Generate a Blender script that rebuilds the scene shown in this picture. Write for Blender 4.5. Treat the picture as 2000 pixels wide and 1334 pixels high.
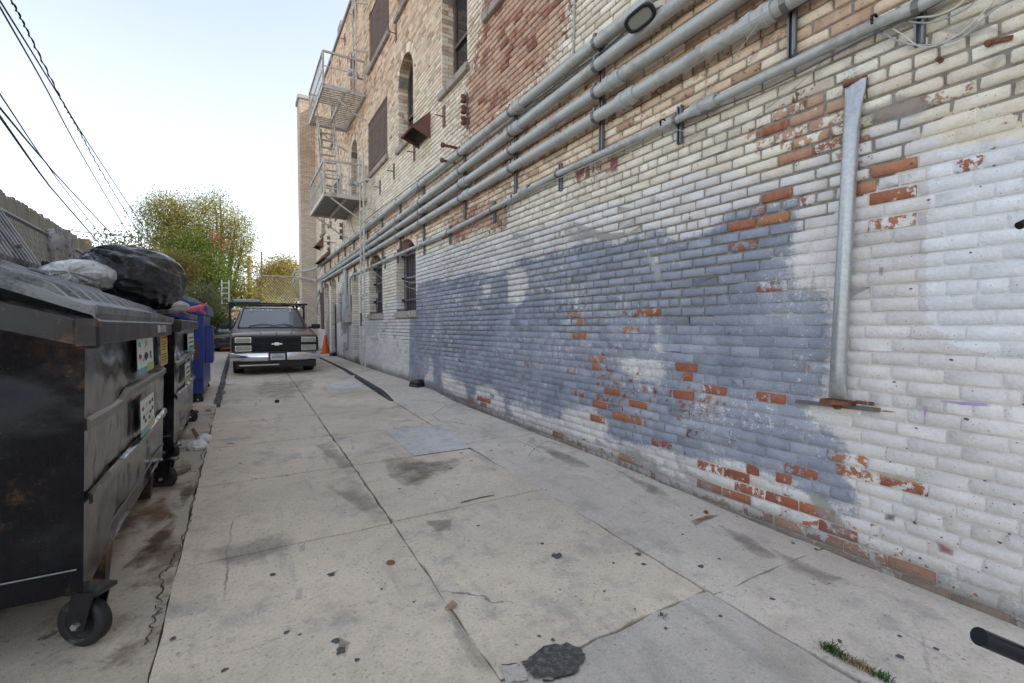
import bpy, bmesh, math, random
import numpy as np
from mathutils import Vector, Matrix
for _o in list(bpy.data.objects): bpy.data.objects.remove(_o)
random.seed(11); rng = np.random.default_rng(11)
SC = bpy.context.scene; COL = SC.collection
R = math.radians
# ---------------------------------------------------------------- camera, sky, sun, exposure
H = 1.345                                   # eye height above the alley where the camera stands
FPX = 920.0; YAW = R(30.165); PITCH = R(1.93)
cam_d = bpy.data.cameras.new('camera'); cam = bpy.data.objects.new('camera', cam_d); COL.objects.link(cam)
cam_d.sensor_width = 36; cam_d.lens = 36*FPX/2000; cam_d.clip_start = .05; cam_d.clip_end = 900
cam.location = (0, 0, H); cam.rotation_euler = (R(90)-PITCH, 0, -YAW); SC.camera = cam
SUN_EL = R(38); SUN_AZ = R(104)              # azimuth from +Y (down the alley) towards +X (behind the brick building)
W = bpy.data.worlds.new('World'); SC.world = W; W.use_nodes = True
wn = W.node_tree.nodes; wl = W.node_tree.links
bg = wn['Background']; sky = wn.new('ShaderNodeTexSky'); sky.sky_type = 'NISHITA'; sky.sun_disc = False
sky.sun_elevation = SUN_EL; sky.sun_rotation = SUN_AZ; sky.air_density = 1.0; sky.dust_density = .35; sky.ozone_density = 1.0
hsv = wn.new('ShaderNodeHueSaturation'); hsv.inputs['Saturation'].default_value = .47
wl.new(sky.outputs[0], hsv.inputs['Color']); wl.new(hsv.outputs[0], bg.inputs[0])
bg.inputs[1].default_value = .12
sun_d = bpy.data.lights.new('sun', 'SUN'); sun = bpy.data.objects.new('sun', sun_d); COL.objects.link(sun)
sun_d.energy = 3.0; sun_d.angle = R(.55); sun_d.color = (1, .86, .66)
SUNV = Vector((math.sin(SUN_AZ)*math.cos(SUN_EL), math.cos(SUN_AZ)*math.cos(SUN_EL), math.sin(SUN_EL)))
sun.rotation_euler = SUNV.to_track_quat('Z', 'Y').to_euler()
SC.view_settings.view_transform = 'Standard'; SC.view_settings.look = 'None'
SC.view_settings.exposure = 1.55; SC.view_settings.gamma = 1; SC.view_settings.use_curve_mapping = False
SC.cycles.max_bounces = 8; SC.cycles.diffuse_bounces = 4

# ---------------------------------------------------------------- measuring the place: a photo pixel seen as a ray, met with a real plane
_S, _C = math.sin(YAW), math.cos(YAW); _sp, _cp = math.sin(PITCH), math.cos(PITCH)
_F = np.array([_S*_cp, _C*_cp, -_sp]); _R = np.array([_C, -_S, 0.]); _U = np.cross(_R, _F); EYE = np.array([0, 0, H])
def ray(x, y): return _F+(x-1000)/FPX*_R-(y-667)/FPX*_U
WX = 3.0                                    # the brick wall stands on the plane X = 3
def onX(x, y, X=WX): r = ray(x, y); return EYE+r*(X/r[0])
def onY(x, y, Y): r = ray(x, y); return EYE+r*(Y/r[1])
def onZ(x, y, z): r = ray(x, y); return EYE+r*((z-H)/r[2])
def project(P):
    P = np.atleast_2d(np.asarray(P, float))-EYE; z = P@_F
    return np.stack([1000+FPX*(P@_R)/z, 667-FPX*(P@_U)/z, z], 1)
def lerp(x, tab): a = np.array(tab, float); return np.interp(x, a[:, 0], a[:, 1])
def alley_z(Y): return .0135*np.clip(Y, -20, 16)
def base_z(Y): return lerp(Y, [(-20, -.25), (-2, -.035), (.6, 0), (2, .025), (3.3, .075), (5, .095), (7, .13), (8, .2), (9.4, .215), (13.5, .225), (15, .24), (17, .26), (22, .29), (30, .3)])
def edge_x(Y): return lerp(Y, [(-5, 1.9), (1.45, 2.0), (3.2, 2.08), (4.5, 2.08), (8.3, 2.2), (13, 2.42), (22, 2.45), (40, 2.45)])
def mid_x(Y): return lerp(Y, [(-5, .68), (1.5, .82), (3, .86), (4.4, .89), (7, .93), (12, 1.02), (22, 1.1), (40, 1.1)])
def on_ground(x, y):
    z = 0.
    for _ in range(8):
        p = onZ(x, y, z); z = ground_z(p[0], p[1])
    return np.array([p[0], p[1], z])
def ground_z(X, Y):
    a = alley_z(Y); e = edge_x(Y)
    if X <= e: return float(a)
    top = a if Y < 7.6 else lerp(Y, [(7.6, 0), (8.4, 1)])*(base_z(Y)-.02-a)+a
    t = (X-e)/(WX-e); return float(top+(base_z(Y)-top)*min(t, 1))

# ---------------------------------------------------------------- mesh helper
class MB:
    def __init__(s): s.v = []; s.f = []; s.sm = []
    def add(s, vs, fs, smooth=False):
        b = len(s.v); s.v += [tuple(map(float, p)) for p in vs]; s.f += [tuple(i+b for i in f) for f in fs]; s.sm += [smooth]*len(fs); return s
    def box(s, a, b):
        (x0, y0, z0), (x1, y1, z1) = a, b
        return s.add([(x0, y0, z0), (x1, y0, z0), (x1, y1, z0), (x0, y1, z0), (x0, y0, z1), (x1, y0, z1), (x1, y1, z1), (x0, y1, z1)],
                     [(0, 3, 2, 1), (4, 5, 6, 7), (0, 1, 5, 4), (1, 2, 6, 5), (2, 3, 7, 6), (3, 0, 4, 7)])
    def cbox(s, a, b, c=.01):
        """box with chamfered edges"""
        a, b = [min(p, q) for p, q in zip(a, b)], [max(p, q) for p, q in zip(a, b)]
        c = min([c]+[(q-p)*.45 for p, q in zip(a, b)])
        bm = bmesh.new(); r = bmesh.ops.create_cube(bm, size=1)
        for v in bm.verts: v.co = Vector([(p+q)/2+(q-p)*k for p, q, k in zip(a, b, v.co)])
        bmesh.ops.bevel(bm, geom=bm.edges[:], offset=c, segments=1, affect='EDGES')
        bm.verts.index_update(); s.add([v.co[:] for v in bm.verts], [[v.index for v in f.verts] for f in bm.faces]); bm.free(); return s
    def bar(s, p, q, w, h, up=(0, 0, 1)):
        p, q = Vector(p), Vector(q); d = (q-p).normalized(); up = Vector(up)
        if abs(d.dot(up)) > .98: up = Vector((1, 0, 0))
        x = d.cross(up).normalized(); y = x.cross(d)
        vs = [c+x*sx*w/2+y*sy*h/2 for c in (p, q) for sx, sy in ((-1, -1), (1, -1), (1, 1), (-1, 1))]
        return s.add(vs, [(0, 1, 2, 3), (7, 6, 5, 4), (0, 4, 5, 1), (1, 5, 6, 2), (2, 6, 7, 3), (3, 7, 4, 0)])
    def tube(s, pts, r, n=10, cap=True, smooth=True):
        pts = [Vector(p) for p in pts]; rr = r if hasattr(r, '__len__') else [r]*len(pts)
        vs, fs = [], []; nx = None
        for i, p in enumerate(pts):
            d = (pts[min(i+1, len(pts)-1)]-pts[max(i-1, 0)]).normalized()
            if nx is None: nx = d.orthogonal().normalized()
            nx = (nx-d*nx.dot(d)).normalized(); ny = d.cross(nx)
            for k in range(n):
                a = 2*math.pi*k/n; vs.append(p+(nx*math.cos(a)+ny*math.sin(a))*rr[i])
        for i in range(len(pts)-1):
            for k in range(n): fs.append((i*n+k, i*n+(k+1) % n, (i+1)*n+(k+1) % n, (i+1)*n+k))
        s.add(vs, fs, smooth)
        if cap:
            m = (len(pts)-1)*n
            s.add(vs[:n], [tuple(range(n-1, -1, -1))]); s.add(vs[m:m+n], [tuple(range(n))])
        return s
    def lathe(s, prof, c, ax='Z', n=20, smooth=True):
        vs, fs = [], []
        for r, h in prof:
            for k in range(n):
                a = 2*math.pi*k/n; u, v = r*math.cos(a), r*math.sin(a)
                p = {'Z': (u, v, h), 'X': (h, u, v), 'Y': (u, h, v)}[ax]; vs.append([p[i]+c[i] for i in range(3)])
        for i in range(len(prof)-1):
            for k in range(n): fs.append((i*n+k, i*n+(k+1) % n, (i+1)*n+(k+1) % n, (i+1)*n+k))
        return s.add(vs, fs, smooth)
    def prism(s, poly, t):
        """polygon of 3-D points pushed along vector t"""
        n = len(poly); P = [Vector(p) for p in poly]; Q = [p+Vector(t) for p in P]
        return s.add(P+Q, [tuple(range(n-1, -1, -1)), tuple(range(n, 2*n))]+[(i, (i+1) % n, n+(i+1) % n, n+i) for i in range(n)])
    def loft(s, secs, closed=True, caps=True, smooth=True):
        n = len(secs[0]); vs = [p for q in secs for p in q]; fs = []
        for i in range(len(secs)-1):
            for k in range(n if closed else n-1): fs.append((i*n+k, i*n+(k+1) % n, (i+1)*n+(k+1) % n, (i+1)*n+k))
        s.add(vs, fs, smooth)
        if caps and closed:
            s.add(secs[0], [tuple(range(n-1, -1, -1))]); s.add(secs[-1], [tuple(range(n))])
        return s
    def mesh(s, name, org=(0, 0, 0)):
        m = bpy.data.meshes.new(name); o = Vector(org)
        m.from_pydata([Vector(p)-o for p in s.v], [], s.f); m.update()
        if any(s.sm): m.polygons.foreach_set('use_smooth', s.sm)
        return m
    def build(s, name, mat, parent=None, local=False, fix=True, **tags):
        org = (0, 0, 0) if (local or parent is None) else worg(parent)
        m = s.mesh(name, org)
        if fix:
            bm = bmesh.new(); bm.from_mesh(m); bmesh.ops.recalc_face_normals(bm, faces=bm.faces); bm.to_mesh(m); bm.free()
        return link(name, m, mat, parent, **tags)
def worg(o):
    v = Vector((0, 0, 0))
    while o is not None: v = v+o.location; o = o.parent
    return v
def link(name, m, mat, parent=None, **tags):
    o = bpy.data.objects.new(name, m); COL.objects.link(o)
    if mat is not None and len(m.materials) == 0: m.materials.append(mat)
    if parent is not None: o.parent = parent
    for k, v in tags.items(): o[k] = v
    return o
def thing(name, label, cat, loc=(0, 0, 0), rotz=0, group=None):
    o = bpy.data.objects.new(name, None); COL.objects.link(o); o.location = loc; o.rotation_euler = (0, 0, rotz); o.empty_display_size = .2
    o['label'] = label; o['category'] = cat
    if group: o['group'] = group
    return o
def tag(o, label, cat, group=None):
    o['label'] = label; o['category'] = cat
    if group: o['group'] = group
    return o
def copy_tree(o, parent=None):
    c = o.copy(); COL.objects.link(c); c.parent = parent
    for ch in list(o.children): copy_tree(ch, c)
    return c
def text(name, body, size, mat, parent, loc, xdir, ydir, local=True, extrude=.0008, align='CENTER', sx=1.0):
    cu = bpy.data.curves.new(name, 'FONT'); cu.body = body; cu.size = size; cu.extrude = extrude; cu.align_x = align; cu.align_y = 'CENTER'
    o = bpy.data.objects.new(name, cu); COL.objects.link(o); cu.materials.append(mat)
    x, y = Vector(xdir).normalized(), Vector(ydir).normalized(); z = x.cross(y); 
    M_ = Matrix((x, y, z)).transposed().to_4x4(); l = Vector(loc) if local else Vector(loc)-worg(parent)
    o.parent = parent; o.matrix_local = Matrix.Translation(l)@M_@Matrix.Diagonal((sx, 1, 1, 1)); return o

# ---------------------------------------------------------------- material helper
class MT:
    def __init__(s, name):
        s.m = bpy.data.materials.new(name); s.m.use_nodes = True; s.t = s.m.node_tree; s.b = s.t.nodes['Principled BSDF']; s.out = s.t.nodes['Material Output']
        s._p = None
    def n(s, typ): return s.t.nodes.new(typ)
    def l(s, a, b):
        if hasattr(a, 'is_output'): s.t.links.new(a, b)
        elif isinstance(a, (tuple, list)): b.default_value = tuple(a)+((1,) if len(a) == 3 and len(b.default_value) == 4 else ())
        else: b.default_value = a
    def pos(s):
        if s._p is None: s._p = s.n('ShaderNodeNewGeometry').outputs['Position']
        return s._p
    def obj(s): return s.n('ShaderNodeTexCoord').outputs['Object']
    def map(s, v, scale=(1, 1, 1), rot=(0, 0, 0)):
        m = s.n('ShaderNodeMapping'); s.l(v, m.inputs[0]); m.inputs['Scale'].default_value = scale; m.inputs['Rotation'].default_value = rot; return m.outputs[0]
    def noise(s, scale, detail=4, rough=.55, vec=None, dist=0):
        k = s.n('ShaderNodeTexNoise'); s.l(vec if vec is not None else s.pos(), k.inputs['Vector']); k.inputs['Scale'].default_value = scale
        k.inputs['Detail'].default_value = detail; k.inputs['Roughness'].default_value = rough; k.inputs['Distortion'].default_value = dist; return k.outputs[0]
    def vor(s, scale, vec=None, feature='F1', out='Distance'):
        k = s.n('ShaderNodeTexVoronoi'); k.feature = feature; s.l(vec if vec is not None else s.pos(), k.inputs['Vector']); k.inputs['Scale'].default_value = scale; return k.outputs[out]
    def math(s, op, a, b=0., c=0.):
        k = s.n('ShaderNodeMath'); k.operation = op
        for i, q in enumerate((a, b, c)): s.l(q, k.inputs[i])
        return k.outputs[0]
    def add(s, *a):
        r = a[0]
        for q in a[1:]: r = s.math('ADD', r, q)
        return r
    def mul(s, a, b): return s.math('MULTIPLY', a, b)
    def cen(s, a, k): return s.math('MULTIPLY_ADD', a, k, -.5*k)      # (a-.5)*k
    def step(s, a, e0, e1):
        k = s.n('ShaderNodeMapRange'); k.interpolation_type = 'SMOOTHSTEP'; s.l(a, k.inputs[0]); k.inputs[1].default_value = e0; k.inputs[2].default_value = e1; return k.outputs[0]
    def mix(s, f, a, b, mode='MIX'):
        k = s.n('ShaderNodeMix'); k.data_type = 'RGBA'; k.blend_type = mode; s.l(f, k.inputs[0]); s.l(a, k.inputs[6]); s.l(b, k.inputs[7]); return k.outputs[2]
    def ramp(s, f, stops):
        k = s.n('ShaderNodeValToRGB'); s.l(f, k.inputs[0]); e = k.color_ramp.elements
        while len(e) < len(stops): e.new(.5)
        for q, (p, c) in zip(e, stops): q.position = p; q.color = tuple(c)+(1,)
        return k.outputs[0]
    def attr(s, name):
        k = s.n('ShaderNodeAttribute'); k.attribute_name = name; q = s.n('ShaderNodeSeparateColor'); s.t.links.new(k.outputs['Color'], q.inputs[0])
        return q.outputs[0], q.outputs[1], q.outputs[2], k.outputs['Alpha']
    def bump(s, h, strength=.3, dist=.01):
        k = s.n('ShaderNodeBump'); s.l(h, k.inputs['Height']); k.inputs['Strength'].default_value = strength; k.inputs['Distance'].default_value = dist; s.t.links.new(k.outputs[0], s.b.inputs['Normal'])
    def set(s, col=None, rough=None, metal=None, **kw):
        if col is not None: s.l(col, s.b.inputs['Base Color'])
        if rough is not None: s.l(rough, s.b.inputs['Roughness'])
        if metal is not None: s.l(metal, s.b.inputs['Metallic'])
        for k, v in kw.items(): s.l(v, s.b.inputs[k])
        return s.m
def simple(name, col, rough=.6, metal=0., var=.25, scale=8, dirt=None, dirt_amt=.4, bump=.15, bscale=60, **kw):
    """weathered single-colour material: tone noise, dirt in patches, fine relief"""
    t = MT(name); n1 = t.noise(scale, 5, .6); n2 = t.noise(scale*5, 4)
    c = t.mix(t.cen(n1, 1.0) if False else n1, tuple(x*(1-var) for x in col), tuple(min(1, x*(1+var)) for x in col))
    if dirt is not None:
        d = t.step(t.add(n1, t.cen(n2, .5)), .62-dirt_amt*.4, .80-dirt_amt*.25); c = t.mix(d, c, dirt)
    t.set(c, t.math('MULTIPLY_ADD', n2, .25, rough-.125), metal, **kw)
    if bump: t.bump(t.noise(bscale, 4), bump, .004)
    return t.m
# ================================================================ GROUND
def concrete(name, tint=(.82, .70, .555), rust=False, coarse=.5):
    t = MT(name); P = t.pos()
    big = t.noise(.55, 4, .6); mid = t.noise(2.6, 6, .68); sm = t.noise(14, 5, .65); fine = t.noise(120, 4, .7); grit = t.noise(420, 2, .6)
    strk = t.noise(3.2, 5, .6, t.map(P, (2.2, .35, 1)))
    c = t.mix(t.step(big, .32, .68), tuple(x*.84 for x in tint), tuple(x*1.08 for x in tint))
    c = t.mix(t.step(mid, .52, .72), c, (.48, .435, .385))                                   # grey traffic film
    c = t.mix(t.mul(t.step(strk, .56, .74), .55), c, (.44, .415, .39))
    c = t.mix(t.mul(t.step(t.noise(1.3, 5, .6, t.map(P, (1, 1, 1), (0, 0, 2))), .58, .7), .45), c, (.54, .455, .35))  # brown stains
    c = t.mix(t.mul(t.step(sm, .60, .72), .45), c, (.36, .34, .32))                          # dark mottling
    sp = t.vor(17); spn = t.noise(9, 3)
    c = t.mix(t.mul(t.step(t.add(sp, t.cen(spn, .5)), .085, .05), .6), c, (.16, .155, .15))    # small dark spots
    c = t.mix(t.mul(t.step(t.vor(90), .16, .06), t.mul(t.step(mid, .4, .6), .5)), c, (.12, .115, .11))
    c = t.mix(t.mul(t.step(t.noise(33, 3), .69, .74), .5), c, (.62, .60, .57))                 # pale scuffs
    blot = t.noise(6.5, 7, .75); c = t.mix(t.mul(t.step(blot, .50, .66), .42), c, (.43, .385, .335)); c = t.mix(t.mul(t.step(t.noise(48, 4, .7), .56, .70), .55), c, (.20, .19, .175))
    c = t.mix(t.cen(fine, 1.3), c, t.mix(fine, (.34, .32, .295), (.80, .76, .70)), 'MIX')
    g = t.add(t.math('MULTIPLY_ADD', grit, .55, .72), t.cen(t.noise(75, 5, .75), .7), t.cen(t.noise(26, 5, .7), .35)); c = t.mix(1.0, c, t.mix(0.0, g, g), 'MULTIPLY')
    if rust:
        c = t.mix(t.mul(t.step(t.noise(2.1, 6, .7), .48, .62), .75), c, (.19, .125, .075)); c = t.mix(t.mul(t.step(t.noise(5, 5, .7), .60, .68), .8), c, (.055, .05, .048))
        c = t.mix(t.step(t.noise(24, 5, .7), .66, .72), c, (.66, .64, .62))
    # hairline cracks
    cr = t.vor(.9, t.map(t.mix(.13, P, t.noise(5, 4)), (1, 1, 1)), 'DISTANCE_TO_EDGE'); c = t.mix(t.mul(t.step(cr, .006, .001), t.step(big, .5, .62)), c, (.09, .085, .08))
    t.set(c, .86); t.bump(t.add(t.mul(fine, .6), t.mul(grit, .4), t.mul(sm, .5)), .55*coarse+.2, .006); return t.m
M_CONC = concrete('concrete_warm'); M_SIDE = concrete('concrete_grey', (.77, .68, .575)); M_PAD = concrete('concrete_stained', (.62, .535, .43), True, 1)
M_ROUGH = concrete('concrete_rough', (.68, .615, .545), False, 1.2); M_NEW = concrete('concrete_new', (.74, .72, .69))
M_DIRT = simple('joint_dirt', (.06, .056, .05), .95, var=.5, scale=30, bump=.8, bscale=90)
M_ASPH = simple('asphalt', (.085, .083, .08), .9, var=.5, scale=40, dirt=(.2, .19, .175), bump=.9, bscale=150)
M_EARTH = simple('earth', (.16, .13, .095), .95, var=.3, scale=2)

g = MB(); g.add([(-260, -120, -.30), (260, -120, -.30), (260, 420, -.30), (-260, 420, -.30)], [(0, 1, 2, 3)])
g.build('ground', M_EARTH, kind='structure')
al = MB()
ys = list(np.linspace(-6, 46, 60))
for a, b in zip(ys[:-1], ys[1:]): al.add([(-2.2, a, alley_z(a)-.035), (2.99, a, alley_z(a)-.035), (2.99, b, alley_z(b)-.035), (-2.2, b, alley_z(b)-.035)], [(0, 1, 2, 3)])
alley = al.build('alley', M_DIRT, kind='structure', fix=False)

def slab(corners, mat, name='slab', parent=None, gap=.004, t=.07, nu=7, nv=9, ragged=.004, lift=0., zf=None):
    """one concrete bay: four plan corners (x, y), its own worn edges; follows the fall of the ground"""
    c = [np.array(p, float) for p in corners]; m = sum(c)/4
    c = [p+(m-p)/np.linalg.norm(m-p)*gap*1.3 for p in c]
    nu = max(3, int(np.linalg.norm(c[1]-c[0])/.11)); nv = max(3, int(np.linalg.norm(c[3]-c[0])/.11)); nu, nv = min(nu, 14), min(nv, 18)
    vs, fs, top = [], [], {}
    for j in range(nv+1):
        for i in range(nu+1):
            u, v = i/nu, j/nv; p = (c[0]*(1-u)+c[1]*u)*(1-v)+(c[3]*(1-u)+c[2]*u)*v
            e = i in (0, nu) or j in (0, nv)
            if e: p = p+rng.normal(0, ragged, 2)
            z = (zf or ground_z)(p[0], p[1])+lift-(.004 if e else 0); top[i, j] = len(vs); vs.append((p[0], p[1], z))
    for j in range(nv):
        for i in range(nu): fs.append((top[i, j], top[i+1, j], top[i+1, j+1], top[i, j+1]))
    ring = [top[i, 0] for i in range(nu+1)]+[top[nu, j] for j in range(1, nv+1)]+[top[i, nv] for i in range(nu-1, -1, -1)]+[top[0, j] for j in range(nv-1, 0, -1)]
    b = len(vs); vs += [(vs[k][0], vs[k][1], vs[k][2]-t) for k in ring]; n = len(ring)
    for k in range(n): fs.append((ring[k], b+k, b+(k+1) % n, ring[(k+1) % n]))
    q = MB(); q.add(vs, fs); return q.build(name, mat, parent, fix=False)
LX = -.31
joints_l = [-5.5, -3.9, -2.6, -1.3, .35, 1.62+.0, 3.06, 4.46, 5.75, 7.05, 8.9, 10.7, 12.5, 14.4, 16.4, 18.5, 21, 24, 27, 30.5]
joints_l = [y for y in joints_l if y != 1.62]
joints_r = [-5.5, -3.9, -2.6, -1.3, .2, 1.5, 3.08, 4.46, 5.72, 7.08, 8.9, 10.7, 12.5, 14.4, 16.4, 18.5, 21, 24, 27, 30.5]
for a, b in zip(joints_l[:-1], joints_l[1:]):
    slab([(LX, a), (mid_x(a), a), (mid_x(b), b), (LX, b)], M_CONC, 'slab', alley, gap=.0085, zf=lambda x, y: float(alley_z(y)))
for a, b in zip(joints_r[:-1], joints_r[1:]):
    slab([(mid_x(a), a), (edge_x(a), a+.02), (edge_x(b), b+.02), (mid_x(b), b)], M_ROUGH if b < 1.6 else M_CONC, 'slab', alley, gap=.0085, ragged=.006 if b < 3.2 else .004, zf=lambda x, y: float(alley_z(y)))
# the pad under the dumpsters, stained and broken along its edge
for a, b in zip([-5.5, -2, .8, 3.1, 5.6, 8.3, 11, 14, 17.5, 21, 25, 30.5][:-1], [-2, .8, 3.1, 5.6, 8.3, 11, 14, 17.5, 21, 25, 30.5]):
    up = .055 if a >= 8 else 0
    slab([(-2.15, a), (LX, a), (LX, b), (-2.15, b)], M_PAD if b < 8.5 else M_SIDE, 'slab', alley, gap=.0015, ragged=.004, lift=up)
# sidewalk along the brick wall: an apron near the camera, a raised walk with a black-painted kerb further on
sw = MB()
for a, b in zip(ys[:-1], ys[1:]): sw.add([(edge_x(a)+.01, a, ground_z(edge_x(a)+.02, a)-.05), (2.99, a, base_z(a)-.05), (2.99, b, base_z(b)-.05), (edge_x(b)+.01, b, ground_z(edge_x(b)+.02, b)-.05)], [(0, 1, 2, 3)])
side = sw.build('sidewalk', M_DIRT, kind='structure', fix=False)
for a, b in zip([-5.5, -1.4, 1.47, 4.6, 7.55, 10.2, 12.9, 15.6, 18.4, 22.0, 26, 30.5][:-1], [-1.4, 1.47, 4.6, 7.55, 10.2, 12.9, 15.6, 18.4, 22.0, 26, 30.5]):
    slab([(edge_x(a)+.012, a), (2.995, a), (2.995, b), (edge_x(b)+.012, b)], M_SIDE, 'slab', side, gap=.005, lift=.001, t=.1, ragged=.006 if b < 5 else .003, zf=lambda x, y: ground_z(max(x, float(edge_x(y))+.001), y))
M_BLACKP = simple('kerb_black_paint', (.028, .03, .036), .75, var=.4, scale=20, dirt=(.18, .175, .165), dirt_amt=.35, bump=.4)
kb = MB(); ky = list(np.linspace(7.7, 22, 40)); secs = []
for y in ky:
    x = edge_x(y); zb = alley_z(y)-.03; zt = ground_z(x+.01, y)+.006; w = .004*rng.random()
    secs.append([(x-.04-w, y, zb), (x-.03-w, y, zt-.012), (x+.004, y, zt), (x+.018+w*2, y, zt+.001), (x+.018, y, zb)])
kb.loft(secs, smooth=False); kb.build('kerb', M_BLACKP, kind='structure')
kl = MB(); secs = []
for y in np.linspace(8.35, 21, 60):
    x = LX+.03+rng.normal(0, .006); zb = alley_z(y)-.03; zt = alley_z(y)+.058
    secs.append([(x+.02, y, zb), (x+.012+rng.random()*.02, y, zt-.02), (x-.01, y, zt), (x-.06, y, zt), (x-.06, y, zb)])
kl.loft(secs, smooth=False); M_LKERB = simple('left_kerb_dirty', (.09, .088, .085), .9, var=.5, scale=9, dirt=(.22, .21, .2), bump=.5); kl.build('kerb', M_LKERB, kind='structure')

def sheet(pix, mat, name, parent, lift=.004, jag=.0, n=6):
    """thin flat patch whose outline was measured on the ground"""
    P = [on_ground(*p) for p in pix]; pts = []
    for i in range(len(P)):
        a, b = P[i], P[(i+1) % len(P)]
        for k in range(n): pts.append(a+(b-a)*k/n+np.r_[rng.normal(0, jag, 2), 0] if jag else a+(b-a)*k/n)
    c = sum(pts)/len(pts); vs = [(c[0], c[1], ground_z(c[0], c[1])+lift)]+[(p[0], p[1], ground_z(p[0], p[1])+lift) for p in pts]; N = len(pts)
    q = MB(); q.add(vs, [(0, 1+i, 1+(i+1) % N) for i in range(N)], True); return q.build(name, mat, parent)
sheet([(752, 841), (855, 831), (921, 875), (808, 891)], M_NEW, 'cement_patch', alley, .0045)
sheet([(636, 752), (690, 746), (716, 757), (650, 763)], M_NEW, 'cement_patch', alley, .0045)
sheet([(655, 729), (700, 733), (690, 738), (640, 735)], M_NEW, 'cement_patch', alley, .0045)
sheet([(1022, 1300), (1038, 1282), (1070, 1262), (1110, 1258), (1142, 1272), (1140, 1296), (1120, 1318), (1085, 1326), (1045, 1326)], M_ASPH, 'asphalt_patch', alley, .006, .005, 3)
sheet([(975, 1300), (1020, 1296), (1030, 1330), (990, 1334)], M_ROUGH, 'broken_corner', alley, .003, .003, 3)
# oil and water stains: real stains with an outline of their own, thin films on the slabs
def film(name, col, alpha, rough=.6):
    t = MT(name); n = t.noise(7, 5, .6); e = t.attr('edge')[0]
    a = t.mul(t.step(t.add(e, t.cen(n, 1.3), t.cen(t.noise(2.5, 4), .8)), .35, 1.05), alpha); t.set(col, rough); t.l(a, t.b.inputs['Alpha']); return t.m
F_OIL = film('oil_film', (.11, .105, .10), .28); F_WET = film('damp_film', (.26, .22, .175), .42, .45); F_RUST = film('rust_film', (.23, .10, .035), .65); F_DARK = film('grime_film', (.07, .065, .06), .5); F_PALE = film('pale_film', (.62, .61, .60), .7)
F_LIL = film('lilac_chalk', (.45, .33, .50), .35)
def stain(pix, mat, lift=.0025, name='stain'):
    P = np.array([on_ground(*p) for p in pix]); c = P.mean(0); pts = []
    for i in range(len(P)):
        a, b = P[i], P[(i+1) % len(P)]
        for k in range(4): pts.append(a+(b-a)*k/4)
    N = len(pts); vs = []; ed = []
    for s_, e_ in ((0, 1.), (.6, .7), (1.15, -.25)):
        for p in pts:
            q = c+(p-c)*s_; vs.append((q[0], q[1], ground_z(q[0], q[1])+lift)); ed.append(e_)
    fs = [(k*N+i, (k+1)*N+i, (k+1)*N+(i+1) % N, k*N+(i+1) % N) for k in range(2) for i in range(N)]
    q = MB(); q.add(vs, fs); m = q.mesh(name); at = m.color_attributes.new('edge', 'FLOAT_COLOR', 'POINT')
    at.data.foreach_set('color', [x for e in ed for x in (e, e, e, 1)]); o = link(name, m, mat, alley, kind='stuff'); return o
for pix, mt in [([(730, 890), (800, 885), (880, 905), (860, 935), (800, 975), (750, 940), (735, 915)], F_WET),
                ([(755, 905), (930, 885), (925, 900), (850, 950), (790, 968), (760, 930)], F_WET),
                ([(600, 935), (690, 912), (740, 975), (790, 1030), (760, 1060), (700, 1000), (640, 960)], F_OIL),
                ([(640, 850), (690, 905), (720, 930), (690, 945), (640, 900), (600, 860)], F_OIL),
                ([(860, 1150), (960, 1290), (985, 1334), (930, 1334), (880, 1240)], F_OIL),
                ([(330, 1080), (560, 1035), (640, 1050), (480, 1120), (360, 1110)], F_OIL),
                ([(232, 1080), (330, 1010), (375, 1060), (300, 1110), (250, 1130)], F_DARK), ([(215, 1130), (300, 1040), (350, 1000), (360, 1020), (290, 1110)], F_RUST),
                ([(250, 1000), (330, 960), (350, 1010), (280, 1050)], F_RUST), ([(345, 960), (380, 930), (385, 960), (350, 1010)], F_DARK),
                ([(1335, 1020), (1385, 1003), (1420, 1003), (1350, 1035)], F_RUST), ([(1380, 1010), (1460, 1040), (1560, 1110), (1500, 1110), (1430, 1060)], F_WET), ([(1480, 1055), (1680, 1140), (1640, 1160), (1520, 1110)], F_WET),
                ([(1180, 905), (1300, 955), (1340, 985), (1260, 965)], F_WET), ([(1000, 850), (1100, 880), (1220, 940), (1120, 920)], F_WET),
                ([(820, 1015), (890, 1010), (890, 1040), (850, 1045)], F_WET),
                ([(530, 900), (590, 880), (600, 892), (545, 908)], F_PALE), ([(575, 1145), (595, 1140), (592, 1178), (572, 1180)], F_PALE), ([(580, 1060), (600, 1055), (598, 1080), (582, 1082)], F_PALE), ([(1140, 1012), (1155, 1018), (1152, 1026), (1138, 1020)], F_PALE),
                ([(1725, 1215), (1790, 1245), (1900, 1310), (1840, 1290)], F_LIL),
                ([(480, 740), (620, 735), (640, 760), (560, 800), (470, 780)], F_OIL), ([(1240, 880), (1290, 900), (1310, 925), (1250, 905)], F_DARK), ([(660, 1240), (690, 1250), (680, 1290), (650, 1290)], F_DARK)]:
    stain(pix, mt)
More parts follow.
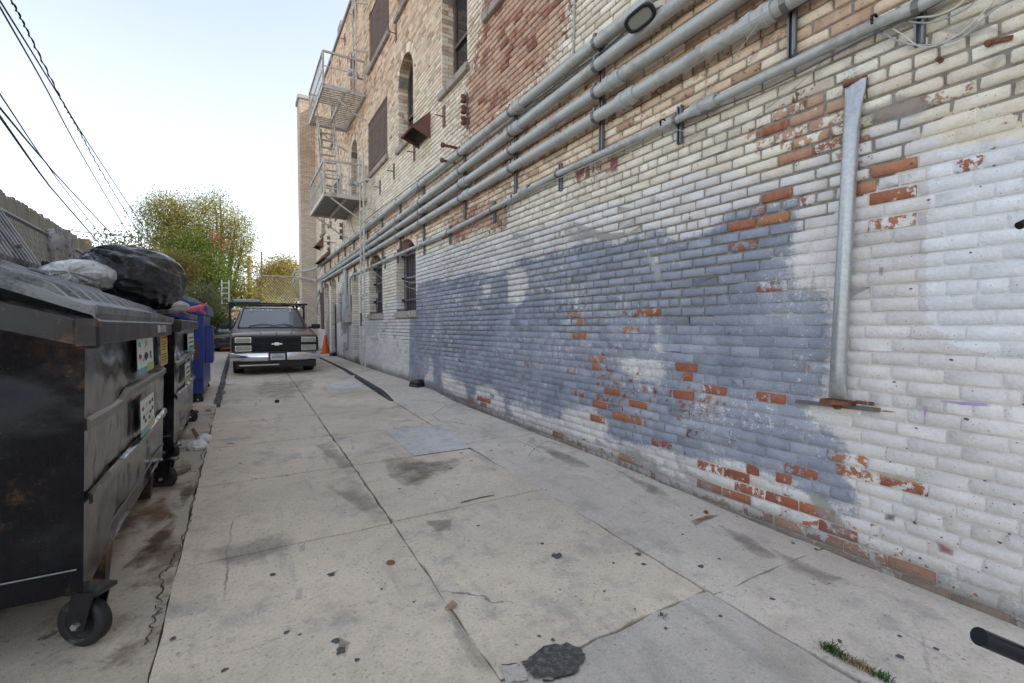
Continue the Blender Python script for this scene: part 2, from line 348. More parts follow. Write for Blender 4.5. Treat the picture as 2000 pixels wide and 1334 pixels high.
# flattened chewing gum and tar spots
M_GUM = simple('gum_black', (.10, .10, .104), .7, var=.4, scale=60, bump=.3)
gm = MB()
spots = [(647, 1122, 12), (1088, 1086, 15), (1059, 1062, 6), (1247, 1082, 8), (1256, 1102, 7), (1198, 1100, 5), (934, 1027, 5), (533, 1122, 9), (656, 1252, 11), (666, 1272, 14), (438, 1310, 9), (336, 1249, 9), (697, 1290, 7), (1350, 1007, 4), (1333, 1044, 4), (1369, 1107, 9), (1508, 1170, 7), (1549, 1061, 5), (1594, 1073, 5), (1405, 1092, 5), (1412, 1144, 2), (1640, 1252, 6), (1640, 1255, 5), (1620, 1140, 3),
         (1300, 1228, 5), (1407, 1204, 6), (1757, 1283, 9), (1829, 1268, 7), (1066, 957, 3), (1757, 1243, 6), (900, 885, 4), (818, 872, 3), (960, 880, 4), (920, 900, 4), (880, 915, 5), (893, 947, 3), (856, 903, 3), (710, 745, 3), (541, 787, 4), (455, 798, 2), (780, 955, 4), (1080, 1250, 6), (1053, 1243, 5), (1094, 1152, 3), (808, 1176, 4), (745, 1151, 4), (500, 935, 3), (560, 930, 3), (430, 880, 3), (470, 905, 4), (585, 1240, 5), (850, 965, 3), (1000, 885, 3), (975, 870, 3), (1180, 1155, 4), (1240, 1190, 3), (560, 1235, 8), (1440, 1010, 3)]
for x, y, r in spots:
    c = on_ground(x, y); e = on_ground(x+r, y); rr = np.linalg.norm(e-c); n = 11; a0 = rng.random()*6
    vs = [(c[0], c[1], c[2]+.005)]
    for k in range(n):
        a = 2*math.pi*k/n; q = rr*.74*(.6+.7*rng.random()); X, Y = c[0]+q*math.cos(a), c[1]+q*math.sin(a); vs.append((X, Y, ground_z(X, Y)+.0022))
    gm.add(vs, [(0, 1+k, 1+(k+1) % n) for k in range(n)])
gm.build('gum_spots', M_GUM, alley, kind='stuff')
# ragged dark filling that has squeezed out of the joints
jf = MB()
def crackline(pix, w=.006, seg=14, jit=.006):
    P = [on_ground(*p) for p in pix]; pts = []
    for a, b in zip(P[:-1], P[1:]):
        for k in range(seg): pts.append(a+(b-a)*k/seg)
    pts.append(P[-1]); pts = np.array(pts); jj = rng.normal(0, jit*1.5, (len(pts), 2)); jj = (np.roll(jj, 1, 0)+jj*1.2+np.roll(jj, -1, 0))/3.2; jj[0] = jj[-1] = 0; pts[:, :2] += jj; L, Rr = [], []
    for i, p in enumerate(pts):
        d = pts[min(i+1, len(pts)-1)]-pts[max(i-1, 0)]; d = np.array([-d[1], d[0]])/(np.linalg.norm(d[:2])+1e-9); ww = w*.62*(.5+.8*rng.random())
        for s_, lst in ((1, L), (-1, Rr)):
            X, Y = p[0]+d[0]*ww*s_, p[1]+d[1]*ww*s_; lst.append((X, Y, ground_z(X, Y)+.0028))
    n = len(L); jf.add(L+Rr, [(i, i+1, n+i+1, n+i) for i in range(n-1)])
crackline([(900, 982), (930, 974), (965, 967)], .012, 8, .004)
crackline([(285, 1260), (295, 1215), (310, 1180), (320, 1120), (345, 1087), (362, 1040), (372, 1000), (378, 950), (400, 880), (412, 824)], .005, 14, .012)
crackline([(1020, 1300), (1040, 1285), (1075, 1262), (1140, 1276), (1120, 1318), (1060, 1330)], .009, 8, .006); crackline([(980, 1300), (1018, 1296), (1030, 1330)], .006, 6, .004); crackline([(420, 790), (432, 755), (447, 715)], .010, 10, .01)
jf.build('crack_filling', M_DIRT, alley, kind='stuff')
# ================================================================ THE BRICK BUILDING
CO, LS = .0725, .2125                        # course height, stretcher pitch
Z0 = H                                       # a bed joint runs at eye height
TOP = H+9.36; Y_NEAR, Y_FAR = -14.0, 22.1
building = thing('brick_building', 'long three storey brick building with peeling cream, grey and blue paint', 'building', (WX, 6, 0))
# ---- openings: y0, y1, sill z, spring z, rise of arch, depth
OPEN = dict(
    W1=(8.87, 10.18, .29, 1.50, .27, .24), W2=(11.32, 12.63, .29, 1.50, .27, .24), D3=(13.88, 14.76, -1.2, 1.45, .22, .5),
    NI=(16.48, 17.10, .13, 1.09, 0, .22), DA=(17.42, 18.52, -1.2, 1.45, .30, .20), DB=(18.97, 19.95, -1.2, 1.50, .14, .24), WC=(20.13, 21.43, -.15, 1.55, 0, .10),
    B1=(8.95, 9.92, 3.73, 4.95, .50, .25), B2=(6.47, 7.46, 3.86, 5.30, .48, .25), B3=(10.55, 12.38, 6.50, 7.86, 0, .16), B4=(10.77, 12.63, 3.87, 5.20, 0, .16),
    B5=(13.86, 14.72, 3.75, 4.98, .40, .25), B6=(8.90, 9.95, 6.48, 7.75, .5, .25), B7=(4.75, 5.80, 4.24, 5.4, .48, .25),
    C1=(13.95, 14.70, 6.45, 7.60, .35, .25), C2=(17.2, 18.1, 6.45, 7.50, .4, .25), C3=(20.0, 20.9, 6.45, 7.50, .4, .25), C4=(16.1, 17.6, 3.62, 4.95, 0, .10), C5=(19.6, 20.6, 3.7, 4.75, .4, .25), C6=(18.2, 18.75, 3.75, 4.7, .3, .2))
OPEN = {k: (a, b, c+H, d+H, e, f) for k, (a, b, c, d, e, f) in OPEN.items()}
def arc_top(o, y):
    y0, y1, zs, zt, rise, dp = o
    if rise == 0: return zt
    w = (y1-y0)/2; rad = (w*w+rise*rise)/(2*rise); d = y-(y0+y1)/2
    return zt+rise-rad+math.sqrt(max(rad*rad-d*d, 0))
def arc_half(o, z):
    """half width of the opening at height z (None outside)"""
    y0, y1, zs, zt, rise, dp = o
    if z < zs or z > zt+rise: return None
    w = (y1-y0)/2
    if z <= zt: return w
    rad = (w*w+rise*rise)/(2*rise); k = z-(zt+rise-rad); return math.sqrt(max(rad*rad-k*k, 0))
# ---- paint regions, outlined in the wall's own plane
def region(pix): return np.array([onX(*p)[1:] for p in pix])
def sdf(poly, P):
    """signed distance (positive inside) of points P (n,2)"""
    d = np.full(len(P), 1e9); ins = np.zeros(len(P), bool)
    for a, b in zip(poly, np.roll(poly, -1, 0)):
        ab = b-a; t = np.clip(((P-a)@ab)/(ab@ab+1e-12), 0, 1); q = P-(a+t[:, None]*ab); d = np.minimum(d, np.hypot(q[:, 0], q[:, 1]))
        c = ((a[1] > P[:, 1]) != (b[1] > P[:, 1])); x = (b[0]-a[0])*(P[:, 1]-a[1])/(b[1]-a[1]+1e-12)+a[0]; ins ^= c & (P[:, 0] < x)
    return np.where(ins, d, -d)
R_BLUE = region([(818, 552), (850, 546), (880, 547), (915, 534), (938, 530), (965, 537), (995, 524), (1030, 498), (1052, 508), (1075, 492), (1108, 488), (1132, 476), (1180, 468), (1205, 478), (1235, 462), (1262, 450), (1298, 448), (1312, 472), (1350, 462), (1400, 445),
                 (1425, 420), (1458, 412), (1490, 398), (1525, 392), (1562, 398), (1560, 440), (1545, 470), (1548, 495), (1535, 522), (1545, 548), (1582, 562), (1612, 588), (1628, 620), (1622, 700), (1610, 755), (1572, 800), (1580, 838),
                 (1612, 832), (1646, 852), (1648, 888), (1640, 925), (1676, 965), (1676, 1000), (1660, 1015), (1610, 985), (1560, 950), (1500, 925), (1425, 903), (1350, 893), (1290, 880), (1215, 865), (1180, 862), (1190, 820), (1150, 795), (1100, 800), (1092, 850), (1040, 835), (980, 812), (900, 785), (855, 766), (815, 748), (797, 738), (800, 720), (800, 620), (812, 580)])
R_HOLES = [region(p) for p in ([(993, 530), (1030, 520), (1032, 560), (1020, 590), (1008, 600), (993, 598)], [(860, 725), (905, 745), (915, 778), (868, 762)], [(838, 692), (846, 705), (847, 748), (826, 745), (838, 722)],
           [(930, 757), (955, 752), (985, 775), (985, 812), (930, 790)], [(1270, 500), (1285, 500), (1288, 520), (1274, 522)], [(1282, 620), (1296, 640), (1290, 720), (1284, 720), (1280, 660)], [(1255, 455), (1270, 470), (1280, 490), (1268, 492)],
           [(1000, 790), (1080, 815), (1180, 860), (1100, 862), (1040, 838), (1000, 820)], [(1205, 700), (1290, 705), (1300, 735), (1230, 742)], [(943, 555), (958, 555), (958, 580), (945, 582)], [(1375, 530), (1390, 535), (1388, 552), (1372, 548)], [(1520, 540), (1535, 545), (1532, 560), (1520, 558)])]
R_GREY = region([(500, 668), (655, 640), (690, 622), (720, 615), (752, 600), (800, 560), (812, 500), (830, 497), (870, 486), (940, 468), (985, 455), (1040, 446), (1098, 432), (1110, 418), (1180, 400), (1270, 378), (1335, 342), (1420, 332), (1500, 345), (1580, 320), (1640, 285), (1690, 265), (1760, 225), (1800, 215), (1815, 292), (2000, 268), (2600, 190), (2600, 1900), (2000, 1300), (1000, 900), (690, 760), (500, 700)])
R_WHITE = region([(1815, 292), (2000, 268), (2600, 180), (2600, 690), (2000, 698), (1905, 697), (1895, 672), (1830, 668), (1820, 690), (1808, 692), (1810, 500)])
R_RED = region([(905, 262), (912, 195), (935, 60), (950, -80), (1125, -80), (1100, 60), (1060, 130), (1000, 205), (940, 260)])
R_RED2 = [region(p) for p in ([(872, 470), (880, 430), (915, 405), (960, 390), (1000, 395), (995, 460), (940, 455), (900, 480)], [(1105, 345), (1160, 300), (1215, 285), (1215, 340), (1140, 372)], [(1440, 240), (1620, 120), (1700, 230), (1760, 330), (1560, 330), (1420, 300)], [(1640, 320), (1740, 320), (1720, 400), (1630, 385)], [(1150, 660), (1350, 740), (1460, 770), (1440, 850), (1250, 860), (1150, 800)], [(1180, 380), (1290, 355), (1330, 390), (1200, 410)])]
_pa = onX(640, 500); _pb = onX(1440, 30)
def pipe_band(P):
    """the strip behind the conduits that never got the cream coat"""
    t = (P[:, 0]-_pa[1])/(_pb[1]-_pa[1]); zc = H+1.62+.0*t; return .42-np.abs(P[:, 1]-(H+2.06))
R_OPENJ = region([(2600, 200), (2000, 268), (1815, 295), (1760, 330), (1650, 395), (1560, 470), (1480, 520), (1400, 560), (1330, 625), (1230, 640), (1130, 655), (1000, 600), (930, 690), (870, 690), (700, 640), (690, 600), (600, 640), (500, 660), (500, 0), (520, -3000), (2600, -3000)])
for _r in (R_GREY, R_WHITE, R_OPENJ): _r[_r[:, 0] < .1, 0] = -13.9          # the same coats go on past the camera
def noise2(P, s, seed):
    """cheap smooth value noise"""
    r = np.random.default_rng(seed); N = 64; T = r.random((N, N)); q = P*s; i = np.floor(q).astype(int); f = q-i; f = f*f*(3-2*f)
    g = lambda a, b: T[(i[:, 0]+a) % N, (i[:, 1]+b) % N]
    return (g(0, 0)*(1-f[:, 0])+g(1, 0)*f[:, 0])*(1-f[:, 1])+(g(0, 1)*(1-f[:, 0])+g(1, 1)*f[:, 0])*f[:, 1]
def paint(P, rnd, mortar, expose):
    """per-vertex paint data for points P=(y,z) of the wall plane"""
    P = np.asarray(P, float); n = len(P)
    blue = sdf(R_BLUE, P)
    for h in R_HOLES: blue = np.minimum(blue, -sdf(h, P))
    grey = sdf(R_GREY, P); white = sdf(R_WHITE, P)
    cover = np.full(n, .92)-.16*noise2(P, .9, 3)-.12*noise2(P, 4., 5)
    red = sdf(R_RED, P); cover -= .60*np.clip((red+.35)/.7, 0, 1)
    for k, (q, a) in enumerate(zip(R_RED2, (.5, .42, .34, .3, .22, .22))): cover -= a*np.clip((sdf(q, P)+.05)/.2, 0, 1)
    pb = np.clip((pipe_band(P)+.06)/.1, 0, 1); pb = pb*(P[:, 0] < 19.5); cover -= .16*pb
    base = np.clip(1-(P[:, 1]-base_z(P[:, 0]))/.22, 0, 1); cover -= .42*base*(.25+.9*noise2(P, 2.3, 9))
    oj = np.clip(.5+sdf(R_OPENJ, P)*3.5+(noise2(P, 2.2, 21)-.5)*1.3, 0, 1)
    oj = oj*np.clip((P[:, 0]+1.7)*5, 0, 1)
    cover = np.where(mortar > .5, 1.25-1.5*oj-.35*base, cover-expose)
    warm = np.clip((P[:, 1]-H-1.5)/4.5, 0, 1)*np.clip((P[:, 0]-2)/5, 0, 1)
    warm = np.maximum(warm, .9*pb)
    cl = lambda a: np.clip(a, -.6, .6)
    c0 = np.stack([cover, cl(grey), cl(white), cl(blue)], 1); c1 = np.stack([rnd*np.ones(n), mortar*np.ones(n), warm, base], 1)
    return c0.astype(np.float32), c1.astype(np.float32), oj

def wall_material():
    t = MT('painted_brick'); P = t.pos()
    cov, grey, white, blue = t.attr('c0'); rnd, mort, warm, basea = t.attr('c1')
    nf = t.noise(70, 5, .65); nm = t.noise(17, 5, .62); nb = t.noise(5.5, 4, .6); nc = t.noise(1.6, 4, .6); gr = t.noise(260, 3, .6)
    nh = t.noise(9, 5, .65, t.map(P, (1, .35, 2.2)))                        # roller strokes, drawn out along the courses
    nv = t.noise(7, 4, .6, t.map(P, (1, 1.6, .22)))                         # runs down the wall
    sxyz = t.n('ShaderNodeSeparateXYZ'); t.l(P, sxyz.inputs[0]); hz = sxyz.outputs[2]
    brick = t.ramp(t.add(rnd, t.cen(nm, .75), t.cen(nf, .45)), [(.0, (.27, .105, .075)), (.22, (.36, .125, .07)), (.5, (.42, .16, .08)), (.75, (.47, .21, .095)), (1, (.50, .28, .17))])
    brick = t.mix(t.step(nf, .58, .72), brick, (.12, .06, .05))
    mor = t.ramp(nm, [(.25, (.20, .18, .155)), (.5, (.35, .315, .265)), (.75, (.48, .43, .36))])
    film = t.mul(t.mul(t.step(t.add(nb, t.cen(nm, .8), t.cen(rnd, .8)), .10, .55), t.step(hz, H+.55, H+1.5)), .60); brick = t.mix(film, brick, (.66, .49, .37))     # washed out by a worn lime film
    base = t.mix(mort, brick, mor)
    coat = t.step(t.add(cov, t.cen(nm, 1.05), t.cen(nf, .42), t.cen(nb, .35)), .43, .50)
    cream = t.ramp(t.add(nc, t.cen(rnd, .35), t.cen(nm, .3)), [(.2, (.76, .65, .50)), (.5, (.85, .765, .62)), (.8, (.88, .825, .71))])
    wcol = t.ramp(t.add(rnd, t.cen(nc, .7), t.cen(nm, .5)), [(.1, (.52, .30, .17)), (.4, (.77, .55, .375)), (.75, (.86, .67, .485)), (1, (.86, .73, .58))])
    cream = t.mix(t.mul(warm, t.step(t.add(nb, t.cen(nc, 1.2), t.cen(warm, .5)), .15, .75)), cream, wcol)
    thin = t.step(t.add(nf, t.cen(nm, .6)), .60, .78); cream = t.mix(t.mul(thin, .55), cream, t.mix(.5, brick, (.55, .47, .40)))     # worn film, brick ghosting through
    edge = t.add(t.cen(nm, .09), t.cen(nh, .17), t.cen(nb, .08), t.cen(nf, .05))
    g1 = t.ramp(t.add(nc, t.cen(nb, .5)), [(.25, (.70, .66, .625)), (.55, (.775, .735, .70)), (.8, (.83, .795, .76))])
    pt = t.mix(t.step(t.add(grey, edge), -.012, .012), cream, g1)
    w1 = t.mix(nb, (.79, .795, .80), (.85, .85, .85)); pt = t.mix(t.step(t.add(white, t.mul(edge, .35)), -.006, .006), pt, w1)
    b1 = t.ramp(t.add(nb, t.cen(nc, .9), t.cen(rnd, .25)), [(.2, (.26, .285, .345)), (.5, (.325, .35, .415)), (.8, (.41, .43, .485))])
    scr = t.step(t.add(nv, t.cen(nf, .6)), .61, .76); b1 = t.mix(t.mul(scr, .65), b1, (.52, .52, .535))           # pale runs and scuffs in the blue
    moss = None; scuff = t.step(t.add(nm, t.cen(nf, .9), t.cen(nc, 1.1)), .66, .82); b1 = t.mix(t.mul(scuff, .75), b1, g1)
    mj = t.mul(mort, t.step(t.add(nh, t.cen(nf, .5), t.cen(nc, .6)), .42, .60)); b1 = t.mix(t.mul(mj, .8), b1, (.52, .515, .51))       # joints the roller missed
    pt = t.mix(t.step(t.add(blue, edge, t.cen(nf, .10)), -.03, .03), pt, b1)
    col = t.mix(coat, base, pt)
    tone = t.add(t.mul(t.cen(rnd, .22), 1.), t.cen(nm, .26), t.cen(nf, .34), t.cen(nc, .22), 1.05); tn = t.n('ShaderNodeVectorMath'); tn.operation = 'SCALE'; t.l(col, tn.inputs[0]); t.l(tone, tn.inputs[3]); col = tn.outputs[0]
    drt = t.step(t.add(nc, t.cen(nf, .6), t.cen(nv, .8)), .64, .88); col = t.mix(t.mul(drt, .5), col, (.23, .205, .175))
    pit = t.step(t.vor(42), .17, .07); col = t.mix(t.mul(pit, t.mul(t.step(t.add(nb, t.cen(nf, .4)), .44, .60), .75)), col, (.14, .125, .115))
    col = t.mix(t.mul(t.mul(mort, t.math('MULTIPLY_ADD', nf, .35, .12)), t.math('MULTIPLY_ADD', coat, -.72, 1.)), col, (.20, .185, .165))      # shadow lines painted into the joints, along with grime
    bd = t.mul(basea, t.step(t.add(nm, t.cen(nf, .7), t.mul(basea, .35)), .52, .72)); col = t.mix(t.mul(bd, .85), col, t.mix(nf, (.10, .10, .085), (.31, .30, .27)))   # splash zone at the foot
    col = t.mix(t.mul(t.step(gr, .55, .75), .22), col, (.12, .11, .10))
    t.set(col, .88)
    t.bump(t.add(t.mul(nf, .8), t.mul(gr, .4), t.mul(coat, .3), t.mul(t.noise(33, 3), .8), t.mul(nm, .5)), .85, .007)
    return t.m
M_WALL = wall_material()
def painted(name, q, parent, rnd, mortar, expose, loc=None, **tags):
    """mesh from q with the paint layers read off at every vertex"""
    V = np.array(q.v); n = len(V); c0, c1, _ = paint(V[:, 1:3], rnd, mortar, expose)
    m = q.mesh(name, loc if loc is not None else worg(parent))
    for nm_, c in (('c0', c0), ('c1', c1)):
        a = m.color_attributes.new(nm_, 'FLOAT_COLOR', 'POINT'); a.data.foreach_set('color', c.ravel())
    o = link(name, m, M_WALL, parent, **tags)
    if loc is not None: o.location = Vector(loc)-worg(parent)
    return o
# ---- mortar sheet behind the bricks, cut round the openings
yl = set(np.round(np.concatenate([np.arange(-1.5, 6, .05), np.arange(6, 22.11, .22), np.arange(Y_NEAR, -1.5, 1.), [22.1]]), 4)); zl = set(np.round(np.concatenate([Z0+CO*np.arange(-24, 130, 1.)+CO*.5, [TOP]]), 4))
zl = {z for z in zl if z <= TOP}
for o in OPEN.values(): yl |= {o[0], o[1]}; zl |= {o[2], round(o[3]+o[4], 4)} if o[4] else {o[2], o[3]}
yl, zl = np.array(sorted(yl)), np.array(sorted(zl))
Yg, Zg = np.meshgrid(yl, zl, indexing='ij'); P2 = np.stack([Yg.ravel(), Zg.ravel()], 1)
_, _, ojg = paint(P2, .5, np.ones(len(P2)), 0)
Xg = WX+.0034+.0060*ojg+rng.normal(0, .0012, len(P2)); nz = len(zl)
mid_y, mid_z = (yl[:-1]+yl[1:])/2, (zl[:-1]+zl[1:])/2; keep = np.ones((len(mid_y), len(mid_z)), bool)
for o in OPEN.values(): keep &= ~((mid_y[:, None] > o[0]) & (mid_y[:, None] < o[1]) & (mid_z[None] > o[2]) & (mid_z[None] < o[3]+o[4]))
I, J = np.nonzero(keep)
wq = MB(); wq.v = [tuple(p) for p in np.stack([Xg, P2[:, 0], P2[:, 1]], 1)]; wq.f = [(i*nz+j, i*nz+j+1, (i+1)*nz+j+1, (i+1)*nz+j) for i, j in zip(I.tolist(), J.tolist())]; wq.sm = [True]*len(wq.f)
for o in OPEN.values():                                   # spandrels between an arch and its square hole
    if o[4]:
        N = 14; ya = np.linspace(o[0], o[1], N+1); zt = o[3]+o[4]
        for a, b in zip(ya[:-1], ya[1:]): wq.add([(WX+.006, a, arc_top(o, a)), (WX+.006, b, arc_top(o, b)), (WX+.006, b, zt+.001), (WX+.006, a, zt+.001)], [(0, 1, 2, 3)])
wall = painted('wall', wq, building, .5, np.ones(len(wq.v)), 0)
# ---- bricks
BR = []   # (y0,y1,z0,z1,rnd,expose)
exposed_px = [(1537, 374, 1), (1528, 318, .55), (1580, 292, .5), (1520, 308, .7), (1448, 437, .9), (1508, 422, .75), (1425, 482, .6), (1490, 402, .5), (1598, 183, .6), (1580, 205, .45), (1712, 222, .75), (1708, 324, .95), (1716, 376, .6), (1690, 372, .7), (1128, 622, .6), (1120, 657, .9),
              (1266, 611, .8), (1222, 606, .45), (1135, 630, .5), (1352, 738, .55), (1350, 772, .5), (1380, 760, .4), (1525, 785, .8), (1320, 716, .55), (1540, 905, .55), (1520, 942, .7), (1470, 922, .7), (1420, 925, .8), (1380, 918, .8), (1450, 945, .6), (1500, 970, .7), (1400, 950, .7), (1430, 975, .7), (1755, 955, .62), (1790, 958, .62), (1700, 940, .45), (940, 778, .75), (955, 784, .8), (963, 774, .7), (945, 792, .5), (1090, 850, .7), (1100, 862, .65), (922, 783, .6), (960, 405, .9), (940, 440, .6),
              (975, 398, .8), (925, 425, .6), (1180, 790, .55), (1160, 812, .6), (1130, 770, .45), (1210, 815, .55), (1240, 790, .5), (1345, 985, .6), (1560, 990, .6), (1740, 1110, .75), (1830, 1150, .75), (1930, 1190, .6), (1780, 1120, .6), (1310, 870, .5), (1275, 860, .45), (860, 480, .6), (870, 460, .6), (1560, 395, .4), (1690, 180, .3), (1300, 165, .3), (1545, 60, .3), (1880, 165, .22), (1230, 610, .4), (1445, 655, .35)]
EXP = np.array([list(onX(x, y)[1:])+[e] for x, y, e in exposed_px])
def in_opening(y, z):
    for o in OPEN.values():
        h = arc_half(o, z)
        if h is not None and abs(y-(o[0]+o[1])/2) < h: return True
    return False
RING = .19
for k in range(-20, 130):
    z0 = Z0+k*CO; z1 = z0+CO; zc = (z0+z1)/2
    if z1 > TOP-.02 or z1 < -.3: continue
    head = k % 8 == 2; pitch = LS/2 if head else LS; off = (.5*LS if k % 2 else 0)+(.25*LS if head else 0)+rng.normal(0, .012)
    cuts = []                                            # blocked spans on this course: openings, and the brick ring round arches
    for o in OPEN.values():
        h = arc_half(o, zc); m = (o[0]+o[1])/2
        if o[4] and o[3]-.05 < zc < o[3]+o[4]+RING:
            w = (o[1]-o[0])/2; rad = (w*w+o[4]**2)/(2*o[4]); kk = zc-(o[3]+o[4]-rad); q = (rad+RING)**2-kk*kk
            ho = min(math.sqrt(q) if q > 0 else 0, w+.13) if zc > o[3] else w+.05
            h = max(h or 0, ho)
        if h: cuts.append((m-h, m+h))
    y = -1.6+off
    while y < Y_FAR-.02:
        yb = y+pitch+rng.normal(0, .004); segs = [(y, min(yb, Y_FAR))]; y = yb
        for c0, c1 in cuts:
            nx = []
            for a, b in segs:
                if b <= c0 or a >= c1: nx.append((a, b)); continue
                if a < c0: nx.append((a, c0))
                if b > c1: nx.append((c1, b))
            segs = nx
        for a, b in segs:
            if b-a > .035 and z1 > base_z((a+b)/2)-.05: BR.append((a, b, z0, z1))
BR = np.array(BR); ctr = np.stack([np.full(len(BR), WX), BR[:, :2].mean(1), BR[:, 2:].mean(1)], 1)
pr = project(ctr); vis = ((pr[:, 2] > .2) & (pr[:, 0] > -100) & (pr[:, 0] < 2500) & (pr[:, 1] > -350) & (pr[:, 1] < 1600)) | ((ctr[:, 1] < 2) & (ctr[:, 2] < H+3.2)); BR, ctr, pr = BR[vis], ctr[vis], pr[vis]
c4 = [project(np.stack([np.full(len(BR), WX), BR[:, i], BR[:, j]], 1))[:, :2] for i, j in ((0, 2), (1, 2), (1, 3), (0, 3))]
area = .5*np.abs(sum(c4[i][:, 0]*c4[(i+1) % 4][:, 1]-c4[(i+1) % 4][:, 0]*c4[i][:, 1] for i in range(4)))
inside = (pr[:, 0] > 5) & (pr[:, 0] < 1995) & (pr[:, 1] > 5) & (pr[:, 1] < 1330); area = np.where(inside, area, 0)
single = np.zeros(len(BR), bool); single[np.argsort(-area)[:298]] = True
rnds = np.clip(rng.beta(2, 2, len(BR)), 0, 1); expo = np.where(rng.random(len(BR)) < .06, rng.random(len(BR))*.30, 0)
for y, z, e in EXP:
    d = np.maximum(np.abs(ctr[:, 1]-y)/(BR[:, 1]-BR[:, 0]), np.abs(ctr[:, 2]-z)/CO); i = int(np.argmin(d)); expo[i] = max(expo[i], .10+e*.40); rnds[i] = .30+.55*rng.random() if z > H else .12+.45*rng.random()
oj_c = paint(ctr[:, 1:], .5, np.zeros(len(BR)), 0)[2]
for i in range(len(BR)):                              # the warm orange of freshly spalled brick
    pass
def brick_mesh(q, i, near):
    a, b, z0, z1 = BR[i]; oj = oj_c[i]; gy = .0014+.0044*oj+.002*rng.random(); gz_ = .0024+.0036*oj+.0012*rng.random(); a += gy; b -= gy; z0 += gz_; z1 -= gz_
    pr_ = .0005+.0045*rng.random()-(.006 if expo[i] > .6 else 0); bev = .0042-.0012*oj
    tl = np.array([rng.normal(0, .0008), rng.normal(.0011, .0007)])
    rings = []
    if near:
        cc = min(.003+.010*rng.random()**2, (b-a)*.3)
        def ring(ins, x):
            A, B, C, D = a+ins, b-ins, z0+ins, z1-ins; c = cc
            o = [(A+c, C), (B-c, C), (B, C+c*.7), (B, D-c*.7), (B-c, D), (A+c, D), (A, D-c*.7), (A, C+c*.7)]
            return [(x+tl[0]*(p[0]-a)/(b-a)+tl[1]*(p[1]-z0)/(z1-z0)+J[k][2], p[0]+J[k][0], p[1]+J[k][1]) for k, p in enumerate(o)]
        J = rng.normal(0, .0016, (8, 3))*[1.5, .9, .35]
        rings = [ring(0, WX+.012), ring(.0015, WX-pr_+.003), ring(bev, WX-pr_-.0012)]; n = 8
    else:
        def ring(ins, x): return [(x, a+ins, z0+ins), (x, b-ins, z0+ins), (x, b-ins, z1-ins), (x, a+ins, z1-ins)]
        rings = [ring(0, WX+.012), ring(.004, WX-pr_)]; n = 4
    s = len(q.v); q.v += [p for r_ in rings for p in r_]
    for r_ in range(len(rings)-1):
        for k in range(n): q.f.append((s+r_*n+k, s+(r_+1)*n+k, s+(r_+1)*n+(k+1) % n, s+r_*n+(k+1) % n)); q.sm.append(near)
    q.f.append(tuple(s+(len(rings)-1)*n+k for k in range(n-1, -1, -1))); q.sm.append(near)
field = MB(); frnd, fexp = [], []
for i in range(len(BR)):
    near = ctr[i, 1] < 7.5
    if single[i]:
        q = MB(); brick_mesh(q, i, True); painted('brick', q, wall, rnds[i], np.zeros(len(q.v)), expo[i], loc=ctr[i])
    else:
        n0 = len(field.v); brick_mesh(field, i, near); frnd += [rnds[i]]*(len(field.v)-n0); fexp += [expo[i]]*(len(field.v)-n0)
# arch rings, jamb bricks and sills join the field
arch = MB(); arnd = []
for key, o in OPEN.items():
    y0, y1, zs, zt, rise, dp = o
    if rise:
        w = (y1-y0)/2; rad = (w*w+rise*rise)/(2*rise); zc = zt+rise-rad; am = math.asin(min(1, w/rad)); nvs = max(9, int(2*am*rad/.078)); ym = (y0+y1)/2
        for k in range(nvs):
            a0 = -am+2*am*(k+.06)/nvs; a1 = -am+2*am*(k+.94)/nvs; pts = [(ym+r_*math.sin(a), zc+r_*math.cos(a)) for r_, a in ((rad+.003, a0), (rad+.003, a1), (rad+RING-.008, a1), (rad+RING-.008, a0))]
            n0 = len(arch.v); dx = rng.normal(0, .0015); arch.prism([(WX-.004+dx, p[0], p[1]) for p in pts], (dp*.98, 0, 0)); arnd += [rng.random()]*(len(arch.v)-n0)
    zk = Z0+math.ceil((zs-Z0)/CO)*CO; k = 0
    if key == 'D3' or dp > .15:
        while zk < zt+rise*.15:
            for ys_, sgn in ((y0, -1), (y1, 1)):
                spl = [0, dp*.45, dp] if k % 2 else [0, dp*.78, dp]
                for u, v in zip(spl[:-1], spl[1:]):
                    if v-u < .02: continue
                    n0 = len(arch.v); j = rng.random()*.003
                    arch.box((WX-.003+u+(.005 if u else 0), ys_ if sgn > 0 else ys_-.05, max(zk, zs)+.004), (WX+v-.005, ys_+.05 if sgn > 0 else ys_, zk+CO-.005))
                    d_ = j*sgn
                    for m_ in range(n0, len(arch.v)): x_, y_, z_ = arch.v[m_]; arch.v[m_] = (x_, y_+(-sgn*j if abs(y_-ys_) < 1e-6 else 0), z_)
                    arnd += [rng.random()]*(len(arch.v)-n0)
            zk += CO; k += 1
na = len(field.v); field.add(arch.v, arch.f); frnd += arnd; fexp += list(rng.random(len(arch.v))*0+.08)
painted('brick_field', field, wall, np.array(frnd), np.zeros(len(field.v)), np.array(fexp), kind='stuff')
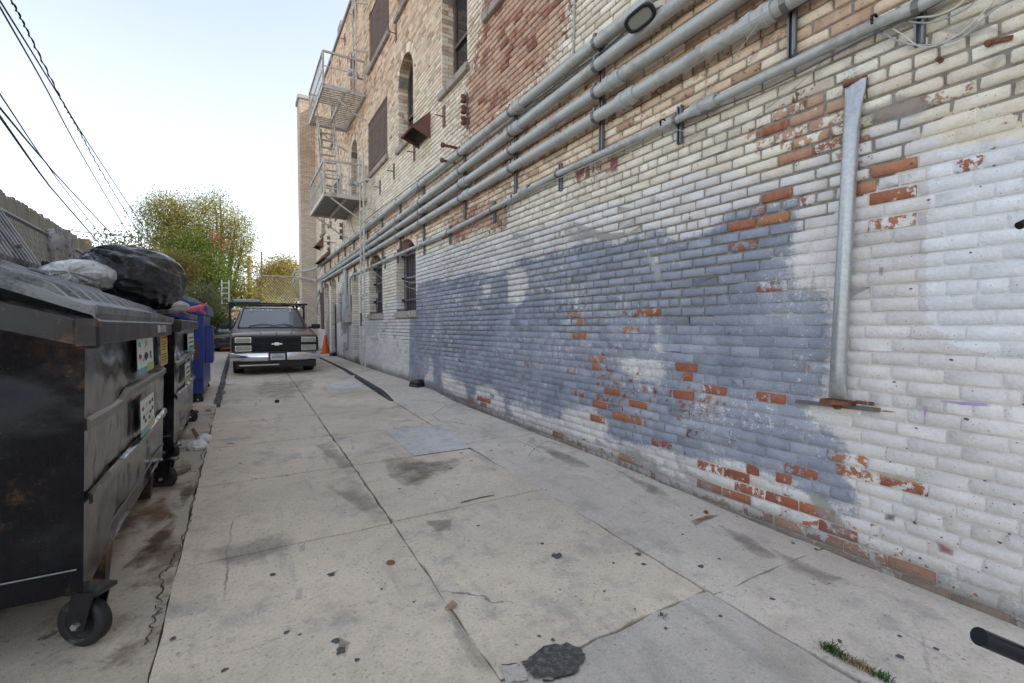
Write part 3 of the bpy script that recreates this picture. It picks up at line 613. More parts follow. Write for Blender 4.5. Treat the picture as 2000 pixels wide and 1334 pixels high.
# mortar backing of the jambs, and the rest of the building's body
jm = MB()
for key, (y0, y1, zs, zt, rise, dp) in OPEN.items():
    x1 = WX+dp+.1
    jm.add([(WX+.008, y1+.006, zs), (x1, y1+.006, zs), (x1, y1+.006, zt+.02), (WX+.008, y1+.006, zt+.02)], [(0, 1, 2, 3)]); jm.add([(WX+.008, y0-.006, zs), (x1, y0-.006, zs), (x1, y0-.006, zt+.02), (WX+.008, y0-.006, zt+.02)], [(0, 1, 2, 3)])
    if rise:
        ya = np.linspace(y0, y1, 15)
        for a, b in zip(ya[:-1], ya[1:]): jm.add([(WX+.01, a, arc_top((y0, y1, zs, zt, rise, dp), a)+.012), (WX+.01, b, arc_top((y0, y1, zs, zt, rise, dp), b)+.012), (x1, b, arc_top((y0, y1, zs, zt, rise, dp), b)+.012), (x1, a, arc_top((y0, y1, zs, zt, rise, dp), a)+.012)], [(0, 1, 2, 3)])
    else: jm.add([(WX+.008, y0, zt+.004), (WX+.008, y1, zt+.004), (x1, y1, zt+.004), (x1, y0, zt+.004)], [(0, 1, 2, 3)])
    jm.add([(WX+.004, y0, zs), (WX+.004, y1, zs), (x1, y1, zs), (x1, y0, zs)], [(0, 1, 2, 3)])
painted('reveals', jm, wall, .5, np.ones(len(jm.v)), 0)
M_PLAIN = simple('plain_render', (.34, .31, .27), .9, var=.2, scale=1.5)
M_COPE = simple('coping_stone', (.42, .40, .365), .85, var=.25, scale=5, dirt=(.2, .19, .17), bump=.4)
core = MB(); core.box((WX+.62, Y_NEAR, -.3), (WX+14, Y_FAR+5, TOP-.05)); core.build('core', M_PLAIN, building)
rf = MB(); rf.box((WX+.02, Y_NEAR, TOP-.05), (WX+14, Y_FAR+5, TOP)); rf.build('roof', M_PLAIN, building)
cp = MB()
yy = Y_NEAR
while yy < Y_FAR:
    cp.cbox((WX-.05, yy+.004, TOP), (WX+.36, min(yy+.9, Y_FAR)-.004, TOP+.085), .012); yy += .9
cp.build('coping', M_COPE, building)
ch = MB(); ch.box((WX+.1, 16.6, TOP+.08), (WX+.7, 17.2, TOP+.75)); ch.build('chimney', M_PLAIN, building)
# ---- the pier at the far end, projecting into the alley
def far_brick():
    t = MT('far_brick'); P = t.pos(); v = t.map(P, (1, 1, 1))
    sx = t.n('ShaderNodeSeparateXYZ'); t.l(P, sx.inputs[0]); cb = t.n('ShaderNodeCombineXYZ'); t.l(t.add(sx.outputs[0], sx.outputs[1]), cb.inputs[0]); t.l(sx.outputs[2], cb.inputs[1])
    b = t.n('ShaderNodeTexBrick'); t.l(cb.outputs[0], b.inputs['Vector']); b.inputs['Scale'].default_value = 1; b.inputs['Mortar Size'].default_value = .007; b.inputs['Brick Width'].default_value = LS; b.inputs['Row Height'].default_value = CO; b.inputs['Mortar Smooth'].default_value = .3
    b.inputs['Color1'].default_value = (.70, .57, .44, 1); b.inputs['Color2'].default_value = (.52, .40, .29, 1); b.inputs['Mortar'].default_value = (.24, .20, .165, 1)
    n = t.noise(1.1, 5, .65); nf = t.noise(30, 4); up = t.step(sx.outputs[2], 5.5, 7.5)
    c = t.mix(t.step(n, .52, .66), b.outputs[0], (.40, .29, .20), 'MIX'); c = t.mix(.6, b.outputs[0], c)
    low = t.mix(.7, (.66, .625, .565), b.outputs[0]); c = t.mix(up, low, c)
    dk = t.mul(t.step(t.add(n, t.cen(nf, .3)), .5, .6), t.mul(t.step(sx.outputs[2], 1.0, 1.6), t.step(sx.outputs[2], 2.7, 2.2))); c = t.mix(t.mul(dk, .6), c, (.13, .12, .11))
    t.set(c, .9); t.bump(t.add(b.outputs['Fac'], t.mul(nf, -.3)), -.5, .01); return t.m
M_FARB = far_brick()
PT = float(onY(593, 188, Y_FAR)[2]); px0 = float(onY(589, 500, Y_FAR)[0])
pier = MB(); pier.box((px0, Y_FAR, .0), (WX+.6, Y_FAR+.95, PT-.12)); pier.build('pier', M_FARB, building)
pc = MB(); pc.cbox((px0-.06, Y_FAR-.06, PT-.12), (WX+.6, Y_FAR+.98, PT+.06), .02); pc.build('pier_cap', M_COPE, building)
# ---- windows, doors, sills
M_STEEL_BL = simple('bar_blue_grey', (.10, .115, .15), .5, .3, var=.3, dirt=(.16, .08, .05)); M_STEEL_BR = simple('slat_brown', (.20, .135, .105), .7, 0, var=.3, scale=14, dirt=(.13, .075, .05))
M_WOODBR = simple('board_maroon', (.085, .05, .05), .75, var=.3, scale=6); M_GLASSD = MT('dark_glass').set((.03, .032, .036), .08, 0.); M_FRAME = simple('frame_brown', (.16, .115, .09), .6, var=.25); M_FRAME_W = simple('frame_pale', (.5, .45, .39), .6)
M_DOORBL = simple('door_navy', (.035, .042, .075), .55, var=.45, scale=7, dirt=(.12, .13, .16), bump=.3); M_BLACK = simple('black_metal', (.02, .021, .024), .5, .2, var=.3)
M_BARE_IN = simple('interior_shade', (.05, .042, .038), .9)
M_TAN = simple('infill_tan', (.60, .53, .44), .9, var=.2, scale=5, bump=.3)
def sill_bricks(y0, y1, z, nm='window_sill', parent=None):
    """row of bricks on edge under a window, each its own block"""
    q = MB(); y = y0-.07; V = []
    while y < y1+.06:
        w = .064+rng.normal(0, .003); q.cbox((WX-.045+rng.normal(0, .003), y+.004, z-.125), (WX+.24, min(y+w, y1+.07), z+.006+rng.normal(0, .002)), .006); y += w+.008
    o = q.build(nm, M_SILL, parent); return o
M_SILL = simple('sill_brick', (.56, .51, .45), .88, var=.3, scale=18, dirt=(.26, .17, .13), dirt_amt=.5, bump=.5)
def plain_sill(y0, y1, z, parent): q = MB(); q.cbox((WX-.07, y0-.08, z-.12), (WX+.22, y1+.08, z), .012); return q.build('window_sill', M_SILL2, parent)
M_SILL2 = simple('sill_stone', (.40, .345, .29), .85, var=.3, scale=8, dirt=(.15, .12, .1), bump=.4)
def barred(key, matb, n, back, hbars, bar_r, inset, rise=True, sillf=None, knobs=True):
    y0, y1, zs, zt, rs, dp = OPEN[key]
    w = MB(); w.add([(WX+dp, y0-.02, zs), (WX+dp, y1+.02, zs), (WX+dp, y1+.02, zt+rs+.02), (WX+dp, y0-.02, zt+rs+.02)], [(0, 1, 2, 3)]); wn_ = w.build('window', back, building)
    f = MB(); fx = WX+dp-.03
    for a, b in (((fx, y0+.01, zs), (fx+.03, y0+.06, zt)), ((fx, y1-.06, zs), (fx+.03, y1-.01, zt)), ((fx, y0+.06, (zs+zt)/2-.025), (fx+.03, y1-.06, (zs+zt)/2+.025)), ((fx, y0+.06, zs), (fx+.03, y1-.06, zs+.05)), ((fx, y0+.06, zt-.05), (fx+.03, y1-.06, zt))): f.box(a, b)
    f.build('frame', M_FRAME, wn_)
    bx = WX+inset
    for k in range(n):
        y = y0+.05+(y1-y0-.1)*k/(n-1); top = arc_top(OPEN[key], y)-.02 if rs else zt-.01; q = MB()
        if bar_r < .012: q.tube([(bx, y, zs+.01), (bx, y, top)], bar_r, 6)
        else: q.box((bx-.012, y-bar_r, zs+.005), (bx+.012, y+bar_r, top))
        q.build('bar', matb, wn_)
    for hz in hbars:
        q = MB(); q.box((bx-.016, y0+.01, hz-.018), (bx-.008, y1-.01, hz+.018)); q.build('cross_bar', matb, wn_)
    if knobs and rs:
        for hz in hbars:
            q = MB(); q.lathe([(.0, 0), (.03, .0), (.03, .03), (0, .035)], (bx-.03, y1-.035, hz), 'Y', 8); q.build('bar_anchor', M_BLACK, wn_)
    if sillf == 'brick': sill_bricks(y0, y1, zs, parent=wn_)
    elif sillf == 'stone': plain_sill(y0, y1, zs, wn_)
    return wn_
barred('W1', M_STEEL_BL, 8, M_WOODBR, [H+.55, H+1.02, H+1.5], .010, .17, sillf='brick'); barred('W2', M_STEEL_BL, 8, M_WOODBR, [H+.62, H+1.08, H+1.48], .010, .17, sillf='brick')
barred('B3', M_STEEL_BR, 17, M_BARE_IN, [H+6.7, H+7.6], .028, .03, sillf='stone', knobs=False); barred('B4', M_STEEL_BR, 17, M_BARE_IN, [H+4.05, H+5.0], .028, .03, sillf='stone', knobs=False)
def sash(key, glass=M_GLASSD, sillf='stone', frame=M_FRAME, shade=None):
    y0, y1, zs, zt, rs, dp = OPEN[key]; fx = WX+dp-.05; N = 12
    ya = np.linspace(y0, y1, N+1); pts = [(fx+.03, y0, zs)]+[(fx+.03, y1, zs)]+[(fx+.03, y, arc_top(OPEN[key], y)) for y in ya[::-1]]
    q = MB(); q.prism(pts, (.02, 0, 0)); wn_ = q.build('window', glass, building)
    f = MB()
    for a, b in (((fx, y0, zs), (fx+.05, y0+.07, zt)), ((fx, y1-.07, zs), (fx+.05, y1, zt)), ((fx, y0+.07, zs), (fx+.05, y1-.07, zs+.07)), ((fx-.012, y0+.07, (zs+zt)/2), (fx+.02, y1-.07, (zs+zt)/2+.045))): f.box(a, b)
    o = OPEN[key]
    for a, b in zip(ya[:-1], ya[1:]):
        if rs: f.prism([(fx, a, arc_top(o, a)-.07), (fx, b, arc_top(o, b)-.07), (fx, b, arc_top(o, b)), (fx, a, arc_top(o, a))], (.05, 0, 0))
    if not rs: f.box((fx, y0+.07, zt-.07), (fx+.05, y1-.07, zt))
    f.build('frame', frame, wn_)
    if shade:
        c = MB(); c.add([(fx+.028, y0+.07, zs+.07), (fx+.028, (y0+y1)/2+.1, zs+.07), (fx+.028, (y0+y1)/2-.1, zs+.55), (fx+.028, y0+.07, zs+.6)], [(0, 1, 2, 3)]); c.build('curtain', shade, wn_)
    if sillf: plain_sill(y0, y1, zs, wn_)
    return wn_
M_CURT = simple('curtain', (.22, .19, .16), .9)
for k in ('B1', 'B5', 'B6', 'B7', 'C2', 'C3', 'C5', 'C6'): sash(k)
sash('B2', shade=M_CURT)
def panel(key, mat, name='door', z1=None, x=None, boards=0):
    y0, y1, zs, zt, rs, dp = OPEN[key]; z1 = z1 or zt; x = x or WX+dp-.04; q = MB()
    if boards:
        for k in range(boards): q.cbox((x, y0+(y1-y0)*k/boards+.003, zs), (x+.035, y0+(y1-y0)*(k+1)/boards-.003, z1), .004)
    else: q.cbox((x, y0+.03, zs), (x+.04, y1-.03, z1), .006)
    return q.build(name, mat, building)
panel('C1', M_WOODBR); panel('C4', M_FRAME, boards=6); panel('D3', M_TAN, 'infill', x=WX+.45)
panel('WC', M_WOODBR, 'shutter', boards=7); panel('NI', M_TAN, 'infill')
dA = panel('DA', M_DOORBL, 'door', z1=H+.75, x=WX+.13); panel('DA', M_FARB, 'infill', x=WX+.17)
for zz in (H-.85, H-.2, H+.1, H+.7): q = MB(); q.cbox((WX+.112, 17.48, zz), (WX+.13, 18.46, zz+.09), .004); q.build('door_rail', M_DOORBL, dA)
for yq in (17.5, 17.8, 18.1, 18.4): q = MB(); q.tube([(WX+.115, yq, H-.8), (WX+.115, yq, H+.7)], .012, 6); q.build('door_bar', M_BLACK, dA)
dB = panel('DB', M_BLACK, 'door', z1=H+.72, x=WX+.15); panel('DB', M_WOODBR, 'transom', x=WX+.19)
M_GALV = simple('galvanised', (.44, .465, .49), .45, .75, var=.22, scale=16, dirt=(.3, .29, .28), dirt_amt=.3, bump=.06)
q = MB(); q.tube([(WX-.03, 18.93, H-.75), (WX-.06, 18.93, H-.7), (WX-.06, 18.93, H+1.0), (WX-.02, 18.95, H+1.05)], .022, 8); q.build('door_handle', M_GALV, dB)
q = MB(); q.cbox((WX+.11, 19.1, H-.2), (WX+.15, 19.25, H-.05), .006); q.build('door_lock', M_GALV, dB)

# ---- marks on the wall that are no paint layer: chalk, cement smears, rust runs
def wall_film(pix, mat, parent=wall, x=WX-.0075):
    P = np.array([onX(*p, X=x) for p in pix]); c = P.mean(0); pts = []
    for i in range(len(P)):
        a, b = P[i], P[(i+1) % len(P)]
        for k in range(4): pts.append(a+(b-a)*k/4)
    N = len(pts); vs, ed = [], []
    for s_, e_ in ((0, 1.), (.6, .75), (1.15, -.2)):
        for p in pts: q = c+(p-c)*s_; vs.append((x, q[1], q[2])); ed.append(e_)
    q = MB(); q.add(vs, [(k*N+i, (k+1)*N+i, (k+1)*N+(i+1) % N, k*N+(i+1) % N) for k in range(2) for i in range(N)]); m = q.mesh('paint_mark', worg(parent)); at = m.color_attributes.new('edge', 'FLOAT_COLOR', 'POINT')
    at.data.foreach_set('color', [v for e in ed for v in (e, e, e, 1)]); return link('paint_mark', m, mat, parent, kind='stuff')
F_PUR = film('purple_spray', (.47, .28, .62), .8, .7); F_CEM = film('cement_smear', (.42, .40, .36), .6, .9); F_TAN = film('tan_mark', (.62, .50, .33), .6, .8); F_RUN = film('rust_run', (.36, .15, .05), .8, .8); F_MAROON = film('maroon_spray', (.27, .06, .09), .7, .8); F_WHITE = film('white_smear', (.74, .74, .74), .45, .8); F_BLK = film('soot_smear', (.07, .065, .06), .7, .9)
for pix, mt in [([(1815, 779), (1860, 782), (1960, 788), (1962, 797), (1880, 793), (1815, 784)], F_PUR), ([(1798, 786), (1814, 786), (1812, 800), (1808, 838), (1802, 838), (1803, 800)], F_PUR), ([(1672, 908), (1740, 925), (1832, 944), (1826, 956), (1740, 940), (1668, 922)], F_TAN), ([(1716, 800), (1755, 803), (1755, 807), (1716, 805)], F_RUN),
                ([(1112, 320), (1135, 328), (1150, 322), (1130, 368), (1120, 345)], F_MAROON), ([(1190, 300), (1210, 300), (1208, 342), (1190, 340)], F_MAROON), ([(1095, 420), (1200, 455), (1250, 450), (1240, 475), (1160, 470), (1080, 480)], F_CEM), ([(995, 455), (1030, 450), (1030, 468), (998, 472)], F_CEM), ([(1560, 945), (1600, 950), (1650, 1010), (1680, 1060), (1640, 1060), (1590, 1010)], F_CEM),
                ([(1190, 850), (1260, 880), (1330, 920), (1280, 930), (1200, 890)], F_CEM), ([(1300, 880), (1420, 960), (1400, 975), (1320, 930)], F_CEM), ([(1800, 718), (1836, 712), (1842, 724), (1815, 730)], F_WHITE), ([(1275, 600), (1292, 625), (1290, 715), (1282, 712)], F_WHITE), ([(1230, 705), (1300, 700), (1300, 730), (1240, 735)], F_WHITE), ([(1255, 480), (1290, 500), (1300, 560), (1280, 560)], F_WHITE),
                ([(1820, 1050), (1870, 1075), (1868, 1092), (1830, 1080)], F_MAROON), ([(1725, 1000), (1752, 1005), (1752, 1022), (1722, 1016)], F_BLK), ([(1715, 515), (1728, 518), (1726, 545), (1714, 540)], F_MAROON), ([(740, 440), (752, 470), (748, 520), (738, 480)], F_CEM), ([(1640, 150), (1690, 155), (1680, 172), (1645, 170)], F_RUN), ([(1905, 130), (1960, 95), (1985, 100), (1930, 150)], F_CEM),
                ([(1800, 60), (1900, 25), (1990, 60), (1900, 80)], F_CEM), ([(1650, 220), (1760, 170), (1880, 190), (1800, 230), (1700, 260)], F_CEM), ([(960, 250), (1040, 190), (1100, 160), (1060, 230), (990, 290)], F_WHITE), ([(700, 610), (745, 600), (770, 640), (740, 680), (705, 660)], F_WHITE)]: wall_film(pix, mt)
pits = MB()      # chips and old fixing holes in the pale paint
for _ in range(60):
    x, y = rng.uniform(1690, 1995), rng.uniform(300, 1180)
    if _ > 25: y = rng.uniform(850, 1180)
    p = onX(x, y, X=WX-.0078); r_ = .0018+.006*rng.random()**3; n = 8
    pits.add([(p[0], p[1], p[2])]+[(p[0], p[1]+r_*1.4*(.6+.7*rng.random())*math.cos(a), p[2]+r_*(.6+.7*rng.random())*math.sin(a)) for a in np.linspace(0, 6.283, n, endpoint=False)], [(0, 1+i, 1+(i+1) % n) for i in range(n)])
pits.build('paint_chips', simple('chip_dark', (.14, .115, .105), .9, var=.5, scale=60), wall, kind='stuff')
# ================================================================ PIPES, FITTINGS AND IRONWORK ON THE WALL
M_PIPE = simple('conduit_grey', (.47, .485, .465), .5, .1, var=.12, scale=5, dirt=(.36, .345, .32), dirt_amt=.35, bump=.05)
M_STRUT = simple('strut_grey', (.20, .21, .225), .5, .55, var=.25, dirt=(.25, .16, .1), dirt_amt=.25)
M_CLAMP = simple('clamp_dull', (.20, .195, .18), .5, .6, var=.3)
M_RUST = simple('rust', (.15, .065, .04), .85, .1, var=.45, scale=25, dirt=(.30, .12, .05), bump=.4); M_RUSTP = simple('rust_paint', (.155, .075, .06), .7, 0, var=.25, scale=6, dirt=(.24, .10, .05), bump=.2)
M_HOODIN = simple('hood_inside', (.02, .018, .016), .9, var=.5)
PX = 2.905                                    # axis of the big conduits stands 95 mm off the wall
pipe_px = [((654.7, 494), (1167, 83)), ((648, 527), (1163, 130.5)), ((630, 543), (1161.5, 183)), ((632, 548), (1159, 231.5))]
PZ = []
for a, b in pipe_px:
    pa, pb = onX(*a, X=PX), onX(*b, X=PX); PZ.append((pa, pb))
strut_px = [1545, 1178, 1011, 911, 830, 784, 748, 719, 692, 675, 661, 645, 634]
SY = [float(onX(x, 400)[1]) for x in strut_px]; SY = [-.9, .1, SY[0]]+SY[1:]
BOT = [1545, 1178]
ZP = [float(np.interp(4., sorted([pa[1], pb[1]]), [p[2] for p in sorted([pa, pb], key=lambda p: p[1])])) for pa, pb in PZ]
desc = ['topmost of four parallel grey conduits running along the brick wall', 'second from top of four parallel grey conduits along the brick wall', 'third from top of four parallel grey conduits, ending in a capped elbow', 'lowest of four thick parallel grey conduits under the other three']
def pipe_z(k, Y):
    pa, pb = PZ[k]; return pa[2]+(pb[2]-pa[2])*(Y-pa[1])/(pb[1]-pa[1])
def coupling(q, Y, z, r, x=PX):
    q.lathe([(r, -.10), (r+.012, -.10), (r+.012, -.062), (r+.018, -.058), (r+.018, -.03), (r+.008, -.026), (r+.008, .026), (r+.018, .03), (r+.018, .058), (r+.012, .062), (r+.012, .10), (r, .10)], (x, Y, z), 'Y', 18, False)
RP = .052
cpl = {0: [onX(1025, 203)[1], 8.6, 12.5, 17], 1: [onX(1022, 236)[1], 8.7, 12.8, 17.5], 2: [onX(1215, 147)[1], onX(918, 345)[1], 12.3, 16.5], 3: [onX(1242, 176)[1], onX(925, 365)[1], onX(1500, 15)[1], 12.1, 16]}
for k in range(4):
    yend = [21.2, 21.6, 20.6, 20.3][k]; r = RP
    t = thing('conduit', desc[k], 'pipe', (PX, 4, pipe_z(k, 4)), group='conduits along the brick wall')
    pts = [(PX, -2.5, pipe_z(k, -2.5)), (PX, 4, pipe_z(k, 4)), (PX, 12, pipe_z(k, 12)), (PX, yend-.4, pipe_z(k, yend-.4))]
    z = pipe_z(k, yend)
    if k < 2:
        zz = [H+2.30, H+2.02][k]
        for a in np.linspace(0, 1, 7): pts.append((PX-.38*(1-math.cos(a*math.pi/2)), yend-.4+.42*math.sin(a*math.pi/2)+.25*a, z+(zz-z)*a))
        pts.append((px0-.18, Y_FAR-.12, zz)); pts.append((px0-.30, Y_FAR-.10, zz-.04)); pts.append((px0-.34, Y_FAR-.02, zz-.18))
    else:
        for a in np.linspace(0, 1, 6): pts.append((PX, yend-.4+.2*math.sin(a*math.pi/2), z-.2*(1-math.cos(a*math.pi/2))))
        pts.append((PX, yend-.2, z-.42))
    q = MB(); q.tube(pts, r, 16); q.build('run', M_PIPE, t)
    for y in cpl[k]:
        q = MB(); coupling(q, float(y), pipe_z(k, float(y)), r); q.build('coupling', M_PIPE, t)
    for y in SY[1:]:
        if y > yend-.5: continue
        zc = pipe_z(k, y); q = MB(); n = 14
        q.lathe([(r, -.018), (r+.006, -.018), (r+.006, .018), (r, .018)], (PX, y, zc), 'Y', n, False)
        q.box((PX-.030, y-.014, zc+r-.004), (PX-.008, y+.014, zc+r+.032)); q.lathe([(0, -.026), (.009, -.026), (.009, .026), (0, .026)], (PX-.019, y, zc+r+.018), 'Y', 6, False); q.build('clamp', M_CLAMP, t)
def channel(q, y, z0, z1, x0, x1, w=.041):
    """slotted steel channel bolted upright on the wall"""
    tk = .005
    q.box((x0, y-w/2, z0), (x0+tk, y-.010, z1)); q.box((x0, y+.010, z0), (x0+tk, y+w/2, z1)); q.box((x0+tk, y-w/2, z0), (x1, y-w/2+tk, z1)); q.box((x0+tk, y+w/2-tk, z0), (x1, y+w/2, z1)); q.box((x1-tk, y-w/2+tk, z0), (x1, y+w/2-tk, z1))
for i, y in enumerate(SY[1:]):
    zb = pipe_z(3, y)-.30; zt = pipe_z(0, y)+.13; q = MB(); channel(q, y, zb, zt, PX+RP, WX-.004)
    q.box((PX+RP+.001, y-.028, zb+.03), (PX+RP+.004, y-.008, zt-.03))
    o = q.build('strut', M_STRUT)
    tag(o, ['steel strut', 'steel strut above the galvanised post, cut by the top of the frame', 'steel channel strut nearest the flood lamp, below the lamp', 'steel channel strut left of the one under the lamp', 'steel channel strut above the red brick patch', 'steel channel strut just right of the near barred window', 'steel channel strut over the near barred window arch', 'steel channel strut between the two barred windows', 'steel channel strut over the smaller barred window arch', 'steel channel strut hidden partly by the drop ladder', 'steel channel strut just left of the drop ladder', 'steel channel strut above the meter boxes', 'steel channel strut right of the navy door arch', 'steel channel strut left of the navy door arch'][min(i, 13)] if i else 'steel channel strut outside the right edge above the camera', 'strut', 'struts carrying the conduits')
# the thin fifth conduit, lower on the wall
RX = 2.935; p5 = [(1900, -40), (1790, 15), (1700, 52), (1500, 147), (1320, 235), (1088, 340), (960, 409), (874, 455), (826, 476), (760, 505), (722, 522), (703, 531), (690, 537)]
c5 = thing('conduit', 'slim grey conduit below the four thick ones, tied with loose cables', 'pipe', tuple(onX(1088, 340, X=RX)), group='conduits along the brick wall')
pts5 = [onX(*p, X=RX) for p in p5]; pts5 = [pts5[0]+(pts5[0]-pts5[1])*3]+pts5
e = pts5[-1]; pts5 += [e+np.array([0, .3, -.02]), e+np.array([0, .45, -.09]), e+np.array([0, .52, -.24]), e+np.array([0, .53, -1.0])]
q = MB(); q.tube(pts5, .031, 12); q.build('run', M_PIPE, c5)
for px in [(1376, 206), (1025, 371), (838, 470)]:
    p = onX(*px, X=RX); q = MB(); coupling(q, p[1], p[2], .033, RX); q.build('coupling', M_PIPE, c5)
br_px = [(1790, 15), (1320, 235), (1088, 340), (960, 409), (874, 455), (824, 478), (773, 498), (748, 510), (690, 537)]
lab = ['short steel channel bracket near the top right corner', 'short steel channel bracket left of the galvanised post, under the lamp', 'short steel channel bracket above the purple paint mark', 'short steel channel bracket beside the red bricks', 'short steel channel bracket left of the red bricks', 'short steel channel bracket right of the near window arch', 'short steel channel bracket left of the near window arch', 'short steel channel bracket over the smaller window arch', 'short steel channel bracket behind the drop ladder']
for px, l in zip(br_px, lab):
    p = onX(*px, X=RX); q = MB(); channel(q, p[1], p[2]-.17, p[2]+.12, RX+.03, WX-.004); o = q.build('bracket', M_STRUT); tag(o, l, 'bracket', 'brackets of the slim conduit')
    q = MB(); q.lathe([(.031, -.014), (.037, -.014), (.037, .014), (.031, .014)], (RX, p[1], p[2]), 'Y', 12, False); q.box((RX-.02, p[1]-.01, p[2]+.028), (RX-.004, p[1]+.01, p[2]+.055)); q.build('clamp', M_CLAMP, c5)
M_TIE = simple('tie_black', (.012, .012, .014), .5, bump=0)
for px in [(1296, 242), (1003, 384), (1709, 42)]:
    p = onX(*px, X=RX); q = MB(); q.lathe([(.031, -.005), (.039, -.006), (.039, .006), (.031, .005)], (RX, p[1], p[2]), 'Y', 14, False); q.box((RX-.045, p[1]-.004, p[2]-.004), (RX-.03, p[1]+.004, p[2]+.018)); q.build('cable_tie', M_TIE, c5)
# ---- loose wires on the wall
M_WIRE = simple('wire_grey', (.42, .41, .39), .6, bump=0); M_WIRED = simple('wire_dark', (.10, .10, .10), .6, bump=0); M_WIREW = simple('wire_white', (.62, .60, .55), .6, bump=0)
def smooth_path(P, n=8):
    P = np.array(P, float); Q = np.vstack([2*P[0]-P[1], P, 2*P[-1]-P[-2]]); out = []
    for i in range(1, len(Q)-2):
        for t in np.linspace(0, 1, n, endpoint=False): out.append(.5*((2*Q[i])+(-Q[i-1]+Q[i+1])*t+(2*Q[i-1]-5*Q[i]+4*Q[i+1]-Q[i+2])*t*t+(-Q[i-1]+3*Q[i]-3*Q[i+1]+Q[i+2])*t**3))
    out.append(P[-1]); return out
def wire(pix, label, mat=M_WIRE, r=.0035, x=2.955, name='wire'):
    q = MB(); q.tube(smooth_path([onX(a, b, X=x) for a, b in pix]), r, 5); o = q.build(name, mat); return tag(o, label, 'wire', 'loose wires on the brick wall')
wire([(2010, -25), (1940, 20), (1880, 72), (1815, 88), (1760, 82), (1715, 58), (1709, 48)], 'grey cable looping widest from the tie at upper right', M_WIRE, .005)
wire([(1960, -30), (1935, 8), (1880, 62), (1830, 88), (1795, 90), (1760, 66), (1730, 50), (1711, 50)], 'pale thin cable drooping lowest from the tie at upper right', M_WIREW, .004)
wire([(1900, -20), (1870, 12), (1830, 30), (1790, 34), (1784, 34)], 'short white cable curling round the bracket at upper right', M_WIREW, .005)
wire([(1930, -30), (1890, 15), (1830, 42), (1790, 44), (1755, 40), (1712, 52)], 'thin grey cable arching just below the bracket at upper right', M_WIRE, .004)
wire([(1709, 48), (1620, 110), (1500, 260), (1450, 240), (1400, 258)] if 0 else [(1712, 52), (1640, 90), (1560, 165), (1500, 210), (1440, 250), (1370, 262), (1300, 248)], 'thin wire sagging below the slim conduit left of the galvanised post', M_WIRE, .003)
wire([(1880, -20), (1790, 28), (1700, 70), (1600, 122), (1500, 172), (1400, 212), (1300, 250)], 'wire bundle clipped under the slim conduit at upper right', M_WIRED, .006, 2.94)
wire([(1296, 250), (1200, 300), (1088, 350), (1003, 392)], 'wire bundle clipped under the middle of the slim conduit', M_WIRE, .005, 2.94)
wire([(1515, 0), (1470, 62), (1420, 130), (1370, 190), (1352, 208)], 'thin wire crossing from the thick conduits down to the slim one', M_WIRE, .003, 2.86)
wire([(1300, 250), (1240, 290), (1160, 360), (1080, 425), (1000, 472), (900, 525), (818, 555)], 'long thin wire drooping down across the grey paint', M_WIRE, .0028)
wire([(1003, 386), (975, 430), (930, 475), (880, 510), (835, 532), (815, 538)], 'pair of wires drooping to the near barred window, upper one', M_WIRE, .004)
wire([(1003, 386), (985, 425), (940, 475), (890, 520), (850, 545), (814, 556)], 'pair of wires drooping to the near barred window, lower one', M_WIRE, .003)
wire([(812, 541), (795, 541), (775, 533), (748, 508)], 'wire strung across the near window bars towards the small window', M_WIREW, .004, 2.93)
wire([(812, 551), (795, 550), (775, 540), (755, 520), (746, 510)], 'second wire strung across the near window bars, slightly lower', M_WIREW, .004, 2.93)
wire([(812, 565), (795, 560), (775, 548), (755, 528)], 'lowest wire strung across the near window bars', M_WIREW, .004, 2.93)
wire([(748, 545), (735, 535), (722, 524), (716, 520)], 'wire strung across the smaller barred window', M_WIREW, .004, 2.93)
wire([(1245, 40), (1200, 80), (1172, 104), (1120, 140), (1020, 214), (900, 292), (780, 380), (700, 440)], 'thin cable running between the top two conduits', M_WIRED, .008, 2.94)
wire([(1122, -10), (1121, 60), (1119, 112)], 'thin pale vertical pipe above the topmost conduit', M_WIRE, .012, 2.98, 'riser_pipe')
wire([(700, 455), (690, 450), (675, 395), (672, 455), (674, 520)], 'thin wire hanging beside the insulators', M_WIRED, .006, 2.98)
# ---- flood lamp over the conduits
M_LHOUS = simple('lamp_housing', (.40, .41, .43), .45, .4, bump=.05); M_LBLK = simple('lamp_rim', (.015, .016, .018), .4, bump=0); M_LGL = MT('lamp_glass').set((.30, .30, .26), .15)
lp = onX(1250, 35, X=2.80); lamp = thing('flood_lamp', 'grey flood lamp with black oval rim clamped above the conduits', 'lamp', tuple(lp))
fx = Vector((-.62, -.15, -.77)).normalized(); lx = Vector((0, 1, 0)); lx = (lx-fx*lx.dot(fx)).normalized(); ly = fx.cross(lx)
def oval(w, h, d, n=28):
    out = []
    for k in range(n):
        a = 2*math.pi*k/n; c, s_ = math.cos(a), math.sin(a); out.append(Vector(lp)+lx*(.8*w*math.copysign(abs(c)**.55, c))+ly*(.8*h*math.copysign(abs(s_)**.75, s_))+fx*d)
    return out
q = MB(); q.loft([oval(.06, .03, -.11), oval(.13, .06, -.075), oval(.165, .085, -.02), oval(.17, .09, .0)]); q.build('housing', M_LHOUS, lamp)
q = MB(); q.loft([oval(.172, .092, -.004), oval(.172, .092, .012), oval(.135, .06, .012), oval(.135, .06, .004)], caps=False); q.build('rim', M_LBLK, lamp)
q = MB(); q.add(oval(.136, .061, .006), [tuple(range(28))]); q.build('glass', M_LGL, lamp)
q = MB(); q.bar(Vector(lp)-fx*.06, Vector((2.97, lp[1]-.22, lp[2]+.10)), .05, .05); q.bar(Vector((2.9, lp[1]-.12, lp[2]+.05)), Vector((2.995, lp[1]-.12, lp[2]+.05)), .09, .09); q.build('mounting_arm', M_TAN, lamp)
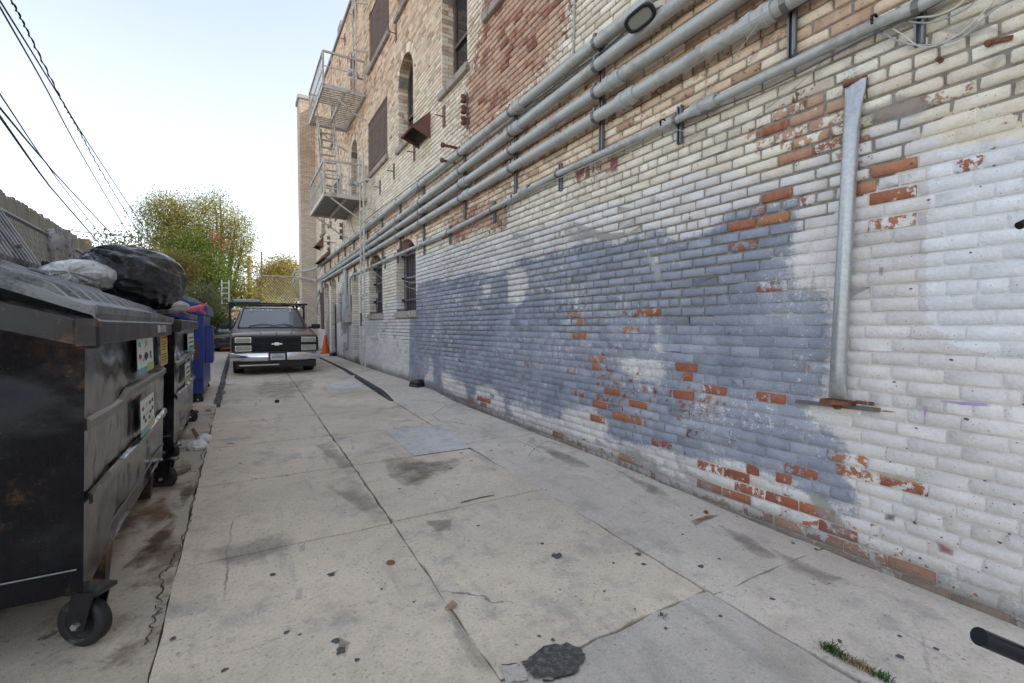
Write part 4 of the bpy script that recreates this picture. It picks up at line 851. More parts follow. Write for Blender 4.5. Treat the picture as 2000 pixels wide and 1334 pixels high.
# ---- galvanised guard post with flattened ends, and the steel strip under it
g0, g1 = onX(1668, 158, X=2.955), onX(1634, 778, X=2.93); gp = thing('galvanised_post', 'galvanised pipe with flattened ends bolted upright on the brick wall', 'pipe', tuple(g1))
secs = []
for s_, w, d in ((0, .055, .008), (.03, .053, .010), (.09, .044, .028), (.16, .040, .038), (.3, .039, .039), (.6, .039, .039), (.90, .039, .039), (.94, .042, .034), (.975, .046, .022), (1, .051, .010)):
    c = g0+(g1-g0)*s_; secs.append([(c[0]-d*math.cos(a)+.02*(1-d/.038), c[1]+w*math.sin(a), c[2]) for a in np.linspace(0, 2*math.pi, 18, endpoint=False)])
M_ZINC = MT('zinc'); t = M_ZINC; v = t.math('MULTIPLY_ADD', t.vor(60, out='Color'), .6, .2); n = t.noise(40, 4); ns = t.noise(12, 4, .6, t.map(t.pos(), (1, 4, .12)))
t.set(t.mix(t.step(ns, .55, .75), t.mix(.35, t.mix(n, (.40, .415, .425), (.53, .545, .55)), v, 'SOFT_LIGHT'), (.62, .63, .62)), t.math('MULTIPLY_ADD', n, .2, .33), .75); M_ZINC = t.m
q = MB(); q.loft(secs); q.build('tube', M_ZINC, gp)
q = MB(); q.bar((WX-.015, g0[1]-.05, g0[2]+.008), (WX-.04, g0[1]+.055, g0[2]-.006), .03, .016); q.build('top_lug', M_RUST, gp)
st = thing('steel_strip', 'thin rusty steel strip bolted level under the galvanised post', 'strip', tuple(onX(1635, 788)))
a, b = onX(1556, 784, X=2.985), onX(1718, 801, X=2.985); q = MB(); q.bar(a, b, .03, .022); q.build('bar', M_STRUT, st)
m_ = onX(1634, 786, X=2.94); q = MB(); q.box((2.90, m_[1]-.075, m_[2]-.012), (2.995, m_[1]+.07, m_[2]+.014)); q.cbox((2.93, m_[1]-.02, m_[2]-.04), (2.97, m_[1]+.02, m_[2]-.012), .01); q.build('foot_plate', M_RUST, st)
for dy in (-.10, -.125, -.16): q = MB(); q.lathe([(0, 0), (.013, 0), (.013, .018), (0, .018)], (2.965, m_[1]+dy, m_[2]+.004), 'Z', 6, False); q.build('bolt', M_RUST, st)
# ---- rust stubs left in the wall
def stub(pix, label, ln=.14, r=.012, plate=False, dirv=(-1, 0, 0)):
    p = onX(*pix); t = thing('anchor_plate' if plate else 'rusty_spike', label, 'anchor plate' if plate else 'spike', tuple(p), group='anchor plates of the building' if plate else 'spikes left in the wall')
    d = Vector(dirv).normalized(); q = MB()
    q.tube([p+np.array([.02, 0, 0]), Vector(p)+d*ln], r, 7); q.build('rod', M_RUST, t)
    if plate:
        q = MB(); q.cbox((WX-.018, p[1]-.05, p[2]-.17), (WX-.004, p[1]+.05, p[2]+.17), .004); q.build('plate', M_RUSTP, t)
    else:
        q = MB(); q.lathe([(0, -.02), (r*1.9, -.02), (r*1.9, .02), (0, .02)], tuple(Vector(p)+d*(ln-.02)), 'X', 8, False); q.build('head', M_RUST, t)
for px, l in [((868, 228), 'rust red anchor plate right of the large rusty hood'), ((810, 298), 'rust red anchor plate just under the large rusty hood'), ((770, 335), 'rust red anchor plate below the lower slatted window'), ((743, 366), 'rust red anchor plate nearest the drop ladder top'), ((774, 66), 'rust red anchor plate between upper slatted window and roof arch'), ((697, 9), 'rust red anchor plate highest on the wall by the roof'), ((692, 30), 'rust red anchor plate second from the roof edge'), ((674, 77), 'rust red anchor plate above the upper fire escape landing'), ((661, 301), 'rust red anchor plate beside the fire escape stair')]: stub(px, l, .16, .010, True)
stub((893, 289), 'rusty bent pipe stub above the top conduit', .26, .022); stub((889, 318), 'rusty pipe stub between the top two conduits', .24, .020); stub((1842, 119), 'small rusty nail sticking out of cream brick at upper right', .04, .006, dirv=(-1, .4, .2))
p = onX(1952, 78); rb = thing('rusty_bracket', 'flat rusty iron bracket on the cream bricks at upper right', 'bracket', tuple(p)); q = MB(); q.bar(onX(1926, 84, X=2.985), onX(1978, 73, X=2.985), .012, .018); q.build('strap', M_RUST, rb); q = MB(); q.lathe([(0, -.012), (.013, -.012), (.013, .012), (0, .012)], tuple(onX(1930, 85, X=2.98)), 'X', 8, False); q.build('bolt', M_RUST, rb)
def insulators(pix, n, label, dz=.17):
    p = onX(*pix); t = thing('insulator_rack', label, 'insulators', tuple(p), group='insulator racks'); q = MB(); q.box((WX-.03, p[1]-.012, p[2]-dz*(n-1)-.1), (WX-.005, p[1]+.012, p[2]+.1)); q.build('rack', M_STRUT, t)
    for k in range(n):
        q = MB(); q.lathe([(0, -.06), (.035, -.055), (.045, -.03), (.02, 0), (.045, .03), (.035, .055), (0, .06)], (WX-.075, p[1], p[2]-dz*k), 'Z', 10); q.box((WX-.075, p[1]-.008, p[2]-dz*k-.008), (WX-.02, p[1]+.008, p[2]-dz*k+.008)); q.build('insulator', M_RUST, t)
insulators((914, 195), 3, 'rack of three brown insulators on the brick right of the hood', .16); insulators((670, 440), 3, 'rack of three brown insulators beneath the lower landing', .2); insulators((645, 465), 4, 'rack of four brown insulators above the far hood', .2)
stub((655, 474), 'rusty rod sticking out below the lower landing', .45, .012)
# ---- sheet metal hoods
def hood(A, B, Cc, C2, label):
    """wedge hood: near wall-top A, near wall-bottom B, near outer lip Cc, far outer lip C2 (photo points, A and B on the wall)"""
    a, b = onX(*A), onX(*B); y = (a[1]+b[1])/2; c = onY(*Cc, Y=y); L = None
    for yy in np.linspace(y, y+3, 300):
        d = project((c[0], yy, c[2]))[0]
        if L is None or abs(d[0]-C2[0]) < L[0]: L = (abs(d[0]-C2[0]), yy)
    y2 = L[1]; t = thing('exhaust_hood', label, 'hood', (WX, y, b[2]), group='exhaust hoods'); xc = c[0]; za, zb, zc = a[2], b[2], c[2]
    for nm, Y in (('side_panel', y), ('side_panel', y2)):
        q = MB(); q.prism([(WX-.004, Y, za), (WX-.004, Y, zb), (xc, Y, zc)], (0, .006 if Y == y else -.006, 0)); q.build(nm, M_RUSTP, t)
    q = MB(); q.prism([(WX-.004, y, za+.004), (xc-.01, y, zc+.004), (xc-.01, y2, zc+.004), (WX-.004, y2, za+.004)], (-.002, 0, .006)); q.build('top_panel', M_RUSTP, t)
    q = MB(); q.bar((xc, y-.005, zc), (xc, y2+.005, zc), .03, .03); q.build('lip', M_COPE if False else M_RUST, t)
    q = MB(); q.add([(WX-.05, y+.01, zb+.06), (xc+.06, y+.01, zc+.06), (xc+.06, y2-.01, zc+.06), (WX-.05, y2-.01, zb+.06)], [(0, 1, 2, 3)]); q.build('inside', M_HOODIN, t)  # flat dark sheet across the hood's open mouth
hood((841, 218), (841, 271), (804, 247), (784, 277), 'large rust brown sheet metal hood under the arched window')
hood((632, 462), (632, 484), (618, 478), (612, 480), 'small rust brown hood high on the far end wall')
hood((646, 487), (646, 510), (631, 503), (616, 517), 'rust brown hood at the far end of the conduits')
# ---- meter boxes, tangle of cables, and small fittings by the doors
M_BOX = simple('meter_box', (.47, .48, .485), .55, .1, var=.12, dirt=(.25, .17, .12), dirt_amt=.3, bump=.1)
mb = thing('meter_box', 'grey electric box on the wall nearest the navy door', 'electric box', (WX, 16.1, H+.1), group='electric boxes')
q = MB(); q.cbox((WX-.16, 15.85, H+.12), (WX-.004, 16.35, H+.70), .012); q.build('case', M_BOX, mb); q = MB(); q.cbox((WX-.175, 15.88, H+.15), (WX-.16, 16.32, H+.62), .006); q.build('lid', M_BOX, mb); q = MB(); q.box((WX-.12, 15.9, H+.70), (WX-.06, 16.2, H+.73)); q.build('rust_edge', M_RUST, mb)
mb2 = thing('meter_box', 'tall grey electric box behind the drop ladder rails', 'electric box', (WX, 15.1, H), group='electric boxes')
q = MB(); q.cbox((WX-.2, 14.85, H+.10), (WX-.004, 15.30, H+.95), .012); q.build('case', M_BOX, mb2); q = MB(); q.cbox((WX-.215, 14.88, H+.15), (WX-.2, 15.27, H+.55), .006); q.build('lid', M_BOX, mb2)
for k, (y, z0, z1) in enumerate([(15.55, H+.3, H+1.75), (15.4, H+.9, H+1.75)]):
    q = MB(); q.tube([(2.93, y, z0), (2.93, y, z1)], .04 if k == 0 else .055, 10); o = q.build('riser_pipe', M_PIPE); tag(o, ['grey riser pipe between the two electric boxes, slimmer one', 'thicker grey riser pipe above the tall electric box'][k], 'pipe')
cb = MB()
for k in range(12):
    y0 = 15.5+rng.normal(0, .12); P = [(2.93+rng.normal(0, .02), y0, H+1.2+rng.random()*.5)]
    for j in range(5): P.append((2.86+rng.normal(0, .04), 15.55+rng.normal(0, .16), H+.95-.28*j+rng.normal(0, .08)))
    P.append((2.95, 15.5+rng.normal(0, .2), H+.2)); cb.tube(smooth_path(P, 4), .007, 4)
o = cb.build('cable_tangle', M_WIRE, kind='stuff')
q = MB(); q.tube([(2.97, 15.35, H+.1), (2.97, 15.35, H-.72), (2.97, 15.6, H-.74), (2.97, 16.0, H-.72), (2.97, 16.1, H-.85), (2.97, 15.9, H-1.0)], .016, 6); o = q.build('drain_pipe', M_PIPE); tag(o, 'thin grey pipe bending low on the wall beneath the electric boxes', 'pipe')
q = MB(); q.cbox((2.93, 15.75, H-.78), (2.995, 15.9, H-.55), .01); o = q.build('outlet_box', M_BOX); tag(o, 'small grey outlet box low on the wall under the electric boxes', 'outlet box')
q = MB(); q.tube([(2.9, 20.2, H+1.45), (2.9, 20.5, H+1.5), (2.85, 20.9, H+1.2)], .03, 8); o = q.build('elbow_pipe', M_PIPE); tag(o, 'short grey elbow pipe under the ends of the conduits', 'pipe')
q = MB(); q.tube([(2.9, 19.9, H+1.3), (2.75, 20.0, H+.9), (2.72, 20.1, H+.6), (2.8, 20.2, H+.4)], .012, 6); o = q.build('hanging_cable', M_WIRED); tag(o, 'dark cable hanging beside the maroon shuttered window', 'cable')
# ---- bait stations at the foot of the wall
M_BAIT = simple('bait_black', (.014, .015, .02), .4, var=.3, dirt=(.10, .10, .11), dirt_amt=.25, bump=.1)
def bait(pix, label, rz):
    c = on_ground(*pix); t = thing('bait_box', label, 'bait box', tuple(c), rz, 'bait boxes along the wall')
    q = MB(); q.cbox((-.17, -.13, .0), (.17, .13, .035), .012); q.build('base', M_BAIT, t, local=True); q = MB(); q.loft([[(-.155, -.115, .035), (.155, -.115, .035), (.155, .115, .035), (-.155, .115, .035)], [(-.15, -.11, .085), (.15, -.11, .085), (.15, .11, .085), (-.15, .11, .085)], [(-.13, -.09, .115), (.13, -.09, .115), (.13, .09, .115), (-.13, .09, .115)]], smooth=False); q.build('lid', M_BAIT, t, local=True)
    q = MB(); q.box((.155, -.03, .03), (.175, .03, .06)); q.box((-.08, -.05, .115), (.05, .05, .119)); q.build('latch', M_BAIT, t, local=True)
bait((820, 754), 'black plastic bait box at the foot of the blue painted wall', .35); bait((655, 695), 'black plastic bait box beside the navy door', .3)
# ---- fire escape
M_FE = simple('fire_escape_grey', (.60, .575, .53), .6, .1, var=.15, scale=6, dirt=(.30, .2, .13), dirt_amt=.3, bump=.15)
M_FED = simple('deck_boards', (.27, .265, .26), .85, 0, var=.25, scale=8, dirt=(.35, .22, .10), dirt_amt=.2, bump=.3)
FX0, FY0, FY1 = 1.95, 12.78, 15.35; FZ = (H+3.33, H+6.02)
fe = thing('fire_escape', 'grey painted iron fire escape with two railed landings and drop ladder', 'fire escape', (WX, FY0, FZ[0]))
for lv, z in enumerate(FZ):
    q = MB(); 
    for a, b in (((FX0, FY0, z), (WX-.02, FY0, z)), ((FX0, FY1, z), (WX-.02, FY1, z)), ((FX0, FY0, z), (FX0, FY1, z)), ((WX-.03, FY0, z), (WX-.03, FY1, z)), (((FX0+WX)/2, FY0, z-.01), ((FX0+WX)/2, FY1, z-.01))): q.bar(a, b, .05, .10)
    fr = q.build('landing_frame', M_FE, fe)
    if lv == 1:
        n = 21
        for k in range(n):
            y = FY0+.03+(FY1-FY0-.06)*k/(n-1); q = MB(); xm = (FX0+WX)/2
            if 1.1 < y-FY0 < 1.95: q.box((xm, y-.030, z+.02), (WX-.05, y+.030, z+.032))
            else: q.box((FX0+.03, y-.030, z+.02), (WX-.05, y+.030, z+.032))
            q.build('slat', M_FE, fr)
    else:
        n = 9; 
        for k in range(n):
            y = FY0+.02+(FY1-FY0-.04)*k/n; q = MB(); q.cbox((FX0+.03, y+.004, z+.02), (WX-.05, y+(FY1-FY0-.04)/n-.004, z+.05), .004); q.build('board', M_FED, fr)
    rl = MB(); hz = z+.86
    for a, b in (((FX0, FY0, hz), (WX-.02, FY0, hz)), ((FX0, FY1, hz), (WX-.02, FY1, hz)), ((FX0, FY0, hz), (FX0, FY1, hz))): rl.bar(a, b, .045, .045)
    for a, b in (((FX0, FY0, z+.5), (WX-.45, FY0, z+.5)), ((FX0, FY0, z+.45), (FX0, FY1, z+.45))): rl.bar(a, b, .02, .02)
    for x in np.linspace(FX0, WX-.05, 6): rl.bar((x, FY0, z), (x, FY0, hz), .022 if x > FX0 else .05, .022 if x > FX0 else .05); rl.bar((x, FY1, z), (x, FY1, hz), .02, .02)
    rl.build('end_railing', M_FE, fe)
    rl = MB()
    for k in range(15): y = FY0+(FY1-FY0)*k/14; rl.bar((FX0, y, z), (FX0, y, hz), .013 if k % 14 else .045, .013 if k % 14 else .045)
    rl.build('front_railing', M_FE, fe)
    for y in (FY0+.03, FY1-.03):
        q = MB(); q.bar((FX0+.12, y, z-.05), (WX-.35, y, z-.50) if lv else (WX-.25, y, z-.5), .05, .03); q.bar((WX-.25 if not lv else WX-.35, y, z-.5), (WX, y, z-.62), .05, .03); q.build('brace', M_FE, fe)
# steep stair between the landings
sa, sb = Vector((2.07, 14.8, FZ[1])), Vector((2.03, 13.7, FZ[0]+.05)); sc_, sd = Vector((2.50, 14.8, FZ[1])), Vector((2.46, 13.7, FZ[0]+.05))
for a, b in ((sa, sb), (sc_, sd)): q = MB(); q.bar(a, b, .03, .08); q.tube([a+Vector((0, -.25, .5)), a+Vector((0, -.12, .1)), b+Vector((0, -.25, .75)), b+Vector((0, -.1, .3)), b], .017, 6); q.build('stringer', M_FE, fe)
for k in range(1, 11):
    a = sa+(sb-sa)*k/11; b = sc_+(sd-sc_)*k/11; q = MB(); q.bar(a, b, .10, .02); q.build('tread', M_FE, fe)
# drop ladder on stand-off brackets
l0, l1 = onX(703, 306, X=2.78), onX(709.5, 297, X=2.78); yA = 11.95; yB = 12.33
for yy, zt in ((yB, H+4.20), (yA, H+4.24)):
    q = MB(); q.bar((2.72, yy, base_z(yy)+.02), (2.72, yy, zt), .055, .03); q.build('ladder_rail', M_FE, fe)
for k in range(17): q = MB(); z = base_z(12.2)+.25+k*.31; q.tube([(2.72, yA, z), (2.72, yB, z)], .012, 6); q.build('rung', M_FE, fe)
for z in (H-.28, H+.75, H+2.9, H+3.6):
    q = MB(); q.bar((2.72, yB, z), (2.72, yA-.02, z), .03, .05); q.bar((2.72, yA, z), (2.995, yA-.05, z), .03, .05); q.bar((2.995, yA-.05, z-.06), (2.995, yA-.05, z+.06), .02, .08); q.build('ladder_bracket', M_FE, fe)
q = MB(); q.bar((2.715, yB, H+.32), (2.715, yB, H+.0), .058, .033); q.build('rusty_band', M_RUST, fe, label='rusty worn band on the ladder rail')
for zz in (H+7.6,):   # high gooseneck up to the roof
    for yy in (12.95, 12.6): q = MB(); q.bar((2.72, yy, FZ[1]), (2.72, yy, TOP+.5), .05, .03); q.build('ladder_rail', M_FE, fe)
    for k in range(11): q = MB(); z = FZ[1]+.3+k*.31; q.tube([(2.72, 12.6, z), (2.72, 12.95, z)], .012, 6); q.build('rung', M_FE, fe)
    for z in (FZ[1]+1.0, FZ[1]+2.2): q = MB(); q.bar((2.72, 12.6, z), (2.995, 12.5, z), .03, .05); q.bar((2.72, 12.95, z), (2.72, 12.6, z), .03, .05); q.build('ladder_bracket', M_FE, fe)
M_LAMPG = simple('floodlight_metal', (.55, .58, .62), .4, .4)
for (y, z, l) in ((13.1, H+3.8, 'round floodlight pair by the lower landing railing'), (13.05, H+6.65, 'round floodlight pair by the upper landing railing')):
    t = thing('floodlight', l, 'floodlight', (WX, y, z), group='floodlights by the fire escape')
    for dx in (0, .16): q = MB(); q.lathe([(0, -.02), (.07, 0), (.08, .04), (.05, .11), (0, .12)], (2.65+dx, y, z), 'Y', 14); q.build('lamp_head', M_LAMPG, t)
    q = MB(); q.bar((2.6, y+.1, z), (WX, y+.1, z-.05), .03, .03); q.build('arm', M_STRUT, t)
# ================================================================ DUMPSTERS, BAGS AND LITTER
def black_paint(name, col, rough, dents=.5, rust=.5, coat=.0, r0=.60, top=0, spec=.5):
    t = MT(name); P = t.obj(); n = t.noise(3.2, 5, .6, P); nf = t.noise(34, 5, .65, P); ns = t.noise(5, 5, .6, t.map(P, (14, 14, .7))); sp = t.vor(120, P)
    c = t.mix(t.mul(t.step(ns, .60, .76), .4), col, tuple(x*2+.02 for x in col))
    c = t.mix(t.mul(t.step(t.add(n, t.cen(nf, .5)), r0, r0+.12), rust), c, t.mix(nf, (.055, .025, .015), (.21, .10, .04)))
    c = t.mix(t.mul(t.step(t.add(t.noise(1.7, 4, .6, P), t.cen(nf, .9)), .74, .80), .55), c, (.16, .16, .17))         # dusty scrapes
    c = t.mix(t.mul(t.step(sp, .10, .05), t.step(nf, .52, .62)), c, (.40, .40, .40))
    if top:
        sx = t.n('ShaderNodeSeparateXYZ'); t.l(P, sx.inputs[0]); c = t.mix(t.mul(t.step(t.add(sx.outputs[2], t.cen(n, .9), t.cen(nf, .3)), 1.14, 1.44), .42), c, t.mix(nf, (.05, .022, .012), (.20, .09, .03)))  # rust brown towards the top, with a warm reflection painted in
    t.b.inputs['Specular IOR Level'].default_value = spec
    t.set(c, t.add(rough, t.cen(ns, .20), t.cen(nf, .16)), 0.)
    t.b.inputs['Coat Weight'].default_value = coat; t.b.inputs['Coat Roughness'].default_value = .12
    t.bump(t.add(t.mul(t.noise(2.6, 2, .4, P), dents*14), t.mul(t.noise(9, 2, .4, P), dents*2.2), t.mul(nf, .16)), .5, .012); return t.m
M_DB = black_paint('dumpster_black', (.007, .007, .009), .17, .5, .22, .3); M_DBR = black_paint('dumpster_rim_rusty', (.018, .016, .016), .38, .25, .8, 0, .53); M_DBE = black_paint('dumpster_end_black', (.006, .006, .009), .30, .5, .35, 0, .6, 1, .25); M_DBLUE = black_paint('dumpster_blue', (.012, .042, .27), .42, .2, .35, .2)
def lid_mat():
    t = MT('lid_plastic'); P = t.obj(); nf = t.noise(60, 4, .6, P); n = t.noise(4, 4, .6, P); g = t.n('ShaderNodeNewGeometry'); sx = t.n('ShaderNodeSeparateXYZ'); t.l(g.outputs['Normal'], sx.inputs[0])
    dust = t.mul(t.step(t.add(n, t.cen(nf, .5)), .30, .62), .8); c = t.mix(dust, (.05, .052, .058), (.27, .27, .275)); t.set(c, t.math('MULTIPLY_ADD', nf, .25, .32)); t.bump(nf, .12, .004); return t.m
M_LID = lid_mat(); M_RUB = simple('rubber', (.014, .014, .016), .6, 0, var=.35, dirt=(.10, .10, .10), dirt_amt=.1, bump=.2); M_HUB = simple('hub_maroon', (.06, .03, .04), .5, .3, var=.4); M_BOLT = simple('bolt_bright', (.62, .63, .62), .3, .9, bump=0)
M_STK = simple('sticker_white', (.72, .74, .73), .45, var=.06, bump=.05); M_STKY = simple('sticker_yellow', (.62, .44, .10), .5, var=.1, bump=.05); M_TEAL = simple('sticker_teal', (.16, .40, .40), .5, bump=0); M_LIME = simple('sticker_lime', (.46, .50, .18), .5, bump=0); M_INK = simple('ink_dark', (.03, .03, .035), .6, bump=0); M_REDINK = simple('ink_red', (.45, .05, .04), .6, bump=0); M_CHALK = simple('paint_marker_white', (.66, .67, .68), .7, bump=0)
M_TEALT = simple('letter_teal', (.03, .30, .28), .5, bump=0); M_WELD = simple('weld_bead', (.22, .22, .23), .5, .5, var=.5, scale=50)
def caster(parent, c, rz, r=.10, rot=0., base=.22):
    """swivel caster: wheel (> tyre, hub, bolt) in a fork"""
    w = thing('x', '', '', (0, 0, 0)); bpy.data.objects.remove(w)
    ca, sa_ = math.cos(rz), math.sin(rz)
    def T(p): return (c[0]+p[0]*ca-p[1]*sa_, c[1]+p[0]*sa_+p[1]*ca, c[2]+p[2])
    q = MB(); q.lathe([(r*.62, -.022), (r*.9, -.027), (r, -.018), (r, .018), (r*.9, .027), (r*.62, .022)], (0, 0, r), 'Y', 30); q.v = [T(p) for p in q.v]; wh = q.build('wheel', M_RUB, parent, local=True)
    q = MB(); q.lathe([(0, -.024), (r*.18, -.024), (r*.22, -.014), (r*.5, -.010), (r*.55, -.019), (r*.63, -.021), (r*.63, .021), (r*.55, .019), (r*.5, .010), (r*.22, .014), (r*.18, .024), (0, .024)], (0, 0, r), 'Y', 24); q.v = [T(p) for p in q.v]; q.build('hub', M_RUB if r > .095 else M_HUB, wh, local=True)
    q = MB(); q.lathe([(0, -.052), (.014, -.052), (.016, -.04), (.016, .04), (.014, .052), (0, .052)], (0, 0, r), 'Y', 6, False); q.v = [T(p) for p in q.v]; q.build('axle_bolt', M_BOLT, wh, local=True)
    q = MB()
    for s_ in (-1, 1): q.prism([(-.035, s_*.036, r-.02), (.035, s_*.036, r-.02), (.075, s_*.036, base-.02), (-.02 if 0 else -.045+.03, s_*.036, base-.02)], (0, s_*.007, 0)); q.lathe([(0, s_*.036), (.036, s_*.036), (.036, s_*.044), (0, s_*.044)], (0, 0, r), 'Y', 14, False)
    q.cbox((-.06, -.05, base-.02), (.10, .05, base), .004); q.v = [T(p) for p in q.v]; q.build('fork', M_DB, parent, local=True)
def ribbed_lid(parent, x0, x1, y0, y1, zf, slope, name='lid', nrib=9, thick=.03, mat=None):
    """corrugated plastic lid: ribs run from the hinge (x0) to the front lip (x1)"""
    q = MB(); prof = []; W_ = y1-y0
    for k in range(nrib):
        a = y0+.05+(W_-.10)*k/nrib; p = (W_-.10)/nrib
        prof += [(a+p*.10, 0), (a+p*.22, .042), (a+p*.50, .042), (a+p*.64, 0)]
    prof = [(y0, -.03), (y0+.004, .012), (y0+.04, .012), (y0+.05, 0)]+prof+[(y1-.04, .012), (y1-.004, .012), (y1, -.03)]
    def zz(x, h): return zf+(x1-x)*slope+h
    xs = [(x0, .25), (x0+.06, 1), (x0+(x1-x0)*.5, 1), (x1-.16, 1), (x1-.11, .15), (x1-.01, .12), (x1, -.3)]
    secs = [[(x, y, zz(x, h*a if h > 0 else h*(.3 if i < 6 else 1.))) for y, h in prof]+[(x, y, zz(x, -.035 if i < 6 else -.05)) for y, h in prof[::-1]] for i, (x, a) in enumerate(xs)]
    q.loft(secs, smooth=False); lid = q.build(name, mat or M_LID, parent, local=True)
    m = MB(); m.bar((x1-.012, y0+.01, zz(x1-.012, -.012)), (x1-.012, y1-.01, zz(x1-.012, -.012)), .035, .035); m.build('front_lip', mat or M_LID, lid, local=True)
    for yy in (y0+W_*.3, y0+W_*.62):
        m = MB(); xm = x0+(x1-x0)*.62; m.tube([(xm-.05, yy, zz(xm-.05, .028)), (xm-.02, yy, zz(xm-.02, .055)), (xm+.03, yy, zz(xm+.03, .055)), (xm+.06, yy, zz(xm+.06, .028))], .011, 6); m.build('lid_handle', mat or M_LID, lid, local=True)
    return lid
def bumpy(q, x, ya, yb, za, zb, bulge, n=24):
    pass
def dumpster(label, loc, L, Dp, hb, hf, mat, rim, slope, group, lids, rib=True, legs=True, cast=((.06, .1, -.5, .105), (.07, -.1, .3, .095)), casters_back=True):
    """front face on local x=0, body runs to -Dp and from y=0 to L; loc is the point of the ground under the near front corner"""
    t = thing('dumpster', label, 'dumpster', loc, 0, group); zr = hf; bk = hf+slope*Dp
    q = MB()      # panels: subdivided so their dents catch the light
    def grid(P00, P10, P11, P01, n, m):
        P00, P10, P11, P01 = map(np.array, (P00, P10, P11, P01)); vs = []; fs = []
        for j in range(m+1):
            for i in range(n+1): u, v = i/n, j/m; vs.append((P00*(1-u)+P10*u)*(1-v)+(P01*(1-u)+P11*u)*v)
        for j in range(m):
            for i in range(n): a = j*(n+1)+i; fs.append((a, a+1, a+n+2, a+n+1))
        return vs, fs
    ti = .035
    A, B, C_, D_ = (-ti, .0+ti*.5, hb), (-ti, L-ti*.5, hb), (0, L, hf), (0, 0, hf)
    E_, F_, G_, H_ = (-Dp+.15, ti*.5, hb), (-Dp+.15, L-ti*.5, hb), (-Dp, L, bk), (-Dp, 0, bk)
    vs, fs = grid(A, B, C_, D_, 46, 26)
    vs = [np.array(p)+np.array([.006*math.sin(p[1]*5.1+p[2]*3)*math.sin(p[2]*4.2)*min(1, (p[1])*(L-p[1])*6)+.0025*math.sin(p[1]*11+1.7*p[2]*6), 0, 0]) if .06 < p[1] < L-.06 else p for p in vs]; q.add(vs, fs, True); q.build('front_panel', mat, t, local=True, fix=False)
    q = MB(); vs, fs = grid(E_, A, D_, H_, 24, 26)
    def dent(p):
        d = math.exp(-(((p[0]+.30)/.16)**2+((p[2]-hf+.20)/.12)**2))*.045; return np.array(p)+np.array([0, d+.006*math.sin(p[0]*9)*math.sin(p[2]*7), 0])
    vs = [dent(p) for p in vs]; q.add(vs, fs, True); q.build('end_panel', M_DBE if mat is M_DB else mat, t, local=True, fix=False)
    q = MB(); vs, fs = grid(F_, B, C_, G_, 6, 6); q.add(vs, fs); q.build('end_panel', mat, t, local=True)
    q = MB(); q.add([E_, F_, G_, H_, A, B], [(0, 1, 2, 3), (0, 1, 5, 4)]); q.build('back_panel', mat, t, local=True)
    rr = MB(); rh, rt = .10, .045
    rr.cbox((-.01, -.02, hf-rh), (rt, L+.02, hf), .008); rb = rr.build('front_rim', rim if rib else mat, t, local=True)
    for y in (0, L):
        rr = MB(); a, b = (-rt, .035) if y == 0 else (-.035, rt)
        rr.prism([(-.012, y+a, hf-rh), (-.012, y+a, hf), (-Dp, y+a, bk), (-Dp, y+a, bk-rh)], (0, b-a, 0)); rr.build('end_rim', rim, t, local=True)
    rr = MB(); rr.cbox((-.028, -.055, hf-rh-.012), (rt+.006, .03, hf+.004), .01); rr.build('corner_cap', rim, t, local=True)
    if rib:
        for zz, ww, mt in ((hf-.40, .055, M_WORN), (hf-.72, .05, mat)):
            q = MB(); secs = []
            for y, dz, p in ((.03, -.02, .002), (.3, -.02, .008), (.62, -.02, .008), (.78, .018, .016), (1.1, .018, .016), (L-.25, .012, .014), (L-.02, .012, .004)): dz, p = (dz, p) if mt is M_WORN else (0, p*.6); secs.append([(-.012, y, zz+dz-ww/2), (p, y, zz+dz-ww*.35), (p, y, zz+dz+ww*.25), (-.012, y, zz+dz+ww/2)])
            q.loft(secs, smooth=False); q.build('rib', mt, t, local=True)
    q = MB(); zz = hb+.10; q.tube([(-ti-.02+.012, .02, zz), (-ti+.008, L*.5, zz+.004), (-ti+.008, L-.03, zz)], .0045, 5); q.tube([(-Dp+.2, .012, zz-.004), (-.05, .004, zz)], .004, 5); q.build('weld_seam', M_WELD, t, local=True)
    if legs:
        for y in (.42, L-.55):
            q = MB(); q.prism([(-ti-.005, y, hb), (-ti-.005, y+.16, hb), (-ti-.02, y+.12, .05), (-ti-.02, y+.04, .05)], (-.08, 0, 0)); q.build('skid_leg', rim, t, local=True)
    for k, (xx, yy, rz, r) in enumerate(cast): caster(t, (-xx, yy if yy > 0 else L+yy, 0), rz, r, base=hb)
    if casters_back:
        for yy in (.12, L-.12): caster(t, (-Dp+.32, yy, 0), .2, .1, base=hb)
    for (a, b, zf, sl, x0) in lids: ribbed_lid(t, x0, .02, a, b, zf, sl)
    return t
M_WORN = black_paint('rib_worn_metal', (.15, .14, .12), .38, .1, .35)
GRP = 'black dumpsters on the left'
z1 = ground_z(-.6, 2.5)
d1 = dumpster('nearest black dumpster with recycling stickers and closed ribbed lid', (-.52, 2.45, z1), 2.32, 1.25, .245, 1.335, M_DB, M_DBR, .29, GRP, [(.05, 1.96, 1.385, .385, -1.25), (1.975, 2.74, 1.375, .36, -1.25)], cast=((.045, .075, -.55, .10), (.02, -.14, -.25, .095)))
z2 = ground_z(-.6, 5.3)
d2 = dumpster('second black dumpster piled with bags, one lid flipped open', (-.50, 5.30, z2), 2.15, 1.2, .16, 1.33, M_DB, M_DBR, .29, GRP, [(1.15, 2.4, 1.40, .33, -1.2)], cast=((.09, .09, -.5, .10), (.07, -.1, .3, .095)))
